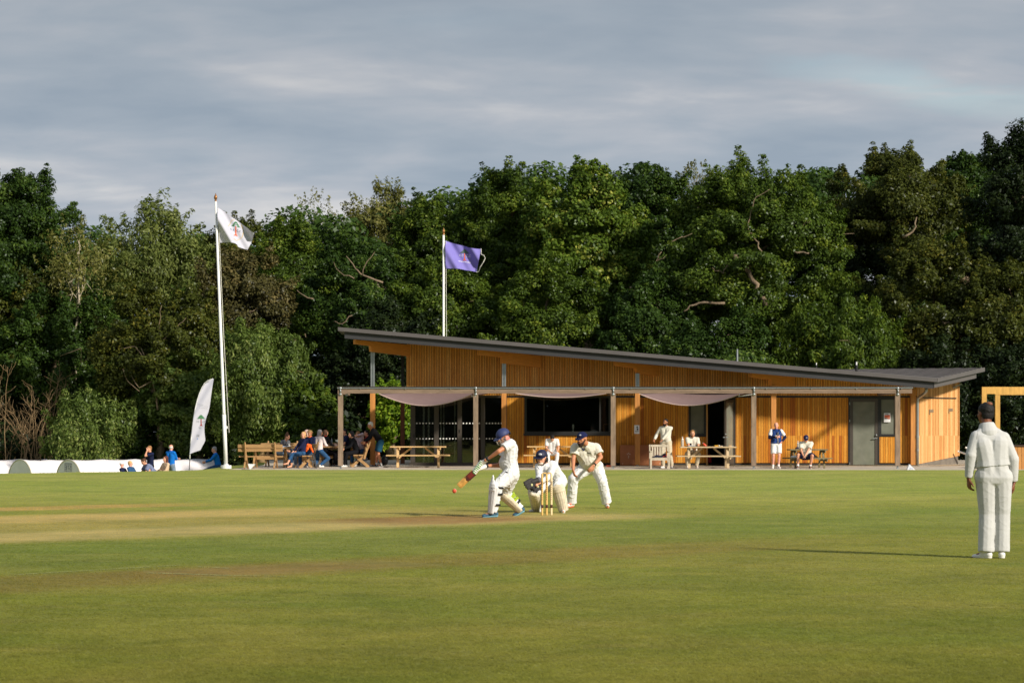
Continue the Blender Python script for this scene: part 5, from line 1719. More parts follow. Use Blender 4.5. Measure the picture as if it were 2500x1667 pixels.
# triangular boundary markers
m_foam = M('white foam marker', lin(226, 228, 234), .8, .04, 4)
def marker(label, pts, Y):
    c = at(*pts[0], Y)
    t_ = thing('boundary_marker', label, 'boundary marker', c, group='white triangular boundary markers')
    q = [at(*p, Y) for p in pts]
    MB().prism(q, [p_ + (0, .22, 0) for p_ in q]).build('foam', m_foam, t_)
    return t_
MK = marker('white triangular boundary marker on the grass edge by the downpipe', [(2214.5, 1147.5), (2234.5, 1146.5), (2220.5, 1132.5)], 87.3)
vs, fs = text_mesh('ETS', .09)
MB().add([at(2225, 1143.5, 87.28) + (v_[0], 0, v_[1]) for v_ in vs], fs).build('print', M('pale blue print', lin(150, 170, 205), .8, .1, 9), MK)
marker('white triangular boundary marker tipped on its point by the nearest bench', [(605, 1132), (622.5, 1133), (610, 1146.5)], 87.6)

# things on the tables
m_clear = M('clear plastic', lin(186, 176, 164), .15, .05, 9)
def bottle(name, label, c, h, r, m, cap, tilt=0.0, cat='bottle'):
    t_ = thing(name, label, cat, c)
    R_ = np.array(Matrix.Rotation(tilt, 3, 'Y'))
    prof = [(r * .95, 0), (r, .02), (r, h * .62), (r * .85, h * .74), (r * .4, h * .88), (r * .36, h * .93)]
    b = MB().lathe(prof, (0, 0, 0), 14); b.v = [v_ @ R_.T + np.array(c) for v_ in b.v]; b.build('bottle_body', m, t_, smooth=True)
    b = MB().lathe([(r * .42, h * .93), (r * .42, h)], (0, 0, 0), 12); b.v = [v_ @ R_.T + np.array(c) for v_ in b.v]; b.build('cap', cap, t_, smooth=True)
    return t_
zt1 = .8 + pz0(TBY)
bottle('water_bottle', 'clear plastic bottle standing on the left end of the bleached table', (gx(1666, 89.05), 89.05, zt1), .36, .05, m_clear, m_white)
bottle('drink_bottle', 'orange red bottle lying tilted on the bleached table', (gx(1724, 89.1), 89.1, zt1 + .02), .17, .035, M('orange red plastic', lin(222, 84, 56), .4, .08, 5), m_white, -.85)
t_ = thing('tray', 'dark tray on the bleached table in front of the man with the phone', 'tray', (gx(1690, 89), 89, zt1))
MB().box(gx(1673, 89), gx(1708, 89), 88.88, 89.12, zt1, zt1 + .022).build('tray_base', m_black, t_)
MB().box(gx(1680, 89), gx(1696, 89), 88.92, 89.08, zt1 + .022, zt1 + .04).build('paper', m_paper, t_)
t_ = thing('food_packet', 'yellow packet on the right half of the bleached table', 'packet', (gx(1748, 89), 89, zt1))
mb = MB().ball((gx(1747, 89), 89, zt1 + .025), .06, (1.0, .9, .5)).ball((gx(1752, 89), 89.02, zt1 + .03), .045, (.8, .8, .6))
skin_obj('wrapper', mb, M('yellow packet', lin(218, 162, 44), .6, .1, 12), t_, .01, 1, .003)
for lab, a, b in (('white plate near the middle of the bleached table', 1756, 1766), ('pale plate on the right end of the bleached table', 1772, 1791)):
    t_ = thing('plate', lab, 'plate', (gx((a + b) / 2, 89), 89, zt1))
    w = (gx(b, 89) - gx(a, 89)) / 2
    MB().lathe([(w * .6, 0), (w, .014), (w, .02), (w * .6, .008)], (gx((a + b) / 2, 89), 89, zt1 + .001), 18).build('rim', m_white, t_, smooth=True)
    MB().ball((gx((a + b) / 2, 89), 89, zt1 + .02), w * .5, (1, 1, .4)).build('food', M('food crust', lin(196, 150, 96), .8, .3, 30), t_)
t_ = thing('cup', 'small white cup on the bleached table between the plates', 'cup', (gx(1756, 89.1), 89.1, zt1)); MB().lathe([(.018, 0), (.026, .06)], (gx(1756, 89.1), 89.1, zt1), 12).build('cup_body', m_white, t_, smooth=True)
# old table
zt2 = .70 + pz0(89.6)
bottle('water_bottle', 'clear bottle with white top on the small weathered table', (gx(1948, 89.7), 89.7, zt2 + .0), .30, .035, m_clear, m_white)
t_ = thing('cap', 'dark purple cap resting on the small weathered table beside the bottle', 'cap', (gx(1946, 89.5), 89.5, zt2))
MB().ball((gx(1947, 89.5), 89.5, zt2), .085, (1, 1, .95), zmin=0).build('crown', M('dark plum cloth', lin(48, 36, 58), .9, .1, 9), t_, smooth=True)
t_ = thing('white_bag', 'crumpled white bag on the bench of the small weathered table', 'bag', (gx(1940, 89.1), 89.1, .45))
skin_obj('bag', MB().ball((gx(1938, 89.05), 89.05, .44), .09, (1.5, 1, .6)).ball((gx(1944, 89.05), 89.1, .45), .08, (1, 1, .7)), m_white, t_, .015, 1, .008)
# garden tables
zt3 = .76 + pz0(92)
bottle('metal_bottle', 'steel drinks bottle on the garden table left of the first pergola post', (gx(810, 91.9), 91.9, zt3), .30, .036, m_galv, m_white)
t_ = thing('paper_bag', 'crumpled pink brown paper bag beside the steel bottle', 'bag', (gx(820, 91.9), 91.9, zt3))
skin_obj('bag', MB().ball((gx(818, 91.9), 91.9, zt3 + .05), .06, (.8, .8, 1)).ball((gx(821, 91.9), 91.9, zt3 + .03), .05), M('pinkish paper', lin(176, 148, 138), .8, .1, 9), t_, .012, 1, .005)
zt4 = .76 + pz0(90.2)
for lab, px, col, h_ in (('clear glass on the garden table beside the woman with the bun', 706, lin(196, 190, 176), .13), ('brown drink glass on the garden table beside the woman with the bun', 710.5, lin(150, 116, 84), .13)):
    t_ = thing('drinking_glass', lab, 'glass', (gx(px, 90.1), 90.1, zt4)); MB().lathe([(.03, 0), (.036, h_)], (gx(px, 90.1), 90.1, zt4), 12).build('glass', M(lab[:12], col, .15, .05, 9), t_, smooth=True)
t_ = thing('papers', 'white papers and newspaper spread on the garden table by the flag pole', 'papers', (gx(690, 90), 90, zt4))
mb = MB()
for i, (px, yy, r_) in enumerate(((683, 89.95, .2), (692, 90.0, -.3), (700, 90.1, .1))):
    q = rotz(r_); cc = np.array([gx(px, yy), yy, zt4 + .004 + .012 * i])
    b = MB().box(-.15, .15, -.11, .11, 0, .01); mb.add(b.v[0] @ q.T + cc, b.f)
mb.build('sheets', M('newsprint', lin(196, 206, 220), .9, .25, 14), t_)
t_ = thing('sunglasses', 'black sunglasses lying on the table edge by the woman in jeans', 'sunglasses', at(713, 1087, 89.8))
MB().tube([at(709.5, 1086.5, 89.8) + .06 * np.array([math.cos(a), 0, math.sin(a) * .8]) for a in np.linspace(.3, 3.0, 7)], .008, 5).tube([at(714.5, 1086.8, 89.8) + .07 * np.array([math.cos(a), 0, math.sin(a) * .8]) for a in np.linspace(.3, 3.0, 7)], .008, 5).build('frame', m_black, t_)

# folded chairs and the orange jacket by the end-on bench
t_ = thing('folding_chair', 'black folded camping chair leaning on the end of the bench', 'chair', at(762, 1143, 88.6))
mb = MB()
for a, b in (((755, 1088), (764.5, 1143)), ((757, 1086), (772, 1143)), ((762, 1095), (774, 1142))):
    mb.tube([at(*a, 88.7), at(*b, 88.55)], .016, 6)
mb.build('frame', m_black, t_)
q = [at(763, 1098, 88.66), at(768, 1097, 88.66), at(771.5, 1138, 88.58), at(767.5, 1139, 88.58)]
MB().prism(q, [p_ + (0, .03, 0) for p_ in q]).build('canvas', M('dark canvas', lin(44, 36, 34), .9, .2, 9), t_)
t_ = thing('orange_jacket', 'bright orange jacket hung over the folded camping chair', 'jacket', at(757, 1090, 88.6))
mb = MB().frus(at(751, 1086, 88.62), .05, at(748, 1101, 88.6), .03).frus(at(752, 1086, 88.62), .06, at(758, 1087, 88.62), .05).frus(at(757, 1087, 88.62), .045, at(764, 1103, 88.58), .035).frus(at(754, 1088, 88.6), .05, at(750, 1096, 88.6), .05)
skin_obj('cloth', mb, M('orange cloth', lin(240, 96, 26), .85, .12, 9), t_, .014, 2, .006)
t_ = thing('carrier_bag', 'white and red carrier bag under the end-on bench', 'bag', at(733, 1142, 90))
skin_obj('bag', MB().ball(at(731, 1138, 90.2), .13, (1, .8, .9)).ball(at(734, 1131, 90.2), .08, (1, .6, 1.1)), M('pale carrier bag', lin(200, 188, 184), .8, .12, 14), t_, .02, 1, .01)
t_ = thing('kit_bag', 'pale blue grey bag under the shaded end-on bench', 'bag', at(884, 1120, 91.4))
skin_obj('bag', MB().frus(at(880, 1119, 91.5), .10, at(892, 1120, 91.5), .09).ball(at(886, 1115, 91.5), .07), M('blue grey nylon', lin(120, 132, 152), .7, .2, 9), t_, .02, 1, .006)
t_ = thing('black_bag', 'black sports bag standing on the paving behind the second left post', 'bag', at(940, 1128, 92.2))
skin_obj('bag', MB().frus(at(938, 1126, 92.4), .16, at(940, 1118, 92.4), .13).frus(at(928, 1127.5, 92.2), .08, at(938, 1127, 92.2), .1), m_black, t_, .025, 1, .006)
t_ = thing('red_bag', 'red bag just inside the open doorway', 'bag', at(1733, 1118, WY + .35))
skin_obj('bag', MB().frus(at(1732, 1126, WY + .4), .09, at(1732.5, 1112, WY + .4), .07), M('red nylon', lin(178, 40, 48), .7, .15, 9), t_, .02, 1, .005)

# ------------------------------------------------------------------ wicket, ball and a dropped leaf
m_stump = M('varnished ash stump', lin(214, 176, 104), .45, .12, 3, stretch=(3, 3, .5))
m_stump2 = M('pale bare ash stump', lin(226, 204, 160), .5, .1, 3, stretch=(3, 3, .5))
m_brown = M('dark brown print', lin(74, 34, 26), .6, .1, 9)
WKY = F * H / (1257.0 - HZ)
for i, (px, lab, mm) in enumerate(((1323.5, 'golden stump nearest the keeper\'s gloves, left of three', m_stump), (1334.6, 'golden middle stump of the wicket', m_stump), (1346.2, 'pale stump in front of the keeper\'s left pad, right of three', m_stump2))):
    x = gx(px, WKY + .0); Ys = WKY + .03 * (i - 1)
    t_ = thing('stump', lab, 'stump', (x, Ys, 0), group='stumps of the wicket')
    MB().lathe([(.016, -.02), (.0185, .02), (.0185, .685), (.015, .703), (.012, .711)], (x, Ys, 0), 14).build('shaft', mm, t_, smooth=True)
    mb = MB()
    for z_, hh in ((.123, .055),): mb.lathe([(.0192, z_), (.0192, z_ + hh)], (x, Ys, 0), 14)
    mb.build('badge', m_brown, t_, smooth=True)
    mb = MB()
    s_ = 'SURRIDGE' if False else ''
    for k in range(9 if i != 1 else 11):
        z_ = .26 + .035 * k
        mb.box(x - .0035, x + .0035, Ys - .0196, Ys - .0186, z_, z_ + .018)
    mb.box(x - .005, x + .005, Ys - .0196, Ys - .0186, .52, .58)
    mb.build('printing', m_brown, t_)
for a, b, lab in ((1324.5, 1334.3, 'wooden bail across the left and middle stumps'), (1335, 1346, 'wooden bail across the middle and right stumps')):
    t_ = thing('bail', lab, 'bail', (gx((a + b) / 2, WKY), WKY, .711), group='bails')
    A = np.array([gx(a, WKY), WKY - .015, .716]); B = np.array([gx(b, WKY), WKY + .01, .716]); Cq = (A + B) / 2
    MB().tube([A, A + (Cq - A) * .35, A + (Cq - A) * .4, Cq, B + (Cq - B) * .4, B + (Cq - B) * .35, B], [.006, .007, .011, .012, .011, .007, .006], 10).build('barrel', m_stump, t_, smooth=True)
bc = at(1109.5, 1198, 39.6)
t_ = thing('cricket_ball', 'red cricket ball in the air just below the bat', 'ball', bc)
MB().ball(bc, .0365, n=18, m=14, zmin=-1).build('leather', M('worn red leather', lin(204, 84, 50), .6, .25, 30), t_, smooth=True)
MB().tube([bc + .0368 * np.array([math.cos(a) * .8, math.cos(a) * -.5, math.sin(a)]) for a in np.linspace(0, 2 * math.pi, 20)], .003, 5).build('seam', m_rope, t_)
c = at(1696, 1245, F * H / (1245 - HZ))
t_ = thing('fallen_leaf', 'small dark green leaf lying on the grass right of the slip fielder', 'leaf', c)
MB().prism([c + (-.03, 0, .0), c + (0, -.02, .03), c + (.03, 0, .05), c + (0, .02, .025)], [c + (-.03, 0, .004), c + (0, -.02, .034), c + (.03, 0, .054), c + (0, .02, .029)]).build('blade', LEAF['deep'], t_)
# ------------------------------------------------------------------ people
def skin_mat(name, c):
    m = M(name, c, .5, .08, 14, spec=.35)
    p = m.node_tree.nodes['Principled BSDF']
    p.inputs['Subsurface Weight'].default_value = .06
    p.inputs['Subsurface Radius'].default_value = (.02, .008, .004)
    return m


SK = {'fair': skin_mat('fair skin', lin(216, 158, 128)), 'tan': skin_mat('tanned skin', lin(190, 128, 94)), 'pink': skin_mat('pink skin', lin(222, 160, 138)),
      'brown': skin_mat('brown skin', lin(122, 74, 50)), 'olive': skin_mat('olive skin', lin(168, 112, 80))}
def cloth(name, c, var=.06, bump=.003, sc=9):
    return M(name, c, .9, var, sc, bump, 16, spec=.15)
C_W = cloth('cricket white cloth', lin(215, 216, 216))
C_W2 = cloth('bright white cloth', lin(222, 221, 220))
C_CR = cloth('cream cricket cloth', lin(212, 207, 193))
C_UM = cloth('off white fleece', lin(190, 190, 188))
C_NAVY = cloth('navy garment', lin(26, 32, 62), .2)
C_NAVY2 = cloth('quilted navy', lin(32, 36, 68), .3, .02, 14)
C_VEST = cloth('blue gilet', lin(38, 62, 118), .15, .02, 12)
C_BLUE = cloth('bright blue fleece', lin(22, 110, 200), .12)
C_JEAN = cloth('blue denim', lin(44, 78, 116), .2)
C_JEAN2 = cloth('pale denim', lin(122, 138, 158), .2)
C_BLACK = cloth('black garment', lin(20, 20, 24), .2)
C_TEAL = cloth('teal blue shorts cloth', lin(30, 72, 96), .15)
C_BEIGE = cloth('beige garment', lin(206, 176, 146), .1)
C_DENIMT = cloth('grey blue shirt cloth', lin(112, 120, 150), .12)
C_ORANGE = cloth('orange scarf cloth', lin(236, 106, 44), .15)
C_RED = cloth('red garment', lin(186, 44, 40), .15)
C_PINKW = M('white top with dark pink pattern', lin(196, 176, 184), .9, .45, 34)
C_GREYP = M('black white and grey patterned top', lin(110, 112, 118), .9, .95, 9)
C_KHAKI = cloth('stone trouser cloth', lin(196, 184, 160), .08)  # even stone base colour
H_BLACK = M('black hair', lin(18, 15, 14), .7, .3, 40, .006, 60)
H_BROWN = M('brown hair', lin(78, 50, 32), .7, .3, 40, .006, 60)
H_LBROWN = M('light brown hair', lin(150, 108, 66), .7, .3, 40, .006, 60)
H_BLOND = M('blond hair', lin(196, 156, 100), .7, .3, 40, .006, 60)
H_GREY = M('grey hair', lin(158, 152, 156), .7, .25, 40, .006, 60)
H_WHITE = M('white hair', lin(208, 204, 200), .7, .15, 40, .006, 60)
H_RED = M('dark auburn hair', lin(88, 44, 34), .7, .3, 40, .006, 60)
M_EYE = M('dark eye', lin(28, 22, 20), .3, .1, 9)
M_LIP = M('lips', lin(140, 72, 62), .6, .1, 9)
M_SHOEW = M('white shoe', lin(220, 218, 214), .6, .08, 9)
M_SHOEB = M('black shoe', lin(28, 28, 30), .6, .1, 9)
M_SOCK = cloth('white sock', lin(220, 218, 214))
M_CAPN = cloth('navy cap cloth', lin(28, 34, 72), .1, .004)


def ik(a, c, l1, l2, pole):
    a = np.array(a, float); c = np.array(c, float)
    d = c - a; L = np.linalg.norm(d); u_ = d / L; L = min(L, (l1 + l2) * .998)
    x = (l1 * l1 - l2 * l2 + L * L) / (2 * L); h = math.sqrt(max(l1 * l1 - x * x, 0))
    p = np.array(pole, float); p = p - u_ * p.dot(u_); p = unit(p)
    return a + u_ * x + p * h, a + u_ * L


def frame(f, up=(0, 0, 1)):
    f = unit(f); l = unit(np.cross(up, f)); u_ = np.cross(f, l)
    return l, f, u_


def hand(mb, w, d, n, side, k=1.0, curl=.45, spread=1.0):
    """palm, four fingers of different lengths, thumb off the side of the palm"""
    d = unit(d); n = np.array(n, float); n = unit(n - d * n.dot(d)); s = np.cross(d, n) * side
    r = .0125 * k
    for o in (-.026, -.009, .009, .026):
        mb.frus(w + d * .012 * k + s * o * .7 * k, .016 * k, w + d * .082 * k + s * o * k, .0135 * k, n=8)
    for o, ln in ((.030, .066), (.010, .080), (-.010, .074), (-.030, .056)):
        b = w + d * .088 * k + s * o * 1.05 * k * spread
        a1 = curl * .8; a2 = curl * 1.9
        d1 = d * math.cos(a1) + n * math.sin(a1); d2 = d * math.cos(a2) + n * math.sin(a2)
        m_ = b + d1 * ln * .52 * k
        mb.frus(b, r * .95, m_, r * .85, n=8).frus(m_, r * .85, m_ + d2 * ln * .5 * k, r * .66, n=8)
    b = w + d * .03 * k + s * .03 * k
    dt = unit(d * .72 + s * .62 + n * .35)
    m_ = b + dt * .04 * k
    mb.frus(b, r * 1.25, m_, r, n=8).frus(m_, r, m_ + unit(dt + d * .5) * .032 * k, r * .75, n=8)


def head_prims(mb, c, f, k, upv=(0, 0, 1)):
    l, f, u_ = frame(f, upv)
    B = [l, f, u_]
    mb.ball(c + u_ * .032 * k - f * .012 * k, k, (.077, .096, .086), 16, 10, basis=B)
    mb.ball(c + f * .022 * k - u_ * .035 * k, k, (.062, .068, .078), 14, 9, basis=B)
    mb.ball(c + f * .058 * k - u_ * .092 * k, k, (.030, .026, .024), 10, 7, basis=B)
    mb.ball(c + f * .070 * k + u_ * .034 * k, k, (.050, .018, .014), 10, 6, basis=B)
    mb.frus(c + f * .084 * k + u_ * .018 * k, .010 * k, c + f * .106 * k - u_ * .022 * k, .0145 * k, n=8)
    mb.ball(c + f * .083 * k - u_ * .057 * k, k, (.028, .012, .016), 10, 6, basis=B)
    for s in (-1, 1):
        mb.ball(c + l * s * .078 * k - f * .012 * k - u_ * .008 * k, k, (.014, .022, .034), 8, 6, basis=B)
        mb.ball(c + l * s * .042 * k + f * .058 * k - u_ * .018 * k, k, (.022, .02, .022), 8, 6, basis=B)
    return l, f, u_


def person(label, J, skin='fair', k=1.0, vox=.013, top=None, sleeve='long', bottom=None, blen='long', shoe=None, sole=None, hair=None, hstyle='short',
           beard=None, hem=.0, girth=1.0, belly=0.0, collar=None, face=True, wr=.0026, hand_curl=.45, hn=None, sock=None, group=None, flare=1.0, hold=None, sleeve_len=.72, upv=(0, 0, 1), hatless=True, smile=False, legr=1.0):
    J = {a: np.array(b, float) for a, b in J.items()}
    hm = (J['hL'] + J['hR']) / 2; sm = (J['sL'] + J['sR']) / 2
    root = thing('person', label, 'person', (hm[0], hm[1], min(J['aL'][2], J['aR'][2]) - .08 * k), group=group)
    ax = unit(sm - hm); lt = unit(J['sL'] - J['sR'] - ax * (J['sL'] - J['sR']).dot(ax)); fw = np.cross(lt, ax)
    lh = unit(J['hL'] - J['hR'])
    TL = np.linalg.norm(sm - hm)
    sk = SK[skin]
    g = girth * k
    # ---- the body, one skin
    b = MB()
    l, f, u_ = head_prims(b, J['head'], J['face'], k, upv)
    b.frus(J['neck'] - ax * .03 * k, .062 * k, J['head'] - u_ * .03 * k - f * .018 * k, .053 * k, n=12)
    b.frus(J['sL'] * .9 + sm * .1, .05 * k, J['sR'] * .9 + sm * .1, .05 * k)
    for s in (-1, 1):
        b.frus(sm + lt * s * .085 * k - ax * .07 * k, .085 * g, hm + ax * TL * .35 + lt * s * .055 * k, .085 * g).frus(hm + ax * TL * .35 + lt * s * .055 * k, .085 * g, hm + lh * s * .06 * k, .09 * g)
    hn = hn or {}
    for q, s in (('L', 1), ('R', -1)):
        S, E, W_ = J['s' + q], J['e' + q], J['w' + q]
        b.frus(S, .052 * k, E, .04 * k).frus(E, .041 * k, W_, .026 * k)
        d = unit(W_ - E) if ('hand' + q) not in J else unit(J['hand' + q])
        n_ = hn.get(q, unit(-lt * s + fw * .25))
        if not (hold and q in hold): hand(b, W_, d, n_, s if True else -s, k, hand_curl)
        else: b.frus(W_, .026 * k, W_ + d * .05 * k, .03 * k)
        HP, K, A = J['h' + q], J['k' + q], J['a' + q]
        b.frus(HP, .078 * k, K, .054 * k).frus(K, .055 * k, K + (A - K) * .35, .054 * k).frus(K + (A - K) * .35, .054 * k, A, .034 * k)
        td = unit(J['t' + q] - A)
        b.frus(A - np.array([0, 0, .02 * k]), .036 * k, J['t' + q], .026 * k)
    body = skin_obj('body', b, sk, root, vox, 2)
    # ---- face
    if face:
        e = MB()
        for s in (-1, 1): e.ball(J['head'] + f * .083 * k + l * s * .031 * k + u_ * .014 * k, k, (.012, .008, .007), 8, 6, basis=[l, f, u_])
        e.build('eyes', M_EYE, root, smooth=True)
        MB().ball(J['head'] + f * .094 * k - u_ * .056 * k, k, (.022 if not smile else .028, .005, .006), 8, 5, basis=[l, f, u_]).build('mouth', M_LIP, root, smooth=True)
        if hair:
            e = MB()
            for s in (-1, 1): e.ball(J['head'] + f * .087 * k + l * s * .032 * k + u_ * .034 * k, k, (.019, .006, .005), 8, 5, basis=[l, f, u_])
            e.build('eyebrows', hair, root, smooth=True)
    # ---- hair
    if hair and hstyle:
        h = MB(); c = J['head']; B = [l, f, u_]
        if hstyle in ('short', 'long', 'bob', 'bun', 'curly', 'bald_top'):
            if hstyle == 'bald_top':
                h.ball(c - f * .03 * k + u_ * .01 * k, k, (.086, .082, .07), 16, 10, basis=B)
            else:
                h.ball(c + u_ * .048 * k - f * .024 * k, k, (.087, .098, .084), 16, 10, basis=B)
                h.ball(c - f * .05 * k - u_ * .0 * k, k, (.078, .062, .085), 14, 9, basis=B)
        if hstyle in ('long', 'bob'):
            ln = .2 if hstyle == 'long' else .10
            for s in (-1, 1):
                h.frus(c + l * s * .068 * k + u_ * .03 * k - f * .01 * k, .032 * k, c + l * s * .078 * k - u_ * ln * .8 * k - f * .02 * k, .028 * k)
            h.frus(c - f * .06 * k + u_ * .02 * k, .062 * k, c - f * .075 * k - u_ * ln * k, .055 * k)
        if hstyle == 'bun': h.ball(c - f * .055 * k + u_ * .135 * k, .052 * k)
        if hstyle == 'curly':
            r_ = np.random.default_rng(3)
            for i in range(26):
                d = rand_dirs(1, r_)[0]; d[2] = abs(d[2])
                h.ball(c + u_ * .03 * k - f * .02 * k + (l * d[0] + f * d[1] * .9 + u_ * d[2]) * .09 * k, .03 * k, n=8, m=6)
        skin_obj('hair', h, hair, root, vox, 1, .002 * k, 2)
    if beard:
        h = MB(); c = J['head']; B = [l, f, u_]
        h.ball(c + f * .045 * k - u_ * .088 * k, k, (.060, .056, .050), 14, 9, basis=B)
        h.ball(c + f * .062 * k - u_ * .11 * k, k, (.04, .04, .04), 12, 8, basis=B)
        for s in (-1, 1): h.frus(c + l * s * .066 * k + f * .012 * k - u_ * .03 * k, .018 * k, c + l * s * .045 * k + f * .05 * k - u_ * .075 * k, .028 * k)
        h.ball(c + f * .092 * k - u_ * .040 * k, k, (.03, .012, .008), 10, 6, basis=B)
        skin_obj('beard', h, beard, root, vox * .8, 1, .002 * k, 3)
        if face: MB().ball(c + f * .104 * k - u_ * .06 * k, k, (.022, .006, .007), 8, 5, basis=B).build('lips', M_LIP, root, smooth=True)
    # ---- trousers
    if bottom is not None:
        t = MB()
        t.frus(J['hL'], .112 * g, J['hR'], .112 * g)
        for s in (-1, 1): t.frus(hm + lh * s * .055 * k, .112 * g, hm + ax * .16 * k + lt * s * .055 * k, .104 * g, True, False)
        for q in 'LR':
            HP, K, A = J['h' + q], J['k' + q], J['a' + q]
            if blen == 'long':
                t.frus(HP, .108 * g * legr, K, .078 * g * legr).frus(K, .078 * g * legr, A + (A - K) * .02, .062 * g * flare, True, False)
            elif blen == 'crop':
                t.frus(HP, .1 * g, K, .066 * g).frus(K, .064 * g, K + (A - K) * .72, .052 * g, True, False)
            else:
                t.frus(HP, .108 * g, HP + (K - HP) * .86, .096 * g, True, False)
        skin_obj('trousers' if blen != 'short' else 'shorts', t, bottom, root, vox, 3, wr * 1.25 * k, .8)
    # ---- top
    if top is not None:
        t = MB()
        t.frus(J['sL'] * .94 + sm * .06, .064 * g, J['sR'] * .94 + sm * .06, .064 * g)
        t.frus(J['sL'] * .72 + sm * .28 - ax * .02 * k, .078 * g, J['sR'] * .72 + sm * .28 - ax * .02 * k, .078 * g)
        hemp = hm + ax * (.02 + hem) * k
        for s in (-1, 1):
            mid = hm + ax * TL * .42 + lt * s * .062 * k + fw * belly * .5
            t.frus(sm + lt * s * .085 * k - ax * .085 * k, .108 * g, mid, .108 * g).frus(mid, .108 * g, hemp + lt * s * .062 * k, .117 * g, True, False)
        if belly: t.ball(hm + ax * TL * .36 + fw * belly, .13 * g, (1.15, 1.0, 1.1), basis=[lt, fw, ax])
        for q in 'LR': t.frus(J['neck'] - ax * .02 * k, .066 * k, J['s' + q] * .82 + sm * .18 + ax * .012 * k, .056 * g)
        t.frus(J['neck'] - ax * .07 * k, .088 * k, J['neck'] + ax * .012 * k, .068 * k, True, False)
        for q in 'LR':
            S, E, W_ = J['s' + q], J['e' + q], J['w' + q]
            if sleeve == 'long':
                t.frus(S, .063 * g, E, .054 * g).frus(E, .056 * g, E + (W_ - E) * .96, .04 * g, True, False)
            elif sleeve == 'short':
                t.frus(S, .070 * g, S + (E - S) * sleeve_len, .072 * g, True, False)
        skin_obj('shirt' if sleeve != 'none' else 'vest', t, top, root, vox, 3, wr * k, 1.0)
        if collar is not None:
            n0 = J['neck'] + ax * .012 * k
            MB().tube([n0 + (lt * math.cos(a) * .066 + fw * (math.sin(a) * .066 + .004) + ax * (.012 - .022 * math.sin(a))) * k for a in np.linspace(0, 2 * math.pi, 17)], .015 * k, 6).build('collar', collar, root, smooth=True)
    # ---- shoes
    if shoe is not None:
        for q in 'LR':
            A, T = J['a' + q], J['t' + q]
            td = unit(T - A)
            fd = unit(T - (A - np.array([0, 0, .06 * k]))) if abs(td[2]) > .6 else unit(np.array([T[0] - A[0], T[1] - A[1], (T[2] - A[2] + .055 * k)]))
            heel = A - fd * .04 * k - np.array([0, 0, .042 * k]); toe = T - fd * .01 * k
            t = MB().frus(heel, .040 * k, toe, .033 * k).frus(A + (0, 0, -.0), .042 * k, (heel + toe) / 2 + np.array([0, 0, .012 * k]), .036 * k)
            zg = J.get('ground', -9)
            s_ = skin_obj('shoe', t, shoe, root, vox * .8, 2, 0, 1, zmin=None if isinstance(zg, int) and zg == -9 else float(zg) + .012)
            so = MB().frus(heel - np.array([0, 0, .022 * k]), .036 * k, toe - np.array([0, 0, .016 * k]), .030 * k)
            skin_obj('sole', so, sole or M_SHOEW, s_, vox * .8, 1, 0, 1, zmin=None if isinstance(zg, int) and zg == -9 else float(zg) + .001)
            if sock is not None: MB().frus(A + (J['k' + q] - A) * .18, .041 * k, A + np.array([0, 0, -.01]), .042 * k, False, True).build('sock', sock, root, smooth=True)
    return dict(root=root, l=l, f=f, u=u_, ax=ax, lt=lt, fw=fw, hm=hm, sm=sm, J=J, k=k)


def cap(P, m, name='cap', badge=None):
    J, l, f, u_, k, root = P['J'], P['l'], P['f'], P['u'], P['k'], P['root']
    c = J['head'] + u_ * .04 * k - f * .012 * k
    o = MB().ball(c, k, (.092, .108, .088), 18, 9, basis=[l, f, u_], zmin=-.05)
    n = 12
    top_ = [c + f * .085 * k + (l * math.cos(a) * .078 + f * math.sin(a) * .085) * k - u_ * .012 * k + u_ * (-.02 * math.sin(a)) * k for a in np.linspace(0, math.pi, n)]
    top_ = [c + f * .03 * k + l * .085 * k - u_ * .0 * k] + top_ + [c + f * .03 * k - l * .085 * k]
    o.prism(top_, [p - u_ * .007 * k for p in top_])
    ob = o.build(name, m, root, smooth=False)
    for pl in ob.data.polygons: pl.use_smooth = True
    if badge:
        MB().ball(c + f * .098 * k + u_ * .042 * k + l * badge[1] * k, k, (.026, .008, .014), 8, 5, basis=[l, f, u_]).build('badge', badge[0], root)
    return ob


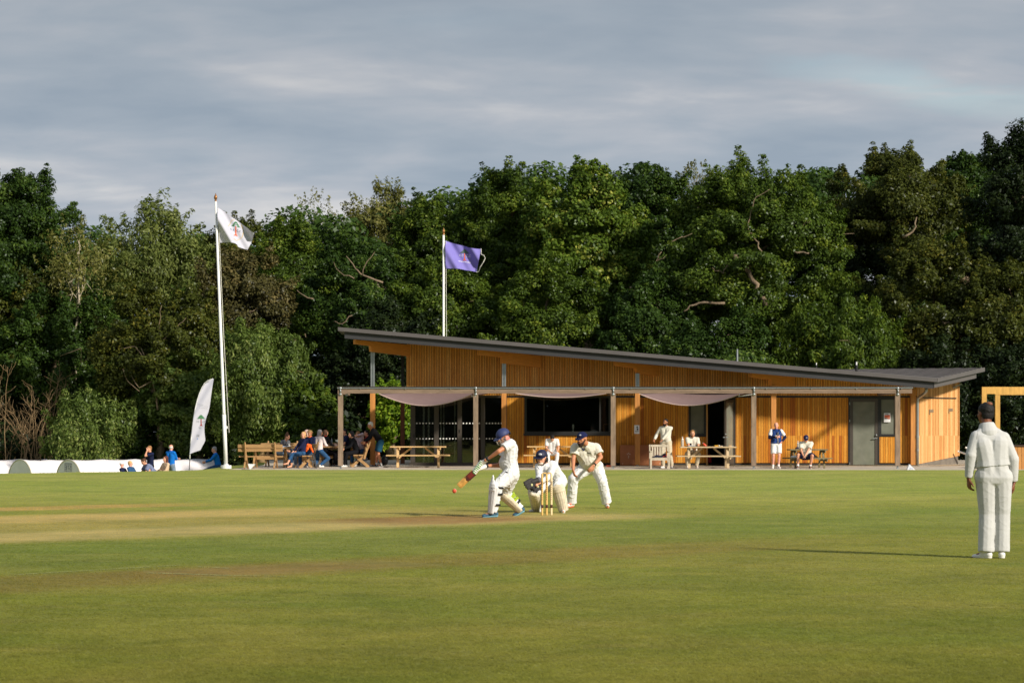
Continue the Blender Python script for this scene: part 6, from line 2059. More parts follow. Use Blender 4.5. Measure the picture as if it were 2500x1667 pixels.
def pose(kind, loc, yaw, h=1.75, lean=0.0, side=0.0, wl=None, wr=None, fy=0.0, fp=0.0, spread=.1, ank=None, seat=.47, knee=None, elb=None, twist=0.0, headoff=(0, 0, 0)):
    """local frame: +x is the person's left, -y is forward; hands given relative to the shoulders' midpoint"""
    k = h / 1.75
    R_ = rotz(yaw)
    J = {}
    if kind == 'stand':
        hipz = .90 * k; hipy = 0.0
    else:
        hipz = seat + .085 * k; hipy = .0
    hip = np.array([0, hipy, hipz])
    TL = .50 * k
    axv = np.array([math.sin(side), -math.sin(lean) * math.cos(side), math.cos(lean) * math.cos(side)])
    sm = hip + axv * TL
    T2 = rotz(twist)
    lat = T2 @ np.array([math.cos(side), 0, -math.sin(side)])
    J['sL'] = sm + lat * .185 * k; J['sR'] = sm - lat * .185 * k
    J['hL'] = hip + np.array([.095 * k, 0, 0]); J['hR'] = hip - np.array([.095 * k, 0, 0])
    J['neck'] = sm + axv * .05 * k
    fdir = np.array([math.sin(fy + twist), -math.cos(fy + twist), 0]) * math.cos(fp) + np.array([0, 0, math.sin(fp)])
    J['head'] = J['neck'] + axv * .10 * k + np.array([0, 0, .055 * k]) + fdir * .03 * k + np.array(headoff)
    J['face'] = fdir
    W = {'L': wl if wl is not None else ((.24, .02, -.50) if kind == 'stand' else (.16, -.36, -.34)), 'R': wr if wr is not None else ((-.24, .02, -.50) if kind == 'stand' else (-.16, -.36, -.34))}
    for q, s in (('L', 1), ('R', -1)):
        t = sm + np.array(W[q]) * k
        pole = (elb or {}).get(q, (.5 * s, .6, -.4))
        J['e' + q], J['w' + q] = ik(J['s' + q], t, .29 * k, .255 * k, pole)
        if kind == 'stand':
            a = np.array((ank or {}).get(q, (spread * s * k, 0.0, .085 * k)))
            J['k' + q], J['a' + q] = ik(J['h' + q], a, .42 * k, .42 * k, (.1 * s, -1, 0))
            J['t' + q] = J['a' + q] + np.array([.03 * s, -.165 * k, -.05 * k])
        else:
            a = np.array((ank or {}).get(q, (spread * s * 1.3 * k, -.44 * k, .085 * k)))
            J['k' + q], J['a' + q] = ik(J['h' + q], a, .43 * k, .42 * k, (knee or {}).get(q, (.25 * s, -.6, 1)))
            J['t' + q] = J['a' + q] + np.array([.02 * s, -.165 * k, -.05 * k])
    out = {}
    for a, b in J.items():
        b = R_ @ np.array(b)
        out[a] = b if a == 'face' else b + np.array(loc)
    out['ground'] = loc[2]
    return out


def px_pose(Y0, pts, ox, oy, sc, ground=0.0):
    """joints traced in the photo: (crop x, crop y, depth offset)"""
    J = {}
    for n, q in pts.items():
        J[n] = at(ox + q[0] * sc, oy + q[1] * sc, Y0 + (q[2] if len(q) > 2 else 0.0))
    J['ground'] = ground
    return J


# ---- batsman ------------------------------------------------------
YB = 40.45
sB = 210 / 1317.
J = px_pose(YB, dict(head=(872, 232, -.02), neck=(972, 290, 0), sL=(990, 330, -.17), sR=(955, 318, .17), eL=(800, 447, -.30), wL=(640, 560, -.2), eR=(815, 662, .2), wR=(612, 668, .0),
    hL=(985, 792, -.09), hR=(1000, 800, .10), kL=(778, 985, -.26), aL=(724, 1372, -.24), tL=(560, 1436, -.27), kR=(900, 1085, .34), aR=(1135, 1316, .42), tR=(1030, 1428, .40)), 1090, 1030, sB)
J['face'] = unit((-.80, -.38, -.42)); J['ground'] = 0.0
J['handL'] = unit(at(1090 + 545 * sB, 1030 + 610 * sB, YB - .2) - J['wL']); J['handR'] = unit(at(1090 + 520 * sB, 1030 + 690 * sB, YB - .02) - J['wR'])
M_SHB = M('teal and grey boot', lin(44, 82, 104), .6, .6, 16)
PB = person('batsman in whites and blue helmet swinging at the ball', J, 'tan', 1.0, .0085, C_W, 'short', C_W, 'long', M_SHB, M('pale blue boot sole', lin(110, 160, 178), .6, .1, 9), hair=H_BROWN, hstyle='short', girth=1.16, belly=.05, wr=.0044, hold='LR', sleeve_len=.62, legr=1.12, flare=.85)
root = PB['root']
M_HELM = M('blue helmet cloth', lin(46, 56, 100), .6, .08, 6)
M_HELMD = M('navy helmet cloth', lin(24, 28, 58), .6, .08, 6)
M_GRILLE = M('pale steel grille', lin(206, 200, 192), .3, .05, 6, metal=.5)


def helmet(P, m, ear, grille=True, badge=None):
    J, k = P['J'], P['k']
    l, f, u_ = P['l'], P['f'], P['u']
    c = J['head'] + u_ * .045 - f * .01
    o = MB().ball(c, 1, (.101, .124, .106), 22, 11, basis=[l, f, u_], zmin=-.12)
    ob = o.build('helmet', m, P['root'], smooth=True)
    n = 14
    pk = [c + f * .075 - u_ * .008 + l * .102] + [c + f * .085 + (l * math.cos(a) * .104 + f * math.sin(a) * .105) - u_ * (.012 + .016 * math.sin(a)) for a in np.linspace(0, math.pi, n)] + [c + f * .075 - u_ * .008 - l * .102]
    MB().prism(pk, [p - u_ * .012 for p in pk]).build('peak', m, ob, smooth=False)
    e = MB()
    for s in (-1, 1):
        e.ball(c + l * s * .098 - u_ * .075 - f * .008, 1, (.014, .040, .050), 12, 8, basis=[l, f, u_])
    e.build('ear_guards', ear, ob, smooth=True)
    MB().ball(c - f * .105 - u_ * .02, 1, (.075, .022, .04), 12, 8, basis=[l, f, u_]).build('back_pad', m_black, ob, smooth=True)
    if grille:
        g_ = MB()
        for zoff, rr in ((-.045, .150), (-.07, .155), (-.095, .152), (-.12, .142)):
            g_.tube([c + (l * math.cos(a) * rr * .72 + f * (math.sin(a) * rr + .005)) + u_ * zoff for a in np.linspace(-.05, math.pi + .05, 13)], .0035, 5)
        for a in (.9, 1.57, 2.24):
            g_.tube([c + (l * math.cos(a) * .150 * .72 + f * math.sin(a) * .152) + u_ * z_ for z_ in (-.03, -.07, -.12)], .0035, 5)
        g_.build('grille', M_GRILLE, ob)
    if badge: MB().ball(c + f * .118 + u_ * .035 + l * badge[1], 1, (.034, .010, .02), 10, 6, basis=[l, f, u_]).build('badge', badge[0], ob)
    return ob


hb = helmet(PB, M_HELM, M('pink red helmet strap', lin(232, 130, 116), .6, .4, 18), True)


def pad(P, q, fdir, m, width=.105, up=.17, strapm=None, scale=1.0, strap2=None):
    """batting pad: vertical ribs round the front of the shin, knee rolls, a tapering top and straps behind"""
    J = P['J']; K, A = J['k' + q], J['a' + q]
    ax = unit(K - A); f = np.array(fdir, float); f = unit(f - ax * f.dot(ax)); l = np.cross(ax, f)
    L = np.linalg.norm(K - A)
    mb = MB()
    def ring(t, ang, r): return A + ax * L * t + (f * math.cos(ang) + l * math.sin(ang)) * r
    nr = 7
    for i in range(nr):
        a = (i - 3) * .36
        r0, r1 = .078, .108
        topx = 1.0 + (up / L) * (1 - (abs(i - 3) / 3.2) ** 1.6)
        mb.frus(ring(-.04, a, r0), .022, ring(.55, a, .10), .026, n=8).frus(ring(.55, a, .10), .026, ring(.93, a, r1), .026, n=8)
        mb.frus(ring(1.0, a, r1 + .004), .024, ring(max(topx, 1.02), a * .75, r1 - .012), .016, n=8)
    for tt, rr in ((.86, .040), (.965, .043), (1.06, .036)):
        mb.tube([ring(tt, a, .108) for a in np.linspace(-1.1, 1.1, 9)], rr * .8, 8)
    for s in (-1, 1):
        mb.frus(ring(.3, s * 1.35, .088), .020, ring(.95, s * 1.35, .105), .026, n=8)
    ob = skin_obj('pad', mb, m, P['root'], .010, 1)
    rb = MB()
    for i in range(6):
        a = (i - 2.5) * .36
        rb.frus(ring(.0, a, .099), .0035, ring(.80, a, .127), .0035, n=5)
    rb.build('pad_seams', M('grey pad seam', lin(168, 162, 150), .8, .1, 6), ob)
    if strapm is not None:
        for i, tt in enumerate((.30, .72, .98)):
            s_ = MB().tube([ring(tt, a, .083 if tt < .5 else .096) for a in np.linspace(1.1, 2 * math.pi - 1.1, 13)], .019, 6)
            s_.build('strap', strapm if (i != 1 or strap2 is None) else strap2, ob, smooth=True)
    return ob


M_PAD = M('white batting pad', lin(220, 219, 218), .7, .04, 6)
M_PAD2 = M('grubby cream pad', lin(212, 200, 176), .8, .18, 14)
M_LIME = M('lime strap', lin(170, 196, 50), .7, .2, 18)
pad(PB, 'L', (-.96, -.25, 0), M_PAD, strapm=m_black)
pad(PB, 'R', (-.80, -.35, -.45), M_PAD2, up=.08, strapm=m_black, strap2=M_LIME)
mb = MB()
K_, A_ = PB['J']['kR'], PB['J']['aR']
for t_0 in (.1, .45, .62):
    c = K_ + (A_ - K_) * t_0; a_ = unit(A_ - K_)
    s_ = np.cross(a_, (0, -1, 0)); mb.bar(c + np.array([.02, -.1, .06]) - s_ * .05, c + np.array([.02, -.1, .06]) + s_ * .06, .03, .05, up=tuple(a_))
mb.build('pad_strap', M_LIME, root)
# gloves round the bat handle
bA = at(1090 + 560 * sB, 1030 + 598 * sB, YB - .13); bS = at(1090 + 441 * sB, 1030 + 752 * sB, YB - .13); bT = at(1090 + 187 * sB, 1030 + 985 * sB, YB - .16)
bd = unit(bT - bS); bh = unit(bS - bA)
M_GLW = M('white batting glove', lin(228, 226, 216), .7, .08, 12)
M_GLG = M('green glove roll', lin(60, 150, 40), .7, .15, 12)


def glove(P, c, hd, wrist, green_off):
    """a closed batting glove: sausage fingers wrapped round the handle, thumb, cuff"""
    hd = unit(hd)
    v = unit(np.array([0, -1, 0]) - hd * np.array([0, -1, 0]).dot(hd)); w_ = np.cross(hd, v)
    mb = MB()
    gr = MB()
    for i in range(4):
        o = c + hd * (-.045 + .031 * i)
        pts = [o + (v * math.cos(a) + w_ * math.sin(a)) * .036 for a in np.linspace(-1.2, 3.0, 8)]
        mb.tube(pts, .0185, 8)
        gr.tube([o + (v * math.cos(a) + w_ * math.sin(a)) * .048 for a in np.linspace(-.55, .8, 6)], .008, 7)
    mb.frus(c - hd * .03, .036, c + hd * .04, .036)
    mb.frus(c + w_ * .02, .034, c + (wrist - c) * .6, .037).frus(c + (wrist - c) * .6, .037, wrist, .042, True, False)
    mb.frus(c + v * .03 - hd * .05, .016, c + v * .045 + hd * .015, .014)
    g_ = skin_obj('glove', mb, M_GLW, P['root'], .0085, 1)
    gr.build('glove_roll', M_GLG, g_, smooth=True)
    MB().frus(wrist + unit(c - wrist) * .02, .045, wrist - unit(c - wrist) * .012, .044, False, False).build('cuff', m_black, g_, smooth=True)
    return g_


glove(PB, bA + bh * .075, bh, PB['J']['wL'], 0)
glove(PB, bA + bh * .20, bh, PB['J']['wR'], 0)
# bat
t_ = thing('cricket_bat', 'worn wooden cricket bat with dark red sticker in the batsman\'s gloves', 'cricket bat', bS)
m_willow = M('worn willow blade', lin(196, 148, 74), .5, .28, 7, stretch=(3, 3, 3))
side_ = unit(np.cross(bd, np.array([.1, -1, -.1]))); nrm = np.cross(side_, bd)
W2 = .054
def bp(t, s, n_): return bS + bd * t + side_ * s + nrm * n_
Lb = np.linalg.norm(bT - bS)
secs = []
for t, w, th in ((0, .046, .016), (.035, W2, .020), (Lb * .65, W2, .036), (Lb - .03, W2, .022), (Lb, W2 * .8, .016)):
    secs.append([bp(t, -w, -.012), bp(t, w, -.012), bp(t, w, .006), bp(t, w * .3, th), bp(t, -w * .3, th), bp(t, -w, .006)])
vs = [p for s_ in secs for p in s_]
fs = [(i * 6 + k, i * 6 + (k + 1) % 6, (i + 1) * 6 + (k + 1) % 6, (i + 1) * 6 + k) for i in range(len(secs) - 1) for k in range(6)] + [tuple(range(6)), tuple(range(len(vs) - 6, len(vs)))]
bl = MB().add(vs, fs).build('blade', m_willow, t_, bevel=.004)
sgn = -1 if nrm[1] > 0 else 1
def facept(t, s): return bp(t, s, -.0135) if sgn < 0 else bp(t, s, .040)
q = [facept(.03, -W2 * .96), facept(.17, -W2 * .96), facept(.215, -W2 * .1), facept(.17, W2 * .96), facept(.03, W2 * .96)]
off = nrm * (.001 * sgn)
MB().prism([p + off for p in q], [p + off * 1.5 for p in q]).build('sticker', M('dark maroon bat sticker', lin(66, 24, 18), .4, .15, 9), t_)
q = [facept(.06, -W2 * .55), facept(.155, -W2 * .55), facept(.155, W2 * .75), facept(.06, W2 * .75)]
MB().prism([p + off * 2.5 for p in q], [p + off * 3.0 for p in q]).build('sticker_panel', M('orange red sticker panel', lin(104, 34, 22), .4, .2, 40), t_)
MB().frus(bA - bh * .02, .0175, bS + bd * .02, .0185, True, False).build('handle', m_black, t_, smooth=True)
# small marks on his clothes
def mark(P, name, pts, Y, m, off=0.0):
    vs = [at(a, b, Y) for a, b in pts]
    MB().prism(vs, [v + (0, .012, 0) for v in vs]).build(name, m, P['root'])
m_seam = M('thin grey seam', lin(150, 150, 160), .8, .1, 9)


def surf_y(o, px, py, Yg):
    """depth of the mesh surface under a photo point"""
    org = Vector((0, 0, H)); p = at(px, py, Yg); d = Vector(p) - org; d.normalize()
    inv = wm(o).inverted()
    hit, loc, no, ix = o.ray_cast(inv @ org, inv.to_3x3() @ d)
    return (wm(o) @ loc) if hit else None


def child(P, n):
    return next((o for o in bpy.data.objects if o.parent == P['root'] and o.name.split('.')[0] == n), None)


bpy.context.view_layer.update()


def decal(P, on, name, polys, Yg, m, lift=.004):
    """small printed marks laid on a garment where the photo shows them"""
    o = child(P, on)
    mb = MB()
    for poly in polys:
        vs = []
        for a, b in poly:
            h_ = surf_y(o, a, b, Yg)
            if h_ is None: vs = None; break
            v = np.array(h_); v = v + unit(np.array([0, 0, H]) - v) * lift
            vs.append(v)
        if vs: mb.add(vs, [tuple(range(len(vs)))])
    if mb.k: mb.build(name, m, P['root'])


def strip(pts, w):
    out = []
    for i in range(len(pts) - 1):
        a = np.array(pts[i], float); b = np.array(pts[i + 1], float); d = unit(np.append(b - a, 0)); n_ = np.array([-d[1], d[0]]) * w / 2
        k = max(1, int(np.linalg.norm(b - a) / 4))
        for j in range(k):
            p = a + (b - a) * j / k; q_ = a + (b - a) * (j + 1) / k
            out.append([tuple(p - n_), tuple(q_ - n_), tuple(q_ + n_), tuple(p + n_)])
    return out


def cB(x, y): return (1090 + x * sB, 1030 + y * sB)
m_navyp = M('navy embroidery', lin(34, 40, 92), .8, .1, 9)
decal(PB, 'shirt', 'seam', strip([cB(905, 420), cB(930, 470), cB(955, 540), cB(985, 660)], .7) + strip([cB(1082, 300), cB(1068, 420), cB(1066, 560), cB(1080, 650)], .7), YB, m_seam)
decal(PB, 'shirt', 'embroidery', strip([cB(838, 520), cB(875, 512)], 1.6) + strip([cB(832, 548), cB(860, 535)], 1.6), YB, m_navyp)
decal(PB, 'trousers', 'embroidery', strip([cB(903, 762), cB(940, 772)], 3.0), YB, M('black embroidery', lin(30, 30, 36), .8, .1, 9))
decal(PB, 'trousers', 'waistband_tab', [[cB(1025, 660), cB(1045, 648), cB(1075, 662), cB(1078, 672)]], YB, m_navyp)
decal(PB, 'pad', 'pad_mark', strip([cB(682, 1008), cB(710, 1030)], 1.0) + strip([cB(660, 1088), cB(692, 1076)], 1.0), YB, m_black)

# ---- wicketkeeper -------------------------------------------------
YK = 42.35; sK = 130 / 1019.
J = px_pose(YK, dict(head=(408, 375, -.02), neck=(492, 500, .06), sL=(640, 520, .06), sR=(345, 545, .0), eL=(560, 735, -.18), wL=(395, 830, -.32), eR=(365, 735, -.1), wR=(320, 870, -.36),
    hL=(765, 830, .42), hR=(650, 845, .42), kL=(716, 925, -.02), aL=(825, 1345, .06), tL=(828, 1398, -.12), kR=(292, 1010, .05), aR=(330, 1340, .5), tR=(180, 1392, .42)), 1270, 1070, sK)
J['face'] = unit((-.42, -.88, -.12))
J['ground'] = 0.0
PK = person('wicketkeeper crouching behind the stumps in navy helmet and black gloves', J, 'fair', 1.0, .0085, C_W, 'long', C_W, 'long', M_SHOEW, M_SHOEW, girth=1.1, wr=.0046, hold='LR', collar=C_W2, legr=1.1, face=True)
helmet(PK, M_HELMD, m_black, False, badge=(m_emw, .03))
l, f, u_ = PK['l'], PK['f'], PK['u']; c = PK['J']['head']
MB().ball(c + f * .086 + u_ * .015, 1, (.075, .02, .024), 14, 7, basis=[l, f, u_]).build('sunglasses', m_black, PK['root'], smooth=True)
MB().tube([c + l * .085 - u_ * .05, c + l * .05 - u_ * .115 + f * .035, c - u_ * .13 + f * .05, c - l * .05 - u_ * .115 + f * .035, c - l * .085 - u_ * .05], .008, 6).build('chin_strap', m_black, PK['root'])
skin_obj('beard', MB().ball(c + f * .05 - u_ * .085, 1, (.05, .045, .035), 12, 8, basis=[l, f, u_]), M('white stubble', lin(214, 196, 182), .8, .15, 30), PK['root'], .009, 1)
pad(PK, 'L', (-.12, -1, .1), M_PAD2, up=.06)
pad(PK, 'R', (-.5, -.85, .1), M_PAD2, up=.06)
for q, (cx, cy) , (tx, ty_), side in (('R', (200, 850), (110, 905), 1), ('L', (300, 900), (250, 990), -1)):
    w = at(1270 + (335 if q == 'R' else 395) * sK, 1070 + (800 if q == 'R' else 840) * sK, YK - .38 + (.0 if q == 'R' else .1))
    ctr = at(1270 + cx * sK, 1070 + cy * sK, YK - .45 + (.0 if q == 'R' else .12)); tip = at(1270 + tx * sK, 1070 + ty_ * sK, YK - .5 + (.0 if q == 'R' else .12))
    d = unit(tip - ctr); vv = unit(np.cross(d, (0, 1, 0)))
    mb = MB()
    for o in (-.055, -.02, .02, .055):
        mb.frus(ctr - d * .05 + vv * o * .8, .03, ctr + d * .03 + vv * o, .029, n=10).frus(ctr + d * .03 + vv * o, .027, ctr + d * (.125 - abs(o) * .35) + vv * o * 1.15, .019, n=9)
    th = vv * (1 if side > 0 else -1)
    mb.frus(ctr - d * .02 + vv * .05, .03, ctr + vv * .125 + d * .015, .024).frus(ctr + vv * .1 + d * .01, .016, ctr + vv * .06 + d * .08, .016)
    mb.frus(ctr - d * .03, .045, w, .05, True, False)
    g_ = skin_obj('glove', mb, M('black keeping glove', lin(40, 38, 38), .7, .2, 10), PK['root'], .009, 1)
    MB().ball(ctr + vv * .04 + np.array([0, -.032, 0]), 1, (.016, .006, .026), 10, 6).build('glove_patch', M('pale yellow patch', lin(206, 206, 150), .8, .1, 9), g_)
    MB().frus(w, .054, w + unit(w - ctr) * .05, .05, False, False).build('cuff', M('grey glove cuff', lin(96, 96, 104), .8, .2, 9), g_, smooth=True)
def cK(x, y): return (1270 + x * sK, 1070 + y * sK)
bpy.context.view_layer.update()
decal(PK, 'shirt', 'seam', strip([cK(455, 530), cK(458, 640)], 1.2) + strip([cK(300, 500), cK(370, 590)], .8) + strip([cK(480, 520), cK(475, 650)], .5), YK, m_navyp)

# ---- slip fielder --------------------------------------------------
YS = 44.8; sS = 140 / 998.
J = px_pose(YS, dict(head=(362, 292, -.30), neck=(432, 372, -.18), sL=(610, 440, -.10), sR=(245, 440, -.12), eL=(690, 610, -.16), wL=(565, 758, -.32), eR=(212, 640, -.20), wR=(208, 832, -.34),
    hL=(612, 790, .10), hR=(430, 795, .10), kL=(715, 1030, -.06), aL=(795, 1395, .08), tL=(812, 1462, -.08), kR=(212, 985, -.06), aR=(180, 1395, .1), tR=(115, 1452, -.02)), 1370, 1030, sS)
J['face'] = unit((-.62, -.76, -.16)); J['ground'] = 0.0
J['handL'] = unit(at(1370 + 492 * sS, 1030 + 850 * sS, YS - .36) - J['wL']); J['handR'] = unit((.25, -.12, -1))
PS = person('bearded slip fielder in navy cap bending with hands near his knees', J, 'tan', 1.02, .0085, C_CR, 'short', C_W2, 'long', M_SHOEW, M('orange trainer sole', lin(222, 120, 84), .6, .5, 12), hair=H_BROWN, hstyle=None, beard=M('dark brown beard', lin(52, 34, 24), .8, .3, 40, .004, 60), girth=1.22, belly=.04, wr=.0042, hand_curl=.55, sleeve_len=.66, legr=1.02, flare=1.25, hn={'L': unit((-.3, .9, .2)), 'R': unit((.8, .3, .2))})
cap(PS, M_CAPN, badge=(m_emw, .035))
w = J['wL'] + unit(J['eL'] - J['wL']) * .03
MB().frus(w - unit(J['eL'] - w) * .014, .035, w + unit(J['eL'] - w) * .014, .036, False, False).build('watch', m_black, PS['root'], smooth=True)
bpy.context.view_layer.update()
def cS(x, y): return (1370 + x * sS, 1030 + y * sS)
decal(PS, 'shirt', 'navy_collar', [[cS(328, 420), cS(350, 430), cS(392, 478), cS(385, 500)], [cS(392, 478), cS(428, 405), cS(446, 402), cS(398, 500), cS(385, 500)]], YS, m_navyp, .008)
m_mk = M('dark embroidery', lin(52, 54, 66), .8, .1, 9)
decal(PS, 'shirt', 'embroidery', strip([cS(282, 492), cS(318, 492)], 1.0) + strip([cS(300, 500), cS(318, 506)], 1.2) + strip([cS(452, 545), cS(470, 535), cS(490, 545), cS(510, 533)], 1.6), YS, m_mk)
decal(PS, 'trousers', 'embroidery', strip([cS(268, 768), cS(305, 772)], 2.2) + strip([cS(615, 752), cS(650, 742)], .9) + strip([cS(630, 770), cS(650, 768)], 1), YS, m_mk)
for q in 'R':
    mb = MB(); a_ = J['a' + q]; tt = J['t' + q]
    mb.ball((a_ + tt) / 2 + np.array([-.01, -.03, -.01]), .03, (1.5, .8, .7)); mb.build('shoe_panel', M('orange shoe panel', lin(232, 92, 46), .6, .15, 9), PS['root'], smooth=True)

# ---- fielder at the right edge, seen from behind -------------------
YU = F * H / (1362.0 - HZ); sU = 250 / 784.
J = px_pose(YU, dict(head=(486, 345, .14), neck=(503, 440, .06), sL=(420, 522, .02), sR=(628, 530, .02), eL=(378, 660, -.02), wL=(360, 838, .02), eR=(702, 690, -.02), wR=(706, 868, .02),
    hL=(492, 830, .0), hR=(612, 832, .0), kL=(500, 1110, .03), aL=(492, 1396, -.01), tL=(400, 1440, .10), kR=(618, 1110, .03), aR=(614, 1394, .0), tR=(612, 1436, .14)), 2250, 900, sU)
J['face'] = unit((-.42, .9, .0)); J['ground'] = 0.0
J['handL'] = unit((.06, .1, -1)); J['handR'] = unit((-.02, .1, -1))
PU = person('fielder in cream sweater and trousers seen from behind at the right edge', J, 'brown', 1.02, .0085, C_UM, 'long', C_UM, 'long', M_SHOEW, M_SHOEW, hair=H_BLACK, hstyle='short', face=True, girth=1.16, wr=.0009, hem=.10, hand_curl=.6, legr=1.0, flare=1.25)
n0 = PU['J']['neck']
skin_obj('collar', MB().frus(n0 - PU['ax'] * .07, .125, n0 + PU['ax'] * .035 + np.array([0, .015, 0]), .082, True, False, 18), C_UM, PU['root'], .008, 1)
l, f, u_ = PU['l'], PU['f'], PU['u']; c = PU['J']['head']
MB().ball(c - f * .058 + u_ * .112 - l * .012, 1, (.040, .046, .026), 12, 7, basis=[l, f, u_]).build('bald_spot', SK['brown'], PU['root'], smooth=True)
bpy.context.view_layer.update()
def cU(x, y): return (2250 + x * sU, 900 + y * sU)
decal(PU, 'shirt', 'neck_label', strip([cU(512, 425), cU(535, 427)], 2.0), YU, M('blue label', lin(120, 150, 190), .8, .1, 9))
decal(PU, 'shirt', 'seam', strip([cU(452, 420), cU(432, 470), cU(424, 540)], .9) + strip([cU(440, 755), cU(520, 748), cU(690, 752)], 1.6), YU, M('grey sweater seam', lin(176, 174, 170), .8, .1, 9))  # seam lines a little darker than the sweater

# ---- people on the patio -------------------------------------------
def loc(px, Y): return (gx(px, Y), Y, pz0(Y))


# man in white T-shirt bent over on the near seat of the table behind the keeper
Yq = 89.75
P = person('young man in white t-shirt sitting head bowed at the table behind the keeper', pose('sit', loc(1347, Yq), .05, 1.78, lean=.42, fp=-1.05, wl=(.16, -.20, -.46), wr=(-.10, -.22, -.40), headoff=(0, -.04, -.10)), 'fair', 1.0, .013, C_W2, 'short', C_W2, 'long', M_SHOEW, hair=H_BLACK, hstyle='short', face=False, sleeve_len=.7)
# bearded man standing behind the slatted armchair
Yq = 89.4
P = person('bearded man in long sleeved whites standing behind the slatted armchair', pose('stand', loc(1626, Yq), -.35, 1.84, lean=.04, fy=-.25, wl=(-.06, -.27, -.42), wr=(-.36, -.20, -.40), ank={'L': (.22, .02, .085), 'R': (-.10, -.02, .085)}), 'olive', 1.05, .013, C_CR, 'long', C_KHAKI, 'long', M_SHOEW, hair=H_BLACK, hstyle='short', beard=H_BLACK, girth=1.12, belly=.04, collar=C_CR)
bpy.context.view_layer.update()
decal(P, 'shirt', 'badge', [[(1632, 1047), (1638, 1047), (1638, 1053), (1632, 1053)]], Yq, m_mk)
t_ = thing('phone', 'phone in the hand of the bearded man by the armchair', 'phone', at(1613.5, 1080, 89.05)); MB().bar(at(1612, 1078, 89.0), at(1615, 1085, 89.0), .07, .012).build('case', m_galv, t_)
# man with glasses at the bleached table
Yq = 89.85
P = person('man with glasses in cream polo shirt looking at a phone at the bleached table', pose('sit', loc(1690, Yq), 0, 1.80, lean=.16, fp=-.22, wl=(.10, -.34, -.32), wr=(-.02, -.36, -.32), spread=.24, ank={'L': (.14, -.30, .085), 'R': (-.20, -.42, .085)}), 'fair', 1.03, .013, C_CR, 'short', C_KHAKI, 'long', M_SHOEW, hair=H_LBROWN, hstyle='short', beard=M('sandy beard', lin(150, 102, 64), .8, .2, 40), girth=1.1, collar=C_W2, sleeve_len=.75)
l, f, u_ = P['l'], P['f'], P['u']; c = P['J']['head']
mb = MB()
for s in (-1, 1): mb.tube([c + f * .105 + l * (s * .034 + .024 * math.cos(a)) + u_ * (.013 + .02 * math.sin(a)) for a in np.linspace(0, 2 * math.pi, 11)], .003, 5)
mb.build('glasses', m_brass, P['root'])
t_ = thing('phone', 'black phone in the hands of the man with glasses', 'phone', at(1686, 1083, 89.4)); MB().box(gx(1683.5, 89.42), gx(1688.5, 89.42), 89.4, 89.415, H + (HZ - 1088) / F * 89.4, H + (HZ - 1081.5) / F * 89.4).build('case', m_black, t_)
# bald man in gilet
Yq = 88.9
P = person('bald man in blue gilet and white shorts standing on the paving', pose('stand', loc(1895, Yq), .0, 1.72, lean=.0, fy=-.12, fp=-.1, wl=(.20, -.05, -.40), wr=(-.04, -.24, -.22), elb={'L': (1, .6, -.2), 'R': (-1, .2, -.6)}, ank={'L': (.08, -.06, .085), 'R': (-.12, 0, .085)}), 'pink', .99, .013, C_NAVY, 'long', C_W2, 'short', M_SHOEW, girth=1.05, sock=M_SOCK)
J = P['J']; ax, lt, fw, hm, sm, k = P['ax'], P['lt'], P['fw'], P['hm'], P['sm'], P['k']
v_ = MB(); TL = np.linalg.norm(sm - hm)
v_.frus(J['sL'] * .8 + sm * .2, .072 * k, J['sR'] * .8 + sm * .2, .072 * k)
for s in (-1, 1): v_.frus(sm + lt * s * .09 * k - ax * .08, .118 * k, hm + ax * .2 + lt * s * .075, .122 * k).frus(hm + ax * .2 + lt * s * .075, .122 * k, hm + ax * .03 + lt * s * .075, .128 * k, True, False)
v_.frus(J['neck'] - ax * .06, .1, J['neck'] + ax * .03, .078, True, False)
gil = skin_obj('gilet', v_, C_VEST, P['root'], .013, 2, .003)
sl = MB()
for q in 'LR':
    S, E = J['s' + q], J['e' + q]; sl.frus(S, .075, S + (E - S) * .72, .074, True, False)
skin_obj('sleeves', sl, C_W2, P['root'], .013, 2, .003)
bpy.context.view_layer.update()
decal(P, 'gilet', 'zip', strip([(1900, 1054), (1899, 1066), (1899.6, 1078), (1899.2, 1094)], .9), Yq, M('cream zip', lin(214, 208, 170), .7, .1, 9))
decal(P, 'gilet', 'open_neck', [[(1889, 1051), (1904, 1051.5), (1898.6, 1061)]], Yq, m_navy)
decal(P, 'gilet', 'embroidery', strip([(1902.5, 1061.5), (1907, 1063)], 1.0), Yq, m_emw)
t_ = thing('drinking_glass', 'glass with dark drink in the hand of the bald man', 'glass', at(1894, 1068, 88.6)); cg = at(1894, 1070, 88.58); MB().lathe([(.03, 0), (.036, .07)], cg, 12).build('drink', M('dark drink', lin(58, 34, 24), .2, .1, 9), t_, smooth=True); MB().lathe([(.036, .07), (.038, .115)], cg, 12).build('glass', m_clear, t_, smooth=True)
# man in cap on the weathered table's bench
Yq = 88.85
P = person('heavy man in navy cap and cream polo sitting at the small weathered table', pose('sit', loc(1968, Yq), -.12, 1.80, lean=.42, fy=.0, fp=-.5, wl=(-.02, -.30, -.42), wr=(-.10, -.32, -.42), spread=.2, seat=.36, ank={'L': (.15, -.26, .085), 'R': (-.30, -.40, .085)}), 'fair', 1.03, .013, C_CR, 'short', C_NAVY, 'short', M_SHOEB, girth=1.2, belly=.06, collar=C_CR, hair=H_BROWN, hstyle=None, sock=M_SOCK, sleeve_len=.75)
cap(P, M_CAPN, badge=(m_emw, .02))

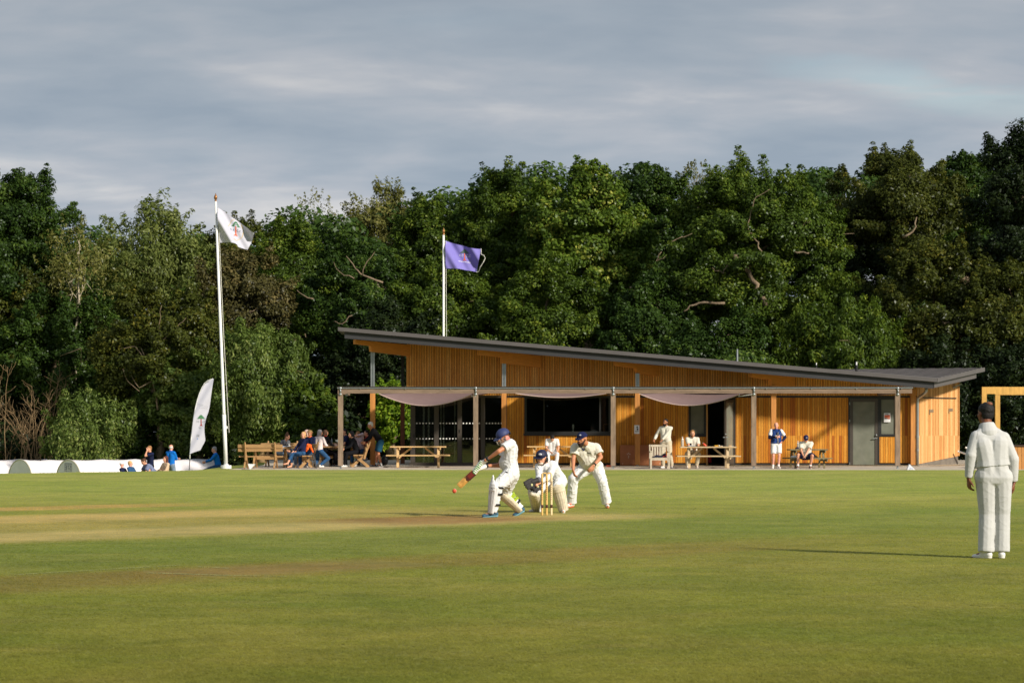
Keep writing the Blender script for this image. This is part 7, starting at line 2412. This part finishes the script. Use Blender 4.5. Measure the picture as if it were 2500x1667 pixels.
# ---- group at the garden tables ------------------------------------
Yq = 91.35
person('woman with dark hair in a bun leaning over papers at the garden table', pose('sit', loc(683, Yq), .9, 1.68, lean=.62, fy=.2, fp=-.35, wl=(.1, -.32, -.36), wr=(-.2, -.28, -.34), headoff=(0, 0, .02)), 'fair', .96, .014, C_GREYP, 'long', C_JEAN2, 'long', M_SHOEW, hair=H_BROWN, hstyle='bun')
Yq = 89.3
Jw = pose('sit', loc(737, Yq), -1.05, 1.68, lean=-.10, fy=.85, fp=.02, wl=(.02, -.30, -.42), wr=(-.12, -.34, -.42), ank={'L': (-.06, -.40, .09), 'R': (.12, -.62, .20)}, knee={'L': (.1, -.4, 1), 'R': (0, -.4, 1)})
person('barefoot woman in quilted navy jacket and jeans sitting with legs crossed', Jw, 'fair', .96, .013, C_NAVY2, 'long', C_JEAN, 'crop', None, hair=H_BLOND, hstyle='bob', smile=True)
Yq = 90.3
person('smiling woman in navy top with orange scarf behind the woman in jeans', pose('sit', loc(757, Yq), -.5, 1.72, lean=.0, fy=.2, fp=.0, seat=.50, wl=(.1, -.25, -.42), wr=(-.14, -.25, -.42)), 'tan', .98, .013, C_NAVY, 'long', C_JEAN, 'long', M_SHOEW, hair=H_BLOND, hstyle='curly', collar=C_ORANGE, smile=True)
Yq = 91.2
person('person with pinkish grey hair partly hidden behind the woman with the orange scarf', pose('sit', loc(749.5, Yq), -.9, 1.72, lean=.0, fy=-.3, seat=.50, wl=(.1, -.2, -.42), wr=(-.1, -.25, -.42)), 'fair', .98, .015, C_BEIGE, 'long', C_JEAN2, 'long', M_SHOEW, hair=M('pinkish grey hair', lin(196, 168, 154), .7, .2, 40), hstyle='bob', face=False)
Yq = 90.6
person('grey haired woman in white top and blue jeans sitting with her back turned', pose('sit', loc(778, Yq), 2.5, 1.70, lean=.08, fy=-.4, fp=-.1, seat=.52, wl=(.15, -.3, -.28), wr=(-.15, -.3, -.28), ank={'L': (.12, .05, .085), 'R': (-.1, .02, .085)}), 'fair', .97, .014, cloth('white pinkish top', lin(220, 206, 204)), 'long', C_JEAN, 'long', M_SHOEW, hair=H_GREY, hstyle='bob', face=False)
Yq = 91.8
person('brown haired woman in dark red and black top at the far garden table', pose('sit', loc(791, Yq), 2.3, 1.70, lean=.1, fy=0, seat=.5), 'fair', .97, .015, C_BLACK, 'long', C_BLACK, 'long', M_SHOEB, hair=H_BROWN, hstyle='bob', face=False, collar=C_RED)
Yq = 92.3
person('dark haired man in navy t-shirt facing left just right of the first post', pose('sit', loc(847, Yq), -1.2, 1.78, lean=.1, fy=-.2, seat=.5), 'fair', 1.0, .014, C_NAVY, 'short', C_BLACK, 'long', M_SHOEB, hair=H_BLACK, hstyle='short')
Yq = 91.0
person('person in black hooded clothes hunched on the shaded end-on bench', pose('sit', loc(872, Yq), -1.35, 1.74, lean=.32, fy=0, fp=-.2, seat=.47, ank={'L': (.1, -.5, .085), 'R': (-.1, -.42, .085)}), 'fair', 1.0, .014, C_BLACK, 'long', C_BLACK, 'long', M_SHOEW, hair=C_BLACK, hstyle='bob', face=False)
Yq = 92.0
person('girl with tousled light brown hair in pink patterned top holding her head', pose('sit', loc(883, Yq), -.7, 1.62, lean=.3, fy=.1, fp=-.5, seat=.52, wl=(.09, -.18, .14), wr=(-.1, -.18, .12)), 'fair', .93, .013, C_PINKW, 'long', C_JEAN, 'long', M_SHOEW, hair=H_LBROWN, hstyle='bob')
Yq = 92.5
person('person in red top mostly hidden behind the second post', pose('sit', loc(900, Yq), -1.3, 1.66, lean=.1, fy=0, seat=.5), 'fair', .95, .015, C_RED, 'long', C_BLACK, 'long', M_SHOEB, hair=H_BLACK, hstyle='short')
Yq = 91.0
Jm = pose('stand', loc(929, Yq), -1.45, 1.82, lean=.55, fy=0, fp=-.3, wl=(.1, -.30, -.42), wr=(-.14, -.34, -.40), ank={'L': (.1, .02, .085), 'R': (-.1, -.14, .085)})
person('man in black top and teal shorts standing bent over behind the second post', Jm, 'tan', 1.04, .014, C_BLACK, 'long', C_TEAL, 'short', M_SHOEB, hair=H_WHITE, hstyle='short', girth=1.15, sock=M_SOCK)

# ---- people on the lower grass at the left --------------------------
def low(px, Y): x = gx(px, Y); return (x, Y, float(groundz(x, Y)))
Yq = 95.5
person('fair haired boy in navy t-shirt standing and eating in front of the white cover', pose('stand', low(367.5, Yq), -.9, 1.74, lean=.05, fy=.1, fp=-.1, wl=(.02, -.14, .14), wr=(-.04, -.34, -.26), elb={'L': (.3, -.5, -1), 'R': (-.6, .5, -.6)}), 'fair', .99, .014, C_NAVY, 'short', C_BLACK, 'short', M_SHOEW, hair=H_LBROWN, hstyle='short')
Yq = 88.8
person('person in grey blue clothes sitting hunched on the grass before the standing boy', pose('sit', low(380, Yq), -1.1, 1.70, lean=.75, fy=0, fp=-.5, seat=.22, ank={'L': (.2, -.4, .1), 'R': (-.2, -.42, .1)}), 'fair', .97, .014, C_DENIMT, 'short', C_DENIMT, 'short', M_SHOEW, hair=H_BROWN, hstyle='short', girth=1.25, face=False)
Yq = 96.5
person('man in bright blue hoodie standing with folded arms by the white cover', pose('stand', low(417, Yq), 2.5, 1.78, lean=0, fy=.3, wl=(-.10, -.22, -.24), wr=(.10, -.20, -.24), elb={'L': (1, -.2, -.5), 'R': (-1, -.2, -.5)}), 'pink', 1.02, .014, C_BLUE, 'long', C_JEAN2, 'long', M_SHOEW, hair=H_WHITE, hstyle='bald_top', girth=1.08, collar=C_BLUE, face=False)
Yq = 88.0
P = person('child in white cap lounging on the grass in front of the white cover', pose('sit', low(310, Yq), 1.2, 1.45, lean=-.45, fy=1.2, seat=.18, ank={'L': (.1, -.5, .12), 'R': (-.1, -.52, .12)}), 'pink', .84, .014, C_NAVY, 'long', C_NAVY, 'long', M_SHOEB, hair=H_BROWN, hstyle=None, face=False)
cap(P, C_W2)
person('blond child in blue top lounging beside the child in the white cap', pose('sit', low(327, Yq), 1.1, 1.45, lean=-.35, fy=.9, seat=.18, ank={'L': (.1, -.5, .15), 'R': (-.1, -.45, .15)}), 'pink', .84, .014, C_JEAN, 'long', C_NAVY, 'long', M_SHOEB, hair=H_BLOND, hstyle='short', face=False)
Yq = 88.3
Yq = 89.6
person('dark haired woman in beige top sitting on the grass by the hoodie man', pose('sit', low(402, Yq), -.9, 1.66, lean=-.1, fy=0, seat=.16, ank={'L': (.1, -.5, .12), 'R': (-.1, -.5, .12)}), 'fair', .95, .014, C_BEIGE, 'long', C_BEIGE, 'long', M_SHOEW, hair=H_RED, hstyle='long', face=False)
Yq = 98.6
xx = gx(533, Yq)
person('grey haired man in bright blue sweatshirt sitting beyond the bank by the flag pole', pose('sit', (xx, Yq, float(groundz(xx, Yq))), -1.35, 1.76, lean=.22, fy=0, fp=-.25, seat=.25, wl=(.06, -.42, -.28), wr=(-.1, -.40, -.30), ank={'L': (.1, -.82, .05), 'R': (-.1, -.82, .05)}), 'pink', 1.02, .014, C_BLUE, 'long', C_JEAN, 'long', M_SHOEW, hair=H_GREY, hstyle='short', girth=1.08)
